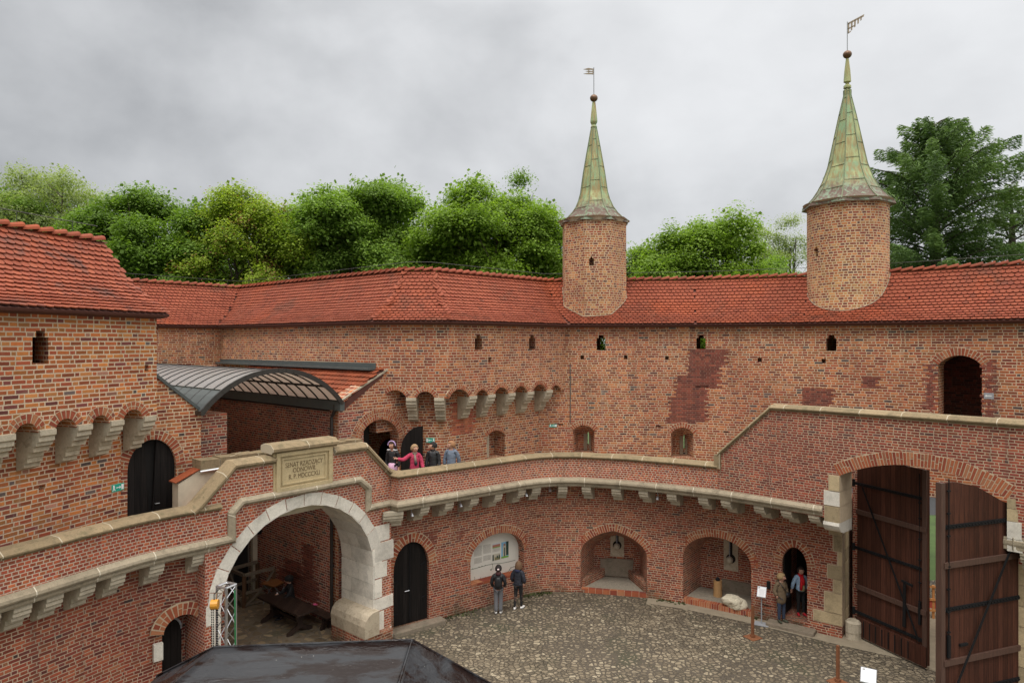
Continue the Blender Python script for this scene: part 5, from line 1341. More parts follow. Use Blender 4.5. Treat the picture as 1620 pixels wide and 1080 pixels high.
def flagpoly(p, kind):
    if kind == 0: return [[(-.02, p - .28), (-.02, p - .02), (-.06, p - .02), (-.06, p - .28)], [(-.06, p - .02), (-.24, p + .02), (-.46, p - .02), (-.30, p - .06), (-.06, p - .07)], [(-.06, p - .13), (-.24, p - .10), (-.36, p - .12), (-.24, p - .15), (-.06, p - .17)], [(-.06, p - .21), (-.26, p - .19), (-.46, p - .22), (-.28, p - .25), (-.06, p - .27)], [(-.20, p - .20), (-.20, p - .04), (-.24, p - .04), (-.24, p - .20)]]
    if kind == 9: return [[(-.02, p - .30), (-.02, p - .02), (-.30, p + .03), (-.55, p - .02), (-.36, p - .06), (-.44, p - .12), (-.22, p - .12), (-.22, p - .18), (-.48, p - .20), (-.56, p - .26), (-.30, p - .26)]]
    out = [[(0, p - .03), (.62, p + .27), (.60, p + .18), (0, p - .10)]]
    for a_, b_, c_ in ((.0, .06, -.46), (.13, .18, -.34), (.25, .30, -.22), (.37, .42, -.10), (.48, .52, .02)): out.append([(a_, p + c_), (b_, p + c_ + .03), (b_ + .02, p - .02 + b_ * .45), (a_, p - .05 + a_ * .45)])
    out.append([(0, p - .30), (.28, p - .16), (.28, p - .11), (0, p - .24)]); out.append([(0, p - .46), (.13, p - .38), (.13, p - .34), (0, p - .41)])
    return out
turret('turret', 'slimmer eight-sided brick turret with green copper spire in the middle of the roof', cx1, d1, 48.6 * k1 / math.cos(R(22.5)) * .985, 9.7, YZ(356, d1), 8, [(a * k1, YZ(y, d1)) for a, y in sp1], (YZ(155.5, d1), 6.2 * k1), p1 + .03, flagpoly(p1, 0), (935.5, 404, 420), rot=R(22.5))
d2 = 27.08; cx2 = (1340.5 - 810) / 1080 * d2; k2 = d2 / 1080 / 1.112
sp2 = [(75.5, 329), (74, 325), (66, 318.5), (56, 309), (48, 298), (41, 286), (36, 274), (31.5, 262), (22.5, 222), (14, 184), (5.9, 151.5), (6, 150), (6, 143.5), (3.4, 141.5), (6.2, 139.5), (6.2, 136), (3.2, 134), (3, 131), (6.2, 130), (4.8, 112), (2.4, 93)]
p2 = YZ(36, d2)
turret('turret', 'stout round brick turret with tall patinated copper spire near the right edge', cx2, d2, 65.5 * k2, 9.7, YZ(329, d2), 48, [(a * k2, YZ(y, d2)) for a, y in sp2], (YZ(86.5, d2), 7.4 * k2), p2 + .03, flagpoly(p2, 1), (1291, 388, 406), rot=R(12))
# mortar fillets where the drums meet the tiles
def roof_height(x, y):
    best = None; p = Vector((x, y))
    for f in fC:
        a = (p - f.o).dot(f.u)
        if -.3 <= a <= f.L + .3:
            o = (p - f.o).dot(f.n)
            if best is None or abs(o) < abs(best): best = o
    if best is None: return None
    o = best
    for i in range(len(PROF) - 1):
        if PROF[i + 1][0] <= o <= PROF[i][0]: f = (o - PROF[i][0]) / (PROF[i + 1][0] - PROF[i][0]); return PROF[i][1] + f * (PROF[i + 1][1] - PROF[i][1])
    return None
for cx, cy, r, seg, rot in ((cx1, d1, 48.6 * k1 / math.cos(R(22.5)) * .985, 8, R(22.5)), (cx2, d2, 65.5 * k2, 64, 0)):
    pts = []
    for k in range(-10, 191, 4):
        an = -R(k)
        if seg == 8:
            w_ = (an - rot) % (math.pi / 4) - math.pi / 8; rr = r * math.cos(math.pi / 8) / math.cos(w_)
        else: rr = r
        x, y = cx + (rr + .02) * math.cos(an), cy + (rr + .02) * math.sin(an); h = roof_height(x, y)
        if h: pts.append((x, y, h + .05))
    if len(pts) > 3:
        mb = MB(); mb.tube(pts, .02, 5); mb.build('mortar_fillet', STRG, RO)
# ============================================================= things in the courtyard and on the walls
def PXZ(x, y, z):
    """point at height z seen at pixel (x, y)"""
    d = (CAMZ - z) * 1080 / (y - 540); return Vector(((x - 810) / 1080 * d, d, z))
Z3 = (0, 0, 0)
# picnic table, bench, folding table in the passage
def trestle(mb, s0, s1, t, zt, th=.09):
    m = (s0 + s1) / 2
    f = AB.shift(t)
    mb.prism([(s0, .0), (s0 + .16, .0), (m - .04, .14), (m + .04, .14), (s1 - .16, 0), (s1, 0), (s1 - .02, .09), (m + .12, .24), (m + .09, zt * .5), (m + .14, zt - .12), (s1 - .12, zt - .02), (s1 - .12, zt), (s0 + .12, zt), (s0 + .12, zt - .02), (m - .14, zt - .12), (m - .09, zt * .5), (m - .12, .24), (s0 + .02, .09)], f, -th / 2, th / 2)
def plank_top(name, s0, s1, t0, t1, z, th, n, mat, parent):
    mb = MB(); w = (s1 - s0) / n
    for i in range(n):
        a, b = s0 + i * w + .003, s0 + (i + 1) * w - .003
        vs = [P3(a, t0, z - th), P3(b, t0, z - th), P3(b, t1, z - th), P3(a, t1, z - th), P3(a, t0, z), P3(b, t0, z), P3(b, t1, z), P3(a, t1, z)]
        mb.add(vs, [(0, 1, 2, 3), (4, 5, 6, 7), (0, 1, 5, 4), (1, 2, 6, 5), (2, 3, 7, 6), (3, 0, 4, 7)])
    return mb.build(name, mat, parent)
TB = thing('picnic_table', 'dark brown trestle table standing along the passage wall', 'table')
plank_top('tabletop', 3.72, 4.46, 2.30, 4.78, .77, .06, 5, DKW, TB)
for t_ in (2.75, 4.35): mb = MB(); trestle(mb, 3.62, 4.54, t_, .71); mb.build('leg', DKW, TB)
mb = MB(); mb.beam(P3(4.09, 2.75, .35), P3(4.09, 4.35, .35), .06, .1); mb.build('stretcher', DKW, TB)
BN = thing('bench', 'dark brown bench between the trestle table and the brick wall', 'bench')
plank_top('seat', 4.62, 4.98, 2.02, 4.75, .46, .05, 2, DKW, BN)
for t_ in (2.35, 4.4): mb = MB(); trestle(mb, 4.58, 5.02, t_, .41, .07); mb.build('leg', DKW, BN)
q = PXZ(501.5, 954.5, .47); mb = MB(); mb.box((q.x, q.y, .469), (.24, .16, .012), Matrix.Rotation(.7, 3, 'Z')); tag(mb.build('paper', cloth('pink_paper', (.75, .12, .28))), 'bright pink leaflet lying on the dark bench', 'leaflet')
FT = thing('folding_table', 'small brown-topped folding table beside the man in black', 'table')
cs = [PXZ(413.4, 921.9, .75), PXZ(435.5, 911.6, .75), PXZ(456, 917, .75), PXZ(434, 927.4, .75)]
mb = MB(); mb.add(cs + [c - Vector((0, 0, .035)) for c in cs], [(0, 1, 2, 3), (4, 5, 6, 7), (0, 1, 5, 4), (1, 2, 6, 5), (2, 3, 7, 6), (3, 0, 4, 7)]); mb.build('tabletop', TBL, FT)
for i, j in ((0, 1), (1, 0), (2, 3), (3, 2)): mb = MB(); a = cs[i].lerp((cs[0] + cs[2]) / 2, .12); b = cs[j].lerp((cs[0] + cs[2]) / 2, .12); mb.tube([(a.x, a.y, .72), (b.x, b.y, .0)], .016, 6); mb.build('leg', GREYP, FT)
# timber railing and boarded partition
RL = thing('timber_railing', 'weathered timber railing with crossed braces at the back of the passage', 'railing')
mb = MB()
def rail(a, b, brace=True):
    mb.beam(P3(*a, 1.14), P3(*b, 1.14), .09, .11); mb.beam(P3(*a, .50), P3(*b, .50), .06, .09); mb.beam(P3(*a, .08), P3(*b, .08), .06, .08)
mbp = MB()
for s, t in ((3.93, 6.05), (5.05, 6.0), (3.9, 7.05), (5.0, 7.1)): mbp.beam(P3(s, t, 0), P3(s, t, 1.12), .11, .11)
mbp.build('post', BRW, RL)
rail((3.93, 6.05), (5.05, 6.0)); rail((3.93, 6.05), (3.9, 7.05)); rail((3.9, 7.05), (5.0, 7.1)); rail((3.9, 7.05), (2.2, 7.05)); mb.build('rail', GRW, RL)
mb = MB()
for a, b in (((3.95, 6.0), (5.0, 5.95)), ((3.9, 6.1), (3.87, 7.0))):
    mb.beam(P3(*a, .06), P3(a[0] * .45 + b[0] * .55, a[1] * .45 + b[1] * .55, .5), .06, .07); mb.beam(P3(*b, .06), P3(a[0] * .55 + b[0] * .45, a[1] * .55 + b[1] * .45, .5), .06, .07); mb.beam(P3(a[0] * .4 + b[0] * .6, a[1] * .4 + b[1] * .6, .5), P3(*b, 1.08), .06, .07)
mb.beam(P3(3.85, 7.0, .06), P3(2.9, 7.0, 1.0), .06, .07); mb.beam(P3(2.3, 7.0, .06), P3(3.3, 7.0, 1.0), .06, .07)
mb.build('brace', GRW, RL)
TP = thing('boarded_partition', 'tall boarded timber doors closing the back of the passage', 'timber wall')
fT7 = AB.shift(7.3); mb = MB(); mb.prism([(.6, 0), (4.8, 0), (4.8, 4.3), (.6, 4.3)], fT7, -.06, 0)
mb.build('boards', wood_mat('grey_boards', (.13, .105, .075), (.07, .055, .04), plank=.22), TP)
mb = MB(); mb.prism([(4.88, 0), (5.06, 0), (5.06, 4.4), (4.88, 4.4)], fT7, -.08, .10); mb.build('white_post', PLAS, TP)
mb = MB(); mb.prism([(4.2, 0.1), (4.72, .1), (4.72, 3.6), (4.2, 3.6)], fT7, .0, .02); mb.build('opening', DARK, TP)  # dark plate on the boards, coloured as a shaded gap
q = Vector(P3(5.02, 7.0, 2.3)); mb = MB(); mb.box(q, (.16, .12, .18)); tag(mb.build('wall_lamp', IRON), 'small black lamp box on the passage wall above the railing', 'lamp')
# truss tower, hoist, green pole
TRS = thing('truss_tower', 'aluminium lattice truss column standing at the left foot of the white arch', 'truss')
c = Vector((-6.80, 16.25)); ca = [Vector((math.cos(a), math.sin(a))) * .21 for a in (R(20), R(110), R(200), R(290))]
for k in range(4): mb = MB(); p = c + ca[k]; mb.tube([(p.x, p.y, 0), (p.x, p.y, 3.62)], .027, 8); mb.build('chord', ALU, TRS)
mb = MB()
for k in range(4):
    a, b = c + ca[k], c + ca[(k + 1) % 4]; z = .1; fl_ = 0
    while z < 3.5:
        z1 = min(z + .36, 3.58); p, q = (a, b) if fl_ else (b, a); mb.tube([(p.x, p.y, z), (q.x, q.y, z1)], .012, 5); fl_ ^= 1; z = z1
mb.build('lacing', ALU, TRS)
mb = MB()
for k in range(4):
    a, b = c + ca[k], c + ca[(k + 1) % 4]; mb.tube([(a.x, a.y, 3.6), (b.x, b.y, 3.6)], .03, 6)
mb.box((c.x, c.y, .02), (.5, .5, .04)); mb.build('end_frame', ALU, TRS)
HO = thing('chain_hoist', 'orange chain hoist with hanging chains hooked on the truss column', 'hoist')
hp = c + Vector((-.16, -.30)); mb = MB(); mb.tube([(hp.x - .07, hp.y, 3.26), (hp.x + .09, hp.y + .02, 3.26)], [.115, .115], 14); mb.build('housing', ORNG, HO)
mb = MB(); mb.tube([(hp.x - .10, hp.y - .01, 3.26), (hp.x - .07, hp.y, 3.26)], [.07, .08], 12); mb.build('cover', GREYP, HO)
mb = MB()
for dx in (-.06, -.02, .05, .08):
    z = 3.2; mb = MB()
    while z > .8: mb.tube([(hp.x + dx, hp.y, z), (hp.x + dx + .006, hp.y, z - .035)], .012, 4); z -= .055
    mb.build('chain', IRON, HO)
mb = MB(); mb.tube([(hp.x, hp.y, 3.35), (hp.x, hp.y, 3.5), (c.x - .1, c.y - .15, 3.58)], .012, 5); mb.build('hook', IRON, HO)
mb = MB(); mb.tube([(-6.58, 16.2, 3.5), (-6.50, 16.1, .1)], .02, 6); tag(mb.build('green_pole', GRNP), 'thin green pole leaning along the truss column', 'pole')
# stanchions
for px_, py_, lab in ((1190.7, 1008, 'rusty steel post on a square foot by the niche wall'), (1325.5, 1079, 'rusty steel post in front of the gate, cut by the lower edge')):
    q = PXZ(px_, py_, 0); t = thing('barrier_post', lab, 'post', Z3, 'rusty barrier posts'); mb = MB(); mb.box((q.x, q.y, .52), (.07, .07, 1.0), Matrix.Rotation(.5, 3, 'Z')); mb.build('post', RUST, t)
    mb = MB(); mb.box((q.x, q.y, .012), (.42, .42, .02), Matrix.Rotation(.5, 3, 'Z')); mb.box((q.x, q.y, .06), (.12, .12, .08), Matrix.Rotation(.5, 3, 'Z')); mb.build('foot', RUST, t)
# sign stands
def stand(q, w, h, lab, yaw=0.3):
    t = thing('sign_stand', lab, 'sign', Z3, 'white notices on metal stands'); M = Matrix.Rotation(yaw, 3, 'Z') @ Matrix.Rotation(R(-38), 3, 'X')
    mb = MB(); mb.box((q.x, q.y, 1.08), (w, .012, h), M); b = mb.build('panel', GREYP, t)
    n_ = M @ Vector((0, -1, 0)); mb = MB(); mb.box(Vector((q.x, q.y, 1.08)) + n_ * .009, (w - .03, .003, h - .03), M); pp = mb.build('notice', WPAP, b)
    mb = MB(); mb.box(Vector((q.x, q.y, 1.08)) + n_ * .012 + M @ Vector((-w * .3, 0, h * .36)), (w * .18, .002, h * .12), M)
    for i in range(7): mb.box(Vector((q.x, q.y, 1.08)) + n_ * .0115 + M @ Vector((0.0, 0, h * .2 - i * .032)), (w * .62, .001, .006), M)
    mb.build('print', simple('grey_print', (.35, .35, .36)) if 'grey_print' not in MATS else MATS['grey_print'], b)
    mb = MB(); mb.tube([(q.x, q.y + .02, 1.06), (q.x, q.y + .02, .02)], .02, 8); mb.build('pole', GREYP, t)
    mb = MB(); mb.box((q.x, q.y, .014), (.46, .34, .018), Matrix.Rotation(yaw, 3, 'Z')); mb.build('foot', GREYP, t)
stand(PXZ(1205, 987, 0), .29, .36, 'white notice on a grey metal stand beside the dark doorway', -.5)
q = PXZ(1374, 1068, 1.08); stand(q, .36, .36, 'white notice board at the lower edge in front of the gate', -.55)
# log and rock in the round niche
q = PXZ(1135.5, 942, .18); t = thing('log', 'upright wooden log standing in the round-arched niche', 'log')
mb = MB(); mb.tube([(q.x, q.y, .17), (q.x, q.y, .45), (q.x, q.y, .74)], [.155, .15, .15], 14); mb.build('block', simple('cut_log', (.42, .24, .10), .8, var=.25, scale=4), t)
mb = MB(); mb.tube([(q.x, q.y, .74), (q.x, q.y, .78), (q.x, q.y, .86)], [.08, .09, .03], 10); mb.build('iron_top', IRON, t)
q = PXZ(1162, 958, .2); me = bpy.data.meshes.new('rock'); bm = bmesh.new(); bmesh.ops.create_icosphere(bm, subdivisions=4, radius=1)
for v in bm.verts:
    n_ = noise.noise(v.co * 1.3 + Vector((3, 1, 2))) * .35 + noise.noise(v.co * 4) * .09 + noise.noise(v.co * 9) * .03
    v.co = v.co * (1 + n_); v.co.x *= .37; v.co.y *= .28; v.co.z = max(v.co.z * .27, -.14)
bm.to_mesh(me); bm.free(); o = link('rock', me, None, ROCK); o.location = (q.x, q.y, .32); o.rotation_euler = (.1, .05, -.4); tag(o, 'large pale rough stone lying on the floor of the round-arched niche', 'stone')
# information panel
PN = thing('information_panel', 'arched off-white information panel with text and pictures set in the wall niche', 'panel')
b0, b1, zb, zs, zc = NPAN; fp = f0.shift(.34); ol, arc = arch(b0 - .05, b1 + .02, zb + .03, zs, zc + .02, 20)
mb = MB(); mb.prism(clean(ol), fp, -.03, 0); mb.build('board', simple('panel_print_cream', (.66, .63, .56), .45, var=.04), PN)
def pq(x, y): return fp.px(730 + x / 10.8, 840 + y / 10.8)
def pbox(mb, x0, y0, x1, y1, o_=.004, mi=0):
    a0, z1 = pq(x0, y0); a1, z0 = pq(x1, y0)[0], pq(x0, y1)[1]; mb.prism([(a0, z0), (a1, z0), (a1, z1), (a0, z1)], fp, -.002, o_, mi)
def pm(n, c): return MATS[n] if n in MATS else simple(n, c, .5, var=.12, scale=9)
mb = MB()
for xa, xb, ya, yb in ((215, 355, 268, 440), (370, 508, 240, 400), (215, 355, 465, 570), (370, 508, 425, 520), (530, 660, 300, 370)):
    n_ = int((yb - ya) / 9)
    for i in range(n_): y = ya + i * 9; pbox(mb, xa, y, xb - random.uniform(0, 12), y + 3.2)
mb.build('text_lines', pm('print_grey', (.34, .31, .27)), PN)
for bx, bits, lab in (((680, 190, 803, 462), [('sky_print', (.20, .42, .60), (0, 0, 1, 1)), ('tower_print', (.42, .38, .30), (.22, .22, .66, .9)), ('roof_print', (.30, .16, .12), (.30, .10, .58, .24)), ('tree_print', (.02, .05, .04), (.66, 0, 1, .86)), ('tree_print', (.02, .05, .04), (.38, .35, .5, .9)), ('lawn_print', (.16, .38, .05), (0, .9, 1, 1))], 'tall colour picture of a tower'),
                      ((530, 212, 660, 292), [('sky2_print', (.55, .58, .60), (0, 0, 1, 1)), ('town_print', (.38, .16, .12), (0, .3, 1, .85)), ('lawn_print', (.16, .38, .05), (0, .85, 1, 1))], 'small picture of red roofs'),
                      ((530, 396, 660, 508), [('pale_print', (.50, .46, .36), (0, 0, 1, 1)), ('tree_print', (.02, .05, .04), (0, .1, .16, 1)), ('wall_print', (.22, .20, .10), (.3, .5, 1, .95)), ('tree_print', (.02, .05, .04), (.55, .3, .7, .7)), ('tree_print', (.02, .05, .04), (.82, .2, .95, .8))], 'small picture of a gate')):
    x0, y0, x1, y1 = bx; names = []; mb = MB()
    for i, (nm, cc, r) in enumerate(bits):
        if nm not in names: names.append(nm); pm(nm, cc)
        a0, zt = pq(x0 + (x1 - x0) * r[0], y0); a1 = pq(x0 + (x1 - x0) * r[2], y0)[0]; _, zT = pq(x0, y0); _, zB = pq(x0, y1)
        z1 = zT + (zB - zT) * r[1]; z0 = zT + (zB - zT) * r[3]; mb.prism([(a0, z0), (a1, z0), (a1, z1), (a0, z1)], fp, -.002, .004 + i * .0015, names.index(nm))
    o = mb.build('picture', [MATS[n] for n in names], PN); o['label'] = lab
mb = MB()
def pl(pts, r=.006):
    P = [fp.P(*pq(x, y), .004) for x, y in pts]; mb.tube(P, r, 4)
pl([(160, 650), (260, 625), (420, 580), (520, 555), (600, 548), (700, 540), (800, 520), (920, 490)], .008)
pl([(165, 868), (215, 840), (330, 815), (440, 800), (520, 780)]); pl([(375, 865), (400, 830), (415, 790), (410, 770)]); pl([(215, 835), (230, 800), (218, 775)]); pl([(325, 825), (327, 780)])
pl([(530, 555), (535, 610), (540, 650)]); pl([(760, 715), (800, 690), (820, 650), (850, 620), (910, 595)], .011); pl([(770, 725), (815, 700), (840, 660), (920, 640)])
for x, y in ((190, 640), (300, 610), (350, 595), (405, 582), (495, 655), (515, 645), (505, 665), (845, 620), (820, 660), (785, 700)):
    pbox(mb, x - 6, y - 8, x + 6, y + 6)
mb.build('drawing', pm('drawing_print', (.10, .12, .08)), PN)
# safety signs
def sign(fr, x, y, w, h, lab, arrow=1, mat=SIGNG, man=True, out=.0, cat='sign'):
    a, z = fr.px(x, y); t = thing('exit_sign', lab, cat, Z3, 'green escape signs' if man else None)
    mb = MB(); mb.prism([(a - w / 2, z - h / 2), (a + w / 2, z - h / 2), (a + w / 2, z + h / 2), (a - w / 2, z + h / 2)], fr, .0 + out, .02 + out); mb.build('plate', mat, t)
    mb = MB(); o1 = .023 + out; L = w * (.16 if man else .3); cx_ = a + (0 if not man else 0)
    mb.prism([(cx_ - L, z - .012), (cx_ + L, z - .012), (cx_ + L, z + .012), (cx_ - L, z + .012)], fr, .019 + out, o1)
    tip = cx_ + arrow * (L + .03); bs = cx_ + arrow * (L - .02)
    pt = [(bs, z - .04), (tip, z), (bs, z + .04)]; mb.prism(pt if arrow > 0 else pt[::-1], fr, .019 + out, o1 + .001)
    mb.build('arrow', SIGNW, t)
    if man:
        for sd in (-1, 1):
            m_ = MB(); c = a + sd * w * .36; m_.prism([(c - .035, z - h * .36), (c + .035, z - h * .36), (c + .035, z + h * .36), (c - .035, z + h * .36)], fr, .019 + out, o1 - .001)
            if sd == arrow: m_.build('door_symbol', SIGNW, t)
            else:
                m_ = MB(); m_.prism([(c + .025 * math.cos(k), z + h * .3 + .022 * math.sin(k)) for k in [i * math.pi / 4 for i in range(8)]], fr, .019 + out, o1)
                m_.prism([(c - .02, z - .02), (c + .02, z - .02), (c + .03, z + h * .2), (c - .02, z + h * .2)], fr, .019 + out, o1)
                m_.prism([(c - .05, z - h * .4), (c - .03, z - h * .4), (c + .01, z - .02), (c - .02, z - .02)], fr, .019 + out, o1)
                m_.prism([(c + .03, z - h * .38), (c + .05, z - h * .38), (c + .03, z - .02), (c, z - .02)], fr, .019 + out, o1)
                m_.build('running_figure', SIGNW, t)
    return t
sign(fTL, 186, 770.5, .36, .18, 'green escape sign on the brick left of the black tower door', 1)
sign(fLA if fLA.px(681) < fLA.L else fLB, 681, 696, .32, .16, 'green escape sign above the group on the gallery', -1)
sign(Frame((1.0, 28.12), (2.2, 28.3)), 875, 673, .32, .12, 'green arrow sign left of the first gallery niche', 1)
o = sign(fc(1564), 1564.5, 626, .27, .20, 'small grey arrow sign right of the high arched doorway', -1, GREYP, man=False); o.name = 'arrow_sign'
# spotlights hung under the galleries
for x, y, base, lab in ((869.5, 773, 'PR', 'white spotlight at the bend of the right gallery'), (1040.5, 786, 'PR', 'white spotlight above the pointed niche'), (832, 781, 'PR', 'white spotlight above the information panel'), (728, 797, 'PR', 'white spotlight between the closed black door and the panel'), (651, 812, 'PR', 'white spotlight above the closed black door'), (303, 889, 'PL', 'grey spotlight under the left gallery beside the bridge arch'), (184, 918, 'PL', 'grey spotlight under the middle of the left gallery')):
    fs_ = fPR if base == 'PR' else fPL; f, a = at_px(fs_, x); fb = f.shift(.30); a, z = fb.px(x, y)
    t = thing('spotlight', lab, 'spotlight', Z3, 'spotlights under the galleries'); p = fb.P(a, z); mb = MB(); mb.tube([p + Vector((0, 0, .02)), p - Vector((0, 0, .09)) + (f.n * .05).to_3d()], [.045, .06], 10); mb.build('housing', ALU, t)
    mb = MB(); mb.tube([(p.x, p.y, 4.13), (p.x, p.y, z)], .012, 5); mb.build('bracket', GREYP, t)
# box and cable by the dark doorway
fw = fD2; a, z = fw.px(1216.5, 924); f_ = Frame((6.3, 24.5), (8.2, 23.3)) if a < 0 else fw; a, z = f_.px(1216.5, 924)
mb = MB(); mb.prism([(a - .05, z - .12), (a + .05, z - .12), (a + .05, z + .12), (a - .05, z + .12)], f_, 0, .09); tag(mb.build('intercom_box', IRON), 'small black box on the brick beside the dark doorway', 'box')
mb = MB(); f_ = Frame((1.0, 28.12), (2.2, 28.3)); a, z1 = f_.px(902, 575); _, z0 = f_.px(902, 668); f_ = fC[0] if a > f_.L else f_; a = f_.px(902)
mb.tube([f_.P(a, z1, .02), f_.P(a + .01, (z0 + z1) / 2, .02), f_.P(a, z0, .02)], .018, 5); tag(mb.build('conductor_cable', LEAD), 'thin grey cable running down the brick above the gallery', 'cable')
# hose tap in the recess
HS = thing('garden_hose', 'short yellow-green hose hanging from a tap beside the doorstep', 'hose')
p = f0.P(.14, .34, -.05); mb = MB(); mb.tube([p, f0.P(.14, .30, .03), f0.P(.15, .15, .06), f0.P(.17, .02, .1), f0.P(.2, .015, .35)], .014, 6); mb.build('hose', simple('hose_yellow', (.55, .55, .05), .5), HS)
mb = MB(); mb.tube([f0.P(.14, .36, -.24), f0.P(.14, .36, -.05), f0.P(.14, .30, -.01)], .02, 6); mb.box(f0.P(.14, .29, .02), (.04, .04, .05)); mb.build('tap', cloth('red_plastic', (.5, .03, .02)), HS)
# beyond the gate
GBR = thing('timber_barrier', 'small timber barrier with a red panel seen through the gap of the gate', 'barrier')
q = PXZ(1480, 978, 0); fb = Frame((q.x - .6, q.y + .25), (q.x + .6, q.y - .25)); mb = MB()
for s in (0, .55, 1.2): mb.prism([(s, 0), (s + .07, 0), (s + .07, 1.12), (s, 1.12)], fb, -.05, .05)
for z in (.25, .62, 1.05): mb.prism([(0, z), (1.27, z), (1.27, z + .07), (0, z + .07)], fb, .05, .08)
mb.build('frame', simple('orange_pine', (.50, .22, .07)), GBR)
mb = MB(); mb.prism([(.05, .35), (1.2, .35), (1.2, .60), (.05, .60)], fb, .0, .04); mb.build('panel', cloth('red_panel', (.45, .08, .05)), GBR)
ROAD = simple('asphalt', (.05, .05, .052), .9, var=.2, scale=2, bump=.3)
sheet('road', [(-80, 38), (90, 38), (90, 46), (-80, 46)], -.25, ROAD)
# ============================================================= tent in the foreground
TN = thing('tent', 'dark wet tarpaulin tent roof in the foreground, reflecting the sky', 'tent')
tm, t_, b_, o_ = newmat('wet_tarpaulin'); oc = N(t_, 'ShaderNodeTexCoord').outputs['Object']
mp_ = N(t_, 'ShaderNodeMapping', ins={'Vector': oc, 'Scale': (.6, 2.2, 2.0)})
wet = ramp(t_, noise_t(t_, mp_.outputs[0], 1.3, 5, .6, .6), [(.44, 0), (.56, 1)])
tcol = mix(t_, wet, (.016, .010, .009), (.034, .035, .039))
vd = N(t_, 'ShaderNodeTexVoronoi', feature='F1', ins={'Vector': oc, 'Scale': 5.0}).outputs['Distance']
tcol = mix(t_, mth(t_, 'LESS_THAN', vd, .035), tcol, (.45, .43, .38))
b_.inputs['Specular IOR Level'].default_value = .18
setc(t_, b_, tcol, mix(t_, wet, .16, .40), noise_t(t_, mp_.outputs[0], 2.4, 4, .55, .8), .45, .10)
tl2 = t_
A0, A1 = Vector((-5.95, 13.62, 3.30)), Vector((-2.02, 13.82, 3.36))
FLc, FRc, NRc, NLc = Vector((-7.55, 14.5, 2.30)), Vector((-.25, 14.35, 2.10)), Vector((-2.3, 10.6, 2.3)), Vector((-7.3, 10.9, 2.3))
def patch_surf(mb, a, b, c, d, n=14, m=10, sag=.09, seed=0.0):
    """a-b top edge, d-c bottom edge"""
    base = len(mb.v); 
    for j in range(m + 1):
        for i in range(n + 1):
            u, v = i / n, j / m; p = a.lerp(b, u).lerp(d.lerp(c, u), v)
            s = sag * math.sin(math.pi * v) * (.4 + .6 * math.sin(math.pi * u)) if True else 0
            w_ = noise.noise(Vector((p.x * 1.1 + seed, p.y * 1.4, 0))) * .05 * math.sin(math.pi * v) + math.sin(u * 34) * .006 * v
            mb.v.append((p.x, p.y, p.z - s + w_))
    for j in range(m):
        for i in range(n):
            q = base + j * (n + 1) + i; mb.f.append([q, q + 1, q + n + 2, q + n + 1]); mb.m.append(0); mb.r.append(.5)
mb = MB(); patch_surf(mb, A0, A1, NRc, NLc, 26, 12); patch_surf(mb, A1, A1 + Vector((.001, 0, 0)), FRc, NRc, 12, 12, .06, 3); patch_surf(mb, A1, A0, FLc, FRc, 20, 8, .05, 5); patch_surf(mb, A0, A0 + Vector((0, .001, 0)), NLc, FLc, 10, 8, .05, 8)
o = mb.build('canopy_cloth', tm, TN, smooth=True)
sm = o.modifiers.new('thick', 'SOLIDIFY'); sm.thickness = .01
mb = MB(); 
for a, b in ((A0, A1), (A1, FRc), (A0, FLc), (A1, NRc)): mb.tube([a + Vector((0, 0, .012)), b + Vector((0, 0, .012))], .022, 6)
mb.build('seam', tm, TN)
for c in (FLc, FRc, NRc, NLc): mb = MB(); mb.tube([(c.x, c.y, 0), (c.x, c.y, c.z - .01)], .03, 8); mb.build('leg', ALU, TN)
q = PXZ(646, 1028, 3.15); 

# weeds and moss tufts at the foot of the courtyard wall: nobody could count them
_r = random.Random(5); mb = MB()
for px0, px1, dens in ((690, 760, 50), (826, 872, 80), (1040, 1085, 35), (1180, 1200, 8), (622, 690, 20)):
    for k in range(dens):
        x = _r.uniform(px0, px1); f, a = at_px(fLW, x); o_ = abs(_r.gauss(0, .14)); q = f.P(a, .0, o_)
        for j in range(5):
            an = _r.uniform(0, 6.28); h_ = _r.uniform(.02, .10); w_ = _r.uniform(.012, .03); dx, dy = math.cos(an), math.sin(an)
            p = q + Vector((_r.uniform(-.04, .04), _r.uniform(-.04, .04), 0)); mb.add([p + Vector((-dy * w_, dx * w_, 0)), p + Vector((dy * w_, -dx * w_, 0)), p + Vector((dx * h_ * .7, dy * h_ * .7, h_))], [(0, 1, 2)], 0, _r.random())
tag(mb.build('weeds', rnd_mat('weed', [(0, (.05, .055, .025)), (1, (.10, .11, .04))]), fix=False), kind='stuff')
# ============================================================= trees
def leafmat(name, stops, tr=.35):
    m, t, b, o = newmat(name)
    a = N(t, 'ShaderNodeAttribute', attribute_name='rnd').outputs['Fac']; c = ramp(t, a, stops)
    b.inputs['Roughness'].default_value = .6; t.links.new(c, b.inputs['Base Color']); b.inputs['Specular IOR Level'].default_value = .25
    tl = N(t, 'ShaderNodeBsdfTranslucent'); t.links.new(mix(t, 1.0, c, (1.25, 1.35, .6), 'MULTIPLY'), tl.inputs['Color'])
    mx = N(t, 'ShaderNodeMixShader', ins={0: tr}); t.links.new(b.outputs[0], mx.inputs[1]); t.links.new(tl.outputs[0], mx.inputs[2]); t.links.new(mx.outputs[0], o.inputs[0]); return m
LDARK = leafmat('maple_leaf', [(0, (.085, .150, .022)), (.5, (.16, .26, .040)), (1, (.25, .38, .065))], .45)
LMID = leafmat('linden_leaf', [(0, (.11, .18, .032)), (.5, (.20, .31, .058)), (1, (.30, .43, .09))], .45)
LBRI = leafmat('bright_leaf', [(0, (.12, .19, .028)), (.5, (.21, .32, .045)), (1, (.30, .43, .07))], .45)
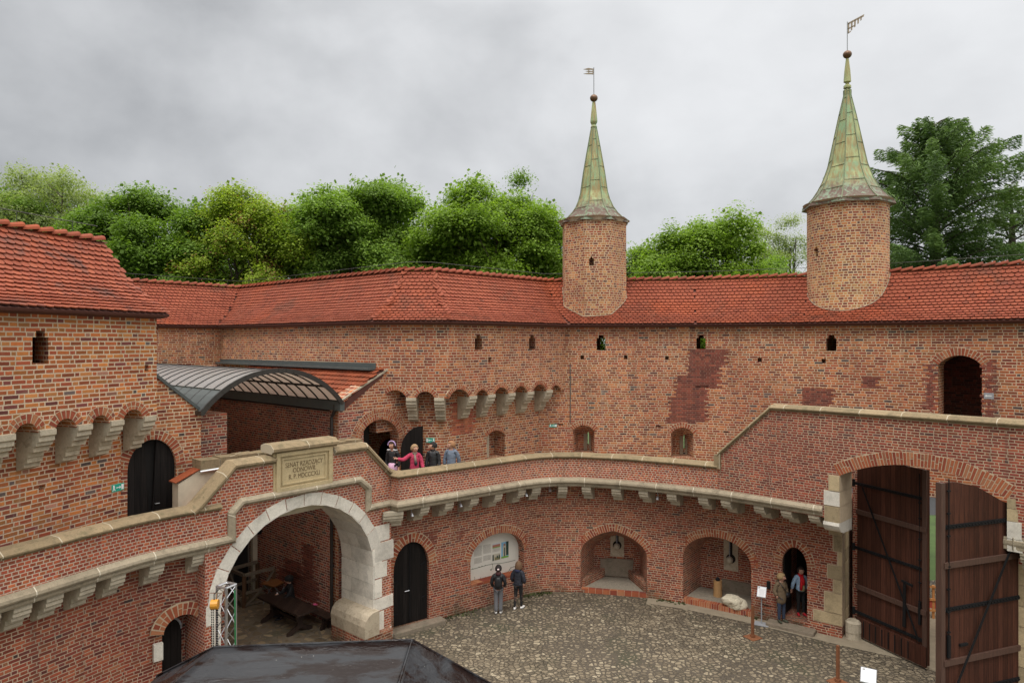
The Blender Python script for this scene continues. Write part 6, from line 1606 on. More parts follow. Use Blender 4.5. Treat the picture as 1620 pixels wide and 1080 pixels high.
LYEL = leafmat('chestnut_leaf', [(0, (.15, .21, .028)), (.42, (.27, .36, .045)), (.76, (.37, .46, .07)), (.78, (.30, .15, .08)), (1, (.28, .12, .07))], .45)
LPAL = leafmat('willow_leaf', [(0, (.18, .23, .09)), (.5, (.29, .35, .14)), (1, (.40, .46, .21))], .45)
LCON = leafmat('fir_needles', [(0, (.05, .095, .026)), (.5, (.11, .185, .05)), (1, (.20, .30, .085))], .25)
LFLO = leafmat('blossom_leaf', [(0, (.08, .15, .03)), (.62, (.18, .30, .06)), (.64, (.62, .58, .48)), (1, (.7, .66, .6))], .4)
BARK = simple('bark', (.065, .050, .036), .95, var=.4, scale=5, bump=.6)
def quads_mesh(name, C, U, Vv, rnd, mat, parent):
    n = len(C); co = np.empty((n, 4, 3)); co[:, 0] = C - U * .5; co[:, 1] = C + Vv * -.42 + U * .08; co[:, 2] = C + U * .5; co[:, 3] = C + Vv * .42 + U * .08
    me = bpy.data.meshes.new(name); me.vertices.add(4 * n); me.vertices.foreach_set('co', co.ravel()); me.loops.add(4 * n); me.loops.foreach_set('vertex_index', np.arange(4 * n, dtype=np.int32))
    me.polygons.add(n); me.polygons.foreach_set('loop_start', np.arange(0, 4 * n, 4, dtype=np.int32)); me.polygons.foreach_set('loop_total', np.full(n, 4, dtype=np.int32)); me.update(calc_edges=True)
    a = me.attributes.new('rnd', 'FLOAT', 'FACE'); a.data.foreach_set('value', np.clip(rnd, 0, 1).astype(np.float32))
    return link(name, me, parent, mat)
def rdir(n):
    v = rng.normal(size=(n, 3)); return v / np.linalg.norm(v, axis=1)[:, None]
def tree(name, label, xpx, d, top_px, wpx, mat, density=1.0, leaf=.24, zc_low=7.5, seed=1, clump=1.0, group='trees behind the roofs', lean=0, sparse=1.0, shape=1.0):
    global rng; rng = np.random.default_rng(seed); random.seed(seed)
    X = (xpx - 810) / 1080 * d; ztop = YZ(top_px, d); rx = wpx / 2 / 1080 * d * 1.2; zlo = zc_low; cz = (ztop + zlo) / 2; rz = (ztop - zlo) / 2
    t = thing(name, label, 'tree', (0, 0, 0), group)
    # limbs
    mb = MB(); th = zlo - 1.5; tips = []
    mb.tube([(X, d, -.3), (X + .1, d, th * .5), (X + lean, d, th)], [.42, .33, .27], 9)
    nb = 9
    for k in range(nb):
        a = 2 * math.pi * k / nb + random.uniform(-.3, .3); e = random.uniform(.25, 1.0); r = random.uniform(.5, .85)
        end = Vector((X + math.cos(a) * rx * r * (1.1 - e * .6), d + math.sin(a) * rx * r * (1.1 - e * .6), cz + rz * (e * 1.5 - .75)))
        st = Vector((X + lean, d, th - random.uniform(0, 1))); md = st.lerp(end, .45) + Vector((0, 0, rz * .18))
        mb.tube([st, md, end], [.15, .09, .03], 6)
        for j in range(3):
            e2 = md.lerp(end, random.random()) ; t2 = e2 + Vector((random.uniform(-1, 1) * rx * .35, random.uniform(-1, 1) * rx * .35, random.uniform(.2, 1) * rz * .3)); mb.tube([e2, t2], [.05, .012], 5)
    mb.tube([(X + lean, d, th), (X + lean * .5, d, cz + rz * .55)], [.24, .05], 7)
    mb.build('trunk', BARK, t)
    # lumpy crown: lobes, each with clumps of leaves near its skin
    nl = int(52 * clump); lob = []
    while len(lob) < nl:
        v = rng.uniform(-1, 1, 3)
        q = (abs(v[0]) ** 2.3 + abs(v[1]) ** 2.3 + abs(v[2]) ** 2.0)
        if q > 1 or q < .05: continue
        r = rng.uniform(.17, .29) * min(rx, rz * 1.25)
        lob.append((np.array([X, d, cz]) + v * np.array([rx - r * .6, rx * .85 - r * .5, rz - r * .55]), r))
    Cs = []; Us = []; Vs = []; Rn = []
    for c, r in lob:
        ncl = int(15 * density * r * r) + 6
        dv = rdir(ncl); dv[:, 2] = np.abs(dv[:, 2]) * .8 + dv[:, 2] * .3
        rad = r * rng.uniform(.55, 1.2, ncl)
        cc = c + dv * rad[:, None] * np.array([1, 1, .8]); lb = rng.uniform(-.16, .16)
        for i in range(ncl):
            n_ = int(rng.uniform(55, 90) * sparse); sz = rng.uniform(.75, 1.3); off = np.clip(rng.normal(size=(n_, 3)), -1.7, 1.7) * np.array([.36, .36, .26]) * sz
            off[:, 2] -= (off[:, 0] ** 2 + off[:, 1] ** 2) * .45
            Cs.append(cc[i] + off); nrm = rdir(n_) * .5 + dv[i] * .35 + np.array([0, 0, .8]); nrm /= np.linalg.norm(nrm, axis=1)[:, None]
            tmp = rdir(n_); U = np.cross(nrm, tmp); U /= np.linalg.norm(U, axis=1)[:, None] + 1e-9; Vv = np.cross(nrm, U); s = leaf * .66 * rng.uniform(.6, 1.25, n_)[:, None]
            Us.append(U * s); Vs.append(Vv * s); base = rng.uniform(.25, .75) + lb; Rn.append(np.clip(base + rng.normal(size=n_) * .09, 0, 1))
        ni = int(70 * r * r * density * sparse); ci = c + rng.normal(size=(ni, 3)) * r * .42; nrm = rdir(ni); U = np.cross(nrm, rdir(ni)); U /= np.linalg.norm(U, axis=1)[:, None] + 1e-9; Vv = np.cross(nrm, U)
        Cs.append(ci); Us.append(U * leaf * 1.2); Vs.append(Vv * leaf * 1.2); Rn.append(rng.uniform(0, .4, ni))
    # ragged sprigs on top
    quads_mesh('crown', np.concatenate(Cs), np.concatenate(Us), np.concatenate(Vs), np.concatenate(Rn), mat, t)
    return t
T = [
 ('deciduous_tree', 'pale thin-leaved tree at the far left above the corner tower roof', 84, 52, 240, 200, LPAL, .75, .20, 9, 3, 1.2, .75),
 ('deciduous_tree', 'mid-green tree cut by the left edge of the picture', 8, 50, 292, 150, LMID, .9, .22, 8, 4, 1.0, 1),
 ('deciduous_tree', 'dark green maple between the pale tree and the reddish chestnut', 238, 47, 296, 225, LDARK, 1.1, .26, 8, 5, 1.3, 1),
 ('deciduous_tree', 'yellow-green chestnut with reddish flower spikes', 400, 46, 290, 178, LYEL, .95, .23, 8, 6, 1.3, .95),
 ('deciduous_tree', 'broad dark-green tree, the widest crown left of the middle', 556, 49, 270, 240, LMID, 1.15, .25, 8, 7, 1.5, 1),
 ('deciduous_tree', 'sparse grey-green treetop peeping between two full crowns', 662, 60, 300, 70, LPAL, .4, .16, 10, 8, .8, .5),
 ('deciduous_tree', 'bright green tree filling the gap left of the slimmer turret', 760, 46, 288, 225, LBRI, 1.1, .25, 8, 9, 1.5, 1),
 ('deciduous_tree', 'green tree with a rounded top behind the bright one', 806, 56, 274, 120, LMID, .9, .22, 9, 10, 1.0, 1),
 ('deciduous_tree', 'small bright tree directly behind the slimmer turret', 868, 47, 326, 100, LBRI, 1.0, .23, 8, 11, 1.0, 1),
 ('deciduous_tree', 'chestnut with white blossoms right behind the slimmer turret', 1002, 48, 380, 60, LFLO, 1.0, .22, 7, 12, 1.0, 1),
 ('deciduous_tree', 'bright green tree between the two turrets', 1110, 46, 330, 200, LBRI, 1.1, .25, 7.5, 13, 1.5, 1),
 ('deciduous_tree', 'wispy grey-green willow left of the stout turret', 1198, 56, 344, 90, LPAL, 1.0, .15, 8, 14, 1.0, .8),
 ('deciduous_tree', 'wispy grey-green willow close against the stout turret', 1250, 54, 342, 80, LPAL, 1.0, .15, 8, 15, 1.0, .8),
 ('deciduous_tree', 'low dark filler tree seen low behind the roof ridge left of the middle', 330, 54, 350, 190, LDARK, .9, .26, 7, 16, 1.0, 1),
 ('deciduous_tree', 'low dark tree under the meeting of the two middle crowns', 655, 53, 345, 160, LDARK, .9, .26, 7, 17, 1.0, 1),
 ('deciduous_tree', 'low green tree showing above the roof beside the willows', 1215, 50, 392, 130, LMID, .9, .22, 7, 18, 1.0, 1),
]
for nm, lab, x, d, top, w_, m_, den, lf, zl, sd_, cl_, sp_ in T: tree(nm, lab, x, d, top, w_, m_, den, lf, zl, sd_, cl_, sparse=sp_)
# low planting outside, seen through the loopholes and the gate
tree('garden_shrub', 'leafy green shrub seen through the left open loophole', 953, 33, 520, 60, LBRI, 1.2, .16, 6.5, 31, .6, group='shrubs outside the wall')
tree('garden_shrub', 'leafy green shrub seen through the right open loophole', 1112, 32.5, 520, 60, LBRI, 1.2, .16, 6.5, 32, .6, group='shrubs outside the wall')
def conifer(label, xpx, d, top_px, wpx, seed, mat=LCON, zlow=6, dens=1.0):
    global rng; rng = np.random.default_rng(seed); random.seed(seed)
    X = (xpx - 810) / 1080 * d; zt = YZ(top_px, d); R0 = wpx / 2 / 1080 * d; t = thing('conifer_tree', label, 'tree', Z3, 'trees behind the roofs')
    mb = MB(); mb.tube([(X, d, -.3), (X, d, zlow), (X + .1, d, (zlow + zt) / 2), (X, d, zt - 1.0)], [.6, .5, .3, .05], 9)
    C = []; U = []; V = []; Rn = []
    nb = int(66 * dens)
    for k in range(nb):
        f = (k + .5) / nb; z = zlow + (zt - zlow) * (f ** .9) * .97; a = k * 2.399 + random.uniform(-.4, .4)
        prof = (1 - f ** 2.4) ** .9 * (.86 + .16 * math.sin(f * 13)) + .07; L = R0 * prof * random.uniform(.72, 1.12)
        if f > .8: L *= 1.1
        L *= random.choice((.72, .9, 1.0, 1.12))
        dx, dy = math.cos(a), math.sin(a); pts = []
        up = .38 + .50 * f
        for j in range(9):
            s = j / 8; pts.append(np.array([X + dx * L * s, d + dy * L * s, z + L * (up * s - .28 * s * s) + 0]))
        mb.tube([tuple(pts[0]), tuple(pts[4]), tuple(pts[8])], [.07, .045, .012], 4)
        n_ = int(105 * L * dens) + 40
        sv = rng.uniform(.12, 1.05, n_) ** .8; ix = np.minimum((sv * 8).astype(int), 7); fr = sv * 8 - ix
        P = np.array(pts); base = P[ix] * (1 - fr[:, None]) + P[ix + 1] * fr[:, None] if True else 0
        perp = np.array([-dy, dx, 0.0]); side = rng.normal(size=n_) * .27 * (1.15 - sv * .75) * (1 + L * .12)
        base = base + perp * side[:, None] + np.array([0, 0, 1]) * (-np.abs(side) * .35 - rng.uniform(0, .75, n_) ** 1.3)[:, None]
        # sprays: long narrow drooping leaves pointing outward
        dirv = np.array([dx, dy, -.45]) + perp * (np.sign(side) * .9)[:, None] + rng.normal(size=(n_, 3)) * .3; dirv /= np.linalg.norm(dirv, axis=1)[:, None]
        nn = np.cross(dirv, rdir(n_)); nn /= np.linalg.norm(nn, axis=1)[:, None] + 1e-9; ln = rng.uniform(.16, .36, n_)[:, None]
        C.append(base); U.append(dirv * ln); V.append(nn * ln * .26); b_ = rng.uniform(.1, .7); Rn.append(np.clip(b_ + rng.normal(size=n_) * .15 + (sv - .6) * .4, 0, 1))
    mb.build('trunk', BARK, t); quads_mesh('crown', np.concatenate(C), np.concatenate(U), np.concatenate(V), np.concatenate(Rn), mat, t); return t
conifer('large dark green conifer with drooping sprays right of the stout turret', 1478, 44, 184, 350, 21, zlow=8.5, dens=2.1)
conifer('lighter conifer cut by the right edge of the picture', 1600, 46, 280, 190, 22, leafmat('light_fir_needles', [(0, (.06, .10, .03)), (.5, (.12, .18, .05)), (1, (.20, .28, .08))], .25), zlow=8, dens=1.0)
# ============================================================= people
def skin_mesh(name, chains, mat, parent, sub=2, flat=None, root=0, wr_=0.0):
    """chains: list of lists of ((x,y,z), r or (rx,ry)); points within 1 mm are merged -> branching skeleton"""
    V = []; Rr = []; E = []
    def idx(p, r):
        for i, q in enumerate(V):
            if (Vector(q) - Vector(p)).length < 1e-3: return i
        V.append(tuple(p)); Rr.append(r if isinstance(r, tuple) else (r, r)); return len(V) - 1
    for ch in chains:
        pr = None
        for p, r in ch:
            i = idx(p, r)
            if pr is not None and pr != i: E.append((pr, i))
            pr = i
    me = bpy.data.meshes.new(name); me.from_pydata(V, E, []); me.update()
    o = bpy.data.objects.new(name, me); COL.objects.link(o)
    o.modifiers.new('s', 'SKIN'); 
    if not me.skin_vertices: me.attributes
    sv = me.skin_vertices[0].data if me.skin_vertices else None
    if sv is None:
        bpy.context.view_layer.objects.active = o; o.select_set(True); bpy.ops.mesh.customdata_skin_add(); sv = me.skin_vertices[0].data
    for i, r in enumerate(Rr): sv[i].radius = r; sv[i].use_root = (i == root)
    m = o.modifiers.new('d', 'SUBSURF'); m.levels = sub; m.render_levels = sub
    dg = bpy.context.evaluated_depsgraph_get(); dg.update()
    m2 = bpy.data.meshes.new_from_object(o.evaluated_get(dg), depsgraph=dg); bpy.data.objects.remove(o); bpy.data.meshes.remove(me)
    if wr_:
        for v in m2.vertices:
            n_ = noise.noise(Vector((v.co.x * 9, v.co.y * 9, v.co.z * 22))) * wr_ + noise.noise(v.co * 30) * wr_ * .4
            v.co += v.normal * n_
    m2.polygons.foreach_set('use_smooth', [True] * len(m2.polygons)); m2.name = name
    return link(name, m2, parent, mat)
EYE = simple('eye_dark', (.02, .015, .012), .3); LIP = simple('lips', (.36, .11, .09), .5)
def head_mesh(H, hd, yawv):
    """head, face and ears as bmesh verts, local to person"""
    bm = bmesh.new(); bmesh.ops.create_uvsphere(bm, u_segments=20, v_segments=14, radius=1)
    for v in bm.verts:
        x, y, z = v.co
        k = 1 - .28 * max(0, -z) ** 1.5            # narrower jaw
        v.co = Vector((x * .060 * H * k, y * .074 * H * (1 - .1 * max(0, -z)), z * .076 * H))
        if y < -.6 and abs(x) < .5: v.co.y -= .004 * H * (1 - abs(z))
    M = Matrix.Rotation(yawv, 4, 'Z')
    def bit(c, r, sc, mi):
        g = bmesh.ops.create_uvsphere(bm, u_segments=8, v_segments=6, radius=r, matrix=Matrix.Translation(Vector(c)) @ Matrix.Diagonal((*sc, 1)))
        for v in g['verts']:
            for f in v.link_faces: f.material_index = mi
    bit((0, -.077 * H, -.012 * H), .011 * H, (.8, 1.1, 1.6), 0)
    for s in (-1, 1): bit((s * .023 * H, -.068 * H, .006 * H), .0075 * H, (1.4, .7, .7), 1); bit((s * .060 * H, .004 * H, -.004 * H), .014 * H, (.4, .8, 1.3), 0)
    bit((0, -.068 * H, -.038 * H), .012 * H, (1.4, .5, .45), 2)
    for v in bm.verts: v.co = (M @ v.co) + Vector(hd)
    for f in bm.faces: f.smooth = True
    me = bpy.data.meshes.new('h'); bm.to_mesh(me); bm.free(); return me
def join_into(o, me2, mats):
    bm = bmesh.new(); bm.from_mesh(o.data); n = len(bm.faces); bm.from_mesh(me2); bm.to_mesh(o.data); bm.free(); bpy.data.meshes.remove(me2)
    for m in mats: o.data.materials.append(m)
def person(label, pos, yaw, H, pose, clothes, hair, head_yaw=0.0, group=None):
    """local frame: faces -Y. pose gives elbow/wrist per side in fractions of H; clothes: dict"""
    t = thing('person', label, 'person', Z3, group)
    h = H; sit = pose.get('sit')
    pel = Vector((0, 0, .53 * h)) if not sit else Vector((0, 0, sit))
    lean = Vector(pose.get('lean', (0, 0)) + (0,)) * h
    wai = pel + Vector((0, 0, .095 * h)) + lean * .3; che = pel + Vector((0, 0, .205 * h)) + lean * .7; nkb = pel + Vector((0, .004 * h, .285 * h)) + lean; nk = nkb + Vector((0, -.006 * h, .045 * h)); hd = nk + Vector((0, -.014 * h, .068 * h)) + Vector((0, 0, 0))
    sh = {s: nkb + Vector((s * .098 * h, .006 * h, -.022 * h)) for s in (-1, 1)}
    el = {}; wr = {}
    for s in (-1, 1):
        e, w = pose['arms'][0 if s < 0 else 1]
        el[s] = sh[s] + Vector(e) * h; wr[s] = el[s] + Vector(w) * h
    hip = {s: pel + Vector((s * .048 * h, 0, -.02 * h)) for s in (-1, 1)}; kn = {}; an = {}; to = {}
    for s in (-1, 1):
        if sit:
            kn[s] = hip[s] + Vector((s * .03 * h, -.24 * h, .02)); an[s] = Vector((kn[s].x, kn[s].y + .02 * h, .06))
        else:
            st = pose.get('feet', ((-.055, 0), (.055, 0)))[0 if s < 0 else 1]
            an[s] = Vector((st[0] * h, st[1] * h, .045 * h)); kn[s] = hip[s].lerp(an[s], .5) + Vector((0, -.012 * h, .01 * h))
        tt = pose.get('toe', 0) * s
        to[s] = an[s] + Vector((s * .02 * h + tt, -.095 * h, -.028 * h))
    ch = [[(pel, (.082 * h, .062 * h)), (wai, (.066 * h, .052 * h)), (che, (.080 * h, .058 * h)), (nkb, .040 * h), (nk, .031 * h), (hd + Vector((0, 0, -.02 * h)), .040 * h)]]
    for s in (-1, 1):
        ch.append([(nkb, .04 * h), (sh[s], .034 * h), (el[s], .024 * h), (wr[s], .016 * h)])
        d = (wr[s] - el[s]).normalized(); hl = .10 * h
        if pose.get('pocket'): d = (Vector((-s * .55, .25, -.8))).normalized()
        sidev = d.cross(Vector((0, 1, 0) if abs(d.y) < .8 else (0, 0, 1))).normalized(); nrm = d.cross(sidev).normalized()
        palm = wr[s] + d * .045 * h; ch.append([(wr[s], .016 * h), (palm, (.019 * h, .012 * h))])
        cu = pose.get('curl', .35)
        for fi, (off, ln) in enumerate(((-.016, .036), (-.005, .042), (.006, .039), (.016, .030))):
            b = palm + sidev * off * h + d * .008 * h; m_ = b + d * ln * .55 * h + nrm * cu * .010 * h; e = m_ + (d * .7 + nrm * cu).normalized() * ln * .45 * h
            if pose.get('point') == s and fi > 0: m_ = b + nrm * .018 * h + d * .01 * h; e = b + nrm * .02 * h - d * .006 * h
            ch.append([(palm, (.019 * h, .012 * h)), (b, .0062 * h), (m_, .0056 * h), (e, .0048 * h)])
        tb = wr[s] + d * .018 * h + sidev * -.018 * h; ch.append([(wr[s], .016 * h), (tb, .0075 * h), (tb + (d * .8 - sidev * .6).normalized() * .026 * h, .0062 * h)])
        ch.append([(pel, (.082 * h, .062 * h)), (hip[s], .052 * h), (kn[s], .036 * h), (an[s], .022 * h), (to[s], (.020 * h, .014 * h))])
    body = skin_mesh('body', ch, SKIN, None, 1)
    join_into(body, head_mesh(h, hd, head_yaw), [EYE, LIP])
    body.parent = t
    kids = [body]
    c = clothes
    tr = cloth(*c['legs'])
    lw = c.get('leg_w', 1.0)
    if not c.get('skirt'):
        chs = []
        for s in (-1, 1):
            chs.append([(pel + Vector((0, 0, .03 * h)), (.088 * h, .068 * h)), (hip[s] + Vector((0, 0, 0)), .058 * h), (kn[s], .040 * h * lw), (an[s] + Vector((0, 0, .0)), .029 * h * (lw ** 2))])
        kids.append(skin_mesh('trousers', chs, tr, t, 2, wr_=.003))
    else:
        mb = MB(); z0 = c['skirt'] * h
        mb.tube([pel + Vector((0, 0, .06 * h)), pel + Vector((0, 0, -.02 * h)), Vector((pel.x, pel.y, z0))], [.075 * h, .100 * h, .135 * h], 20); kids.append(mb.build('skirt', cloth(*c['skirt_cloth']), t, smooth=True))
        kids.append(skin_mesh('leggings', [[(pel, .075 * h), (hip[s], .054 * h), (kn[s], .038 * h), (an[s], .024 * h)] for s in (-1, 1)], tr, t, 2))
    hem = c.get('hem', -.05)
    bl = c.get('bulk', 1.0); jm = cloth(*c['top'])
    chs = [[(pel + Vector((0, 0, hem * h)), (.098 * h * bl, .082 * h * bl)), (pel + Vector((0, 0, .02 * h)), (.096 * h * bl, .079 * h * bl)), (wai, (.086 * h * bl, .070 * h * bl)), (che, (.096 * h * bl, .074 * h * bl)), (nkb + Vector((0, 0, .0)), .052 * h), (nkb + Vector((0, 0, .028 * h)), .044 * h)]]
    for s in (-1, 1): chs.append([(nkb, .052 * h), (sh[s], .048 * h), (el[s], .038 * h * bl), (wr[s] - (wr[s] - el[s]) * .04, .030 * h * bl)])
    kids.append(skin_mesh('jacket', chs, jm, t, 3, wr_=.011))
    if c.get('collar'):
        mb = MB(); mb.tube([nkb + Vector((0, .0, .010 * h)), nkb + Vector((0, -.003 * h, .05 * h))], [.056 * h, .050 * h], 14, cap=False)
        kids.append(mb.build('collar', cloth(*c['collar']), t, smooth=True))
    if c.get('hood'):
        mb = MB(); mb.sphere(nkb + Vector((0, .045 * h, .015 * h)), .058 * h, (1.15, .75, .7), 14, 10); kids.append(mb.build('hood', cloth(*c['hood']), t, smooth=True))
    for s in (-1, 1):
        mb = MB(); a = an[s]; dr = (to[s] - a); dr.z = 0; dr.normalize(); ce = a + dr * .042 * h; ce.z = a.z - .018 * h
        b0 = len(mb.v); mb.sphere((0, 0, 0), 1, (1, 1, 1), 12, 8)
        ang = math.atan2(dr.y, dr.x)
        for i in range(b0, len(mb.v)):
            x, y, z = mb.v[i]; x *= .082 * h; y *= .030 * h * (1 - .12 * (x > 0)); z = max(z, -.55) * (.030 * h) * (1.25 if x < 0 else .9)
            mb.v[i] = (ce.x + x * math.cos(ang) - y * math.sin(ang), ce.y + x * math.sin(ang) + y * math.cos(ang), ce.z + z)
        kids.append(mb.build('shoe', cloth(*c['shoes']), t, smooth=True))
    # hair: cap over the skull, optional length
    hm = cloth(*hair['mat']); bm = bmesh.new(); bmesh.ops.create_icosphere(bm, subdivisions=4, radius=1)
    M = Matrix.Rotation(head_yaw, 4, 'Z'); dele = []
    for v in bm.verts:
        x, y, z = v.co; ln = hair.get('len', 0)
        face = (y < -.30 and z < .42 and abs(x) < .80) 
        low = z < (-.50 if y > -.1 else -.2)
        if (face or low): dele.append(v); continue
        n_ = 1 + .05 * noise.noise(v.co * 5) + .03 * noise.noise(v.co * 12)
        vol = hair.get('vol', 1.0); k = n_ * vol
        v.co = Vector((x * .069 * h * k, y * .084 * h * k + .004 * h, z * .084 * h * k + .004 * h))
        if ln and z < .1 and y > -.35:
            f = (.1 - z) / .6; v.co.z -= ln * h * f; v.co.x *= 1 + .25 * f * hair.get('flare', 1); v.co.y += .01 * h * f
    bmesh.ops.delete(bm, geom=dele, context='VERTS')
    for v in bm.verts: v.co = (M @ v.co) + hd
    for f in bm.faces: f.smooth = True
    me = bpy.data.meshes.new('hair'); bm.to_mesh(me); bm.free(); ho = link('hair', me, t, hm); kids.append(ho)
    sm = ho.modifiers.new('s', 'SOLIDIFY'); sm.thickness = .012 * h; sm.offset = -1
    info = dict(t=t, nkb=nkb, nk=nk, hd=hd, pel=pel, wai=wai, che=che, sh=sh, el=el, wr=wr, h=h)
    for k in c.get('extra', ()): k(info)
    t.location = pos; t.rotation_euler = (0, 0, yaw)
    return t
def extra_backpack(i):
    h = i['h']; bm = bmesh.new(); bmesh.ops.create_icosphere(bm, subdivisions=3, radius=1); c = i['wai'] + Vector((0, .105 * h, .055 * h))
    for v in bm.verts:
        x, y, z = v.co; k = abs(x) ** 3 + abs(y) ** 3 + abs(z) ** 3; v.co = v.co / max(k, .01) ** (1 / 3) * .92; v.co = Vector((v.co.x * .078 * h * (1 - .18 * max(0, v.co.z)), v.co.y * .05 * h, v.co.z * .125 * h)) + c
    for f in bm.faces: f.smooth = True
    me = bpy.data.meshes.new('backpack'); bm.to_mesh(me); bm.free(); o = link('backpack', me, None, cloth('black_nylon', (.012, .012, .014), .5)); tag(o, 'black backpack on the back of the person in grey trousers', 'backpack'); i['held'] = o
    HELD.append((o, i))
    mb = MB()
    for s in (-1, 1): mb.tube([i['wai'] + Vector((s * .055 * h, .09 * h, 0)), i['che'] + Vector((s * .07 * h, .07 * h, .05 * h)), i['sh'][s] + Vector((-s * .03 * h, .0, .045 * h)), i['che'] + Vector((s * .07 * h, -.07 * h, .03 * h))], .009 * h, 6)
    k = mb.build('strap', cloth('black_nylon', (.012, .012, .014), .5), o)
HELD = []
def extra_bun(i):
    h = i['h']; mb = MB(); mb.sphere(i['hd'] + Vector((0, .085 * h, .012 * h)), .024 * h, (1, .6, .8), 10, 8); mb.build('hair_clip', cloth('pale_clip', (.75, .6, .6)), i['t'], smooth=True)
    mb = MB(); mb.tube([i['nkb'] + Vector((0, .01 * h, .0)), i['nkb'] + Vector((0, .01 * h, .055 * h))], [.066 * h, .052 * h], 14); mb.build('scarf', cloth('maroon_wool', (.05, .012, .014)), i['t'], smooth=True)
def extra_shoulderbag(i):
    h = i['h']; c = i['pel'] + Vector((.135 * h, -.045 * h, .03 * h)); mb = MB(); mb.sphere(c, .062 * h, (1.0, .55, .85), 14, 10); o = mb.build('handbag', cloth('black_leather', (.012, .013, .018), .4), None, smooth=True); tag(o, 'round black handbag at the hip of the woman in the brown coat', 'bag'); HELD.append((o, i))
    mb = MB(); mb.tube([c + Vector((0, 0, .05 * h)), i['wai'] + Vector((.05 * h, -.098 * h, .03 * h)), i['che'] + Vector((-.03 * h, -.098 * h, .02 * h)), i['nkb'] + Vector((-.065 * h, -.04 * h, .02 * h)), i['nkb'] + Vector((-.06 * h, .03 * h, .03 * h))], .007 * h, 6); mb.build('strap', cloth('black_leather', (.012, .013, .018), .4), o)
def extra_redscarf(i):
    h = i['h']; m = cloth('red_wool', (.62, .012, .018)); mb = MB(); mb.tube([i['nkb'] + Vector((0, -.004 * h, .0)), i['nkb'] + Vector((0, -.008 * h, .05 * h))], [.066 * h, .054 * h], 14)
    for s, l in ((-1, .26), (1, .15)): mb.tube([i['nkb'] + Vector((s * .012 * h, -.055 * h, .01 * h)), i['che'] + Vector((s * .018 * h, -.098 * h, 0)), i['nkb'] + Vector((s * .022 * h - .01 * h, -.108 * h, -l * h))], [.026 * h, .032 * h, .030 * h], 8)
    mb.build('scarf', m, i['t'], smooth=True)
    mb = MB(); mb.tube([i['che'] + Vector((.012 * h, -.030 * h, .03 * h)), i['wai'] + Vector((.012 * h, -.036 * h, 0)), i['pel'] + Vector((.01 * h, -.04 * h, .0))], [.060 * h, .062 * h, .062 * h], 12); mb.build('shirt', cloth('pale_yellow', (.72, .70, .38)), i['t'], smooth=True)
def extra_scarf2(i):
    h = i['h']; mb = MB(); mb.tube([i['nkb'] + Vector((0, -.004 * h, .0)), i['nkb'] + Vector((0, -.006 * h, .045 * h))], [.058 * h, .050 * h], 14); mb.tube([i['nkb'] + Vector((.0, -.055 * h, .0)), i['che'] + Vector((.01 * h, -.10 * h, 0)), i['wai'] + Vector((.015 * h, -.105 * h, .03 * h))], [.020 * h, .026 * h, .026 * h], 8); mb.build('scarf', cloth('grey_beige_scarf', (.22, .16, .13)), i['t'], smooth=True)
    mb = MB(); mb.sphere(i['wai'] + Vector((.02 * h, -.125 * h, .02 * h)), .033 * h, (1, .6, 1.35), 12, 8); o = mb.build('camera_bag', cloth('black_nylon', (.012, .012, .014), .5), None, smooth=True); tag(o, 'small black bag hanging at the chest of the woman in the pink coat', 'bag'); HELD.append((o, i))
def extra_headband(i):
    h = i['h']; mb = MB(); pts = [i['hd'] + Vector((.078 * h * math.cos(a), -.028 * h, .088 * h * math.sin(a) + .008 * h)) for a in [math.pi * k / 10 for k in range(11)]]; mb.tube(pts, .010 * h, 6); mb.build('headband', cloth('lilac', (.55, .38, .68)), i['t'])
    mb = MB()
    for s in (-1, 1): mb.tube([i['nkb'] + Vector((s * .03 * h, -.05 * h, .035 * h)), i['sh'][s] + Vector((0, -.02 * h, .045 * h))], [.016 * h, .018 * h], 6)
    mb.build('white_trim', cloth('white_fabric', (.7, .7, .72)), i['t'])
def extra_hat(i):
    h = i['h']; mb = MB(); mb.sphere(i['hd'] + Vector((0, .004 * h, .030 * h)), .088 * h, (.92, 1.05, .80), 16, 10); mb.build('knitted_hat', cloth('black_wool', (.008, .008, .009)), i['t'], smooth=True)
def extra_cuff(i):
    h = i['h']; mb = MB(); mb.box(i['wr'][-1] + Vector((0, -.01, .03)), (.05, .03, .05)); mb.build('white_cuff', cloth('white_fabric', (.7, .7, .72)), i['t'])
DN = (((-.028, .0, -.165), (-.004, -.045, -.135)), ((.028, .0, -.165), (.004, -.045, -.135)))
POCK = (((-.050, .012, -.160), (.022, -.060, -.075)), ((.050, .012, -.160), (-.022, -.060, -.075)))
BLK = ('black_down', (.014, .014, .016), .45)
GZ = 4.38
def at(x, d, z): return ((x - 810) / 1080 * d, d, z)
person('woman in short black jacket, pink skirt and lilac headband in the gallery doorway', at(621, 22.75, GZ), R(-12), 1.68, dict(arms=(((-.03, .02, -.165), (-.01, -.03, -.135)), ((.03, .02, -.165), (.0, -.03, -.135)))), dict(top=('black_jacket', (.015, .015, .017), .6), legs=('black_cloth', (.012, .012, .013)), shoes=('black_leather', (.012, .013, .018), .4), skirt=.36, skirt_cloth=('pink_skirt', (.60, .36, .50)), hem=-.02, bulk=.98, extra=(extra_headband,)), dict(mat=('dark_curly_hair', (.035, .016, .010)), len=.09, vol=1.14, flare=1.6), head_yaw=R(-15))
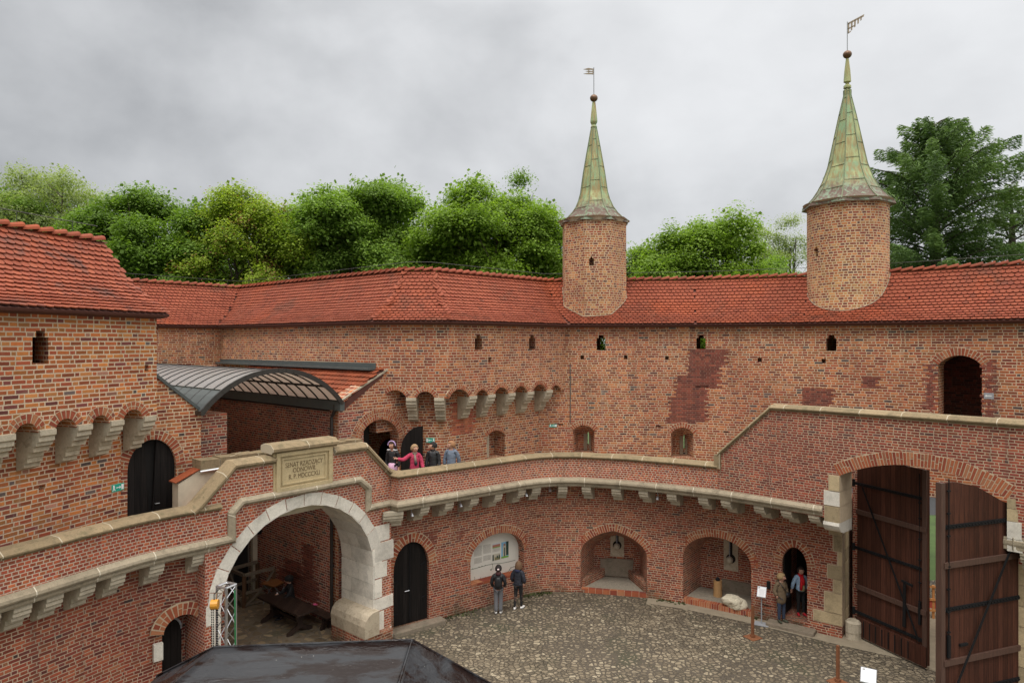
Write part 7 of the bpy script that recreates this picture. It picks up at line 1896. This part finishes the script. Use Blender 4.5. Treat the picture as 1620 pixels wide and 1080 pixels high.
person('woman in raspberry pink coat pointing with an outstretched arm over the gallery parapet', at(656, 22.45, GZ), R(10), 1.62, dict(arms=(((-.125, -.045, -.085), (-.135, -.04, .035)), ((.05, -.01, -.155), (.02, -.07, -.12))), point=-1, curl=.2), dict(top=('raspberry_coat', (.42, .035, .085)), legs=('black_cloth', (.012, .012, .013)), shoes=('black_leather', (.012, .013, .018), .4), hem=-.12, bulk=1.12, hood=('raspberry_coat', (.42, .035, .085)), extra=(extra_scarf2,)), dict(mat=('ash_blond_hair', (.30, .19, .10)), vol=1.08), head_yaw=R(35))
person('short-haired person in shiny black quilted jacket between the pink coat and the grey coat', at(685, 22.75, GZ), R(-5), 1.66, dict(arms=DN), dict(top=BLK, legs=('black_cloth', (.012, .012, .013)), shoes=('black_leather', (.012, .013, .018), .4), hem=-.07, bulk=1.08, collar=BLK), dict(mat=('black_hair', (.012, .010, .009)), vol=1.05), head_yaw=R(-60))
person('woman in blue-grey hooded coat at the right end of the gallery group', at(714, 23.1, GZ), R(-8), 1.64, dict(arms=(((-.045, .01, -.160), (.0, -.03, -.13)), ((.055, .03, -.150), (-.01, .02, -.13)))), dict(top=('blue_grey_coat', (.135, .165, .22), .6), legs=('black_cloth', (.012, .012, .013)), shoes=('black_leather', (.012, .013, .018), .4), hem=-.20, bulk=1.14, hood=('blue_grey_coat', (.135, .165, .22), .6)), dict(mat=('strawberry_blond_hair', (.30, .15, .07)), vol=1.08), head_yaw=R(-55))
q = PXZ(788.5, 970, 0)
person('person seen from behind in black jacket and wide grey trousers before the information panel', (q.x, q.y, 0), R(178), 1.66, dict(arms=(((-.05, -.005, -.155), (.035, -.07, -.10)), ((.05, -.005, -.155), (-.035, -.07, -.10))), feet=((-.045, .0), (.05, .02))), dict(top=('black_jacket', (.015, .015, .017), .6), legs=('grey_wide_trousers', (.14, .14, .15)), leg_w=1.22, shoes=('white_sneaker', (.55, .54, .52)), hem=-.02, bulk=1.02, extra=(extra_backpack, extra_bun)), dict(mat=('dark_hair', (.016, .011, .010)), vol=1.02))
q = PXZ(820, 963, 0)
person('person with long brown hair, dark hooded jacket and white shoes looking at the panel', (q.x, q.y, 0), R(155), 1.66, dict(pocket=1, arms=POCK, feet=((-.05, -.05), (.06, .06))), dict(top=('navy_jacket', (.018, .020, .030), .7), legs=('black_cloth', (.012, .012, .013)), leg_w=.9, shoes=('white_sneaker2', (.78, .77, .75)), hem=-.03, bulk=1.10, hood=('navy_hood', (.016, .022, .06))), dict(mat=('brown_hair', (.13, .070, .035)), len=.05, vol=1.04), head_yaw=R(20))
q = PXZ(1235.5, 983, .12)
person('woman in brown coat and dark jeans standing on the stone step by the dark doorway', (q.x, q.y, .12), R(18), 1.60, dict(pocket=1, arms=POCK, feet=((-.05, 0), (.06, -.01))), dict(top=('brown_coat', (.145, .100, .058)), legs=('dark_jeans', (.030, .042, .075)), leg_w=1.0, shoes=('olive_shoe', (.05, .055, .035)), hem=-.185, bulk=1.22, hood=('brown_coat', (.145, .100, .058)), extra=(extra_shoulderbag,)), dict(mat=('blond_hair', (.34, .23, .11)), vol=1.08), head_yaw=R(42))
q = PXZ(1266.5, 972, .215)
person('woman in light blue jacket and long red scarf standing inside the dark doorway', (q.x, q.y, .215), R(0), 1.60, dict(arms=(((-.045, .03, -.155), (-.01, .03, -.12)), ((.045, .03, -.155), (.01, .03, -.12))), feet=((-.05, 0), (.06, -.02))), dict(top=('light_blue_denim', (.36, .50, .66)), legs=('black_cloth', (.012, .012, .013)), leg_w=.95, shoes=('red_shoe', (.45, .01, .02)), hem=-.03, bulk=1.08, extra=(extra_redscarf,)), dict(mat=('dark_brown_hair', (.03, .015, .010)), vol=1.05))
q = P3(4.62, 4.15, 0)
person('person in black coat and black knitted hat sitting on the bench by the passage wall', q, R(-60), 1.68, dict(arms=(((-.03, -.09, -.13), (.03, -.14, -.02)), ((.03, -.06, -.14), (-.01, -.12, -.05))), sit=.58, lean=(0, -.03)), dict(top=('black_coat', (.010, .010, .011), .7), legs=('black_cloth', (.012, .012, .013)), shoes=('black_leather', (.012, .013, .018), .4), hem=-.02, bulk=1.12, collar=('black_coat', (.010, .010, .011), .7), extra=(extra_hat, extra_cuff)), dict(mat=('black_hair', (.012, .010, .009)), vol=1.0), head_yaw=R(-10))
for o, i in HELD:      # carried things share their carrier's place but stay things of their own
    o.location = i['t'].location; o.rotation_euler = i['t'].rotation_euler
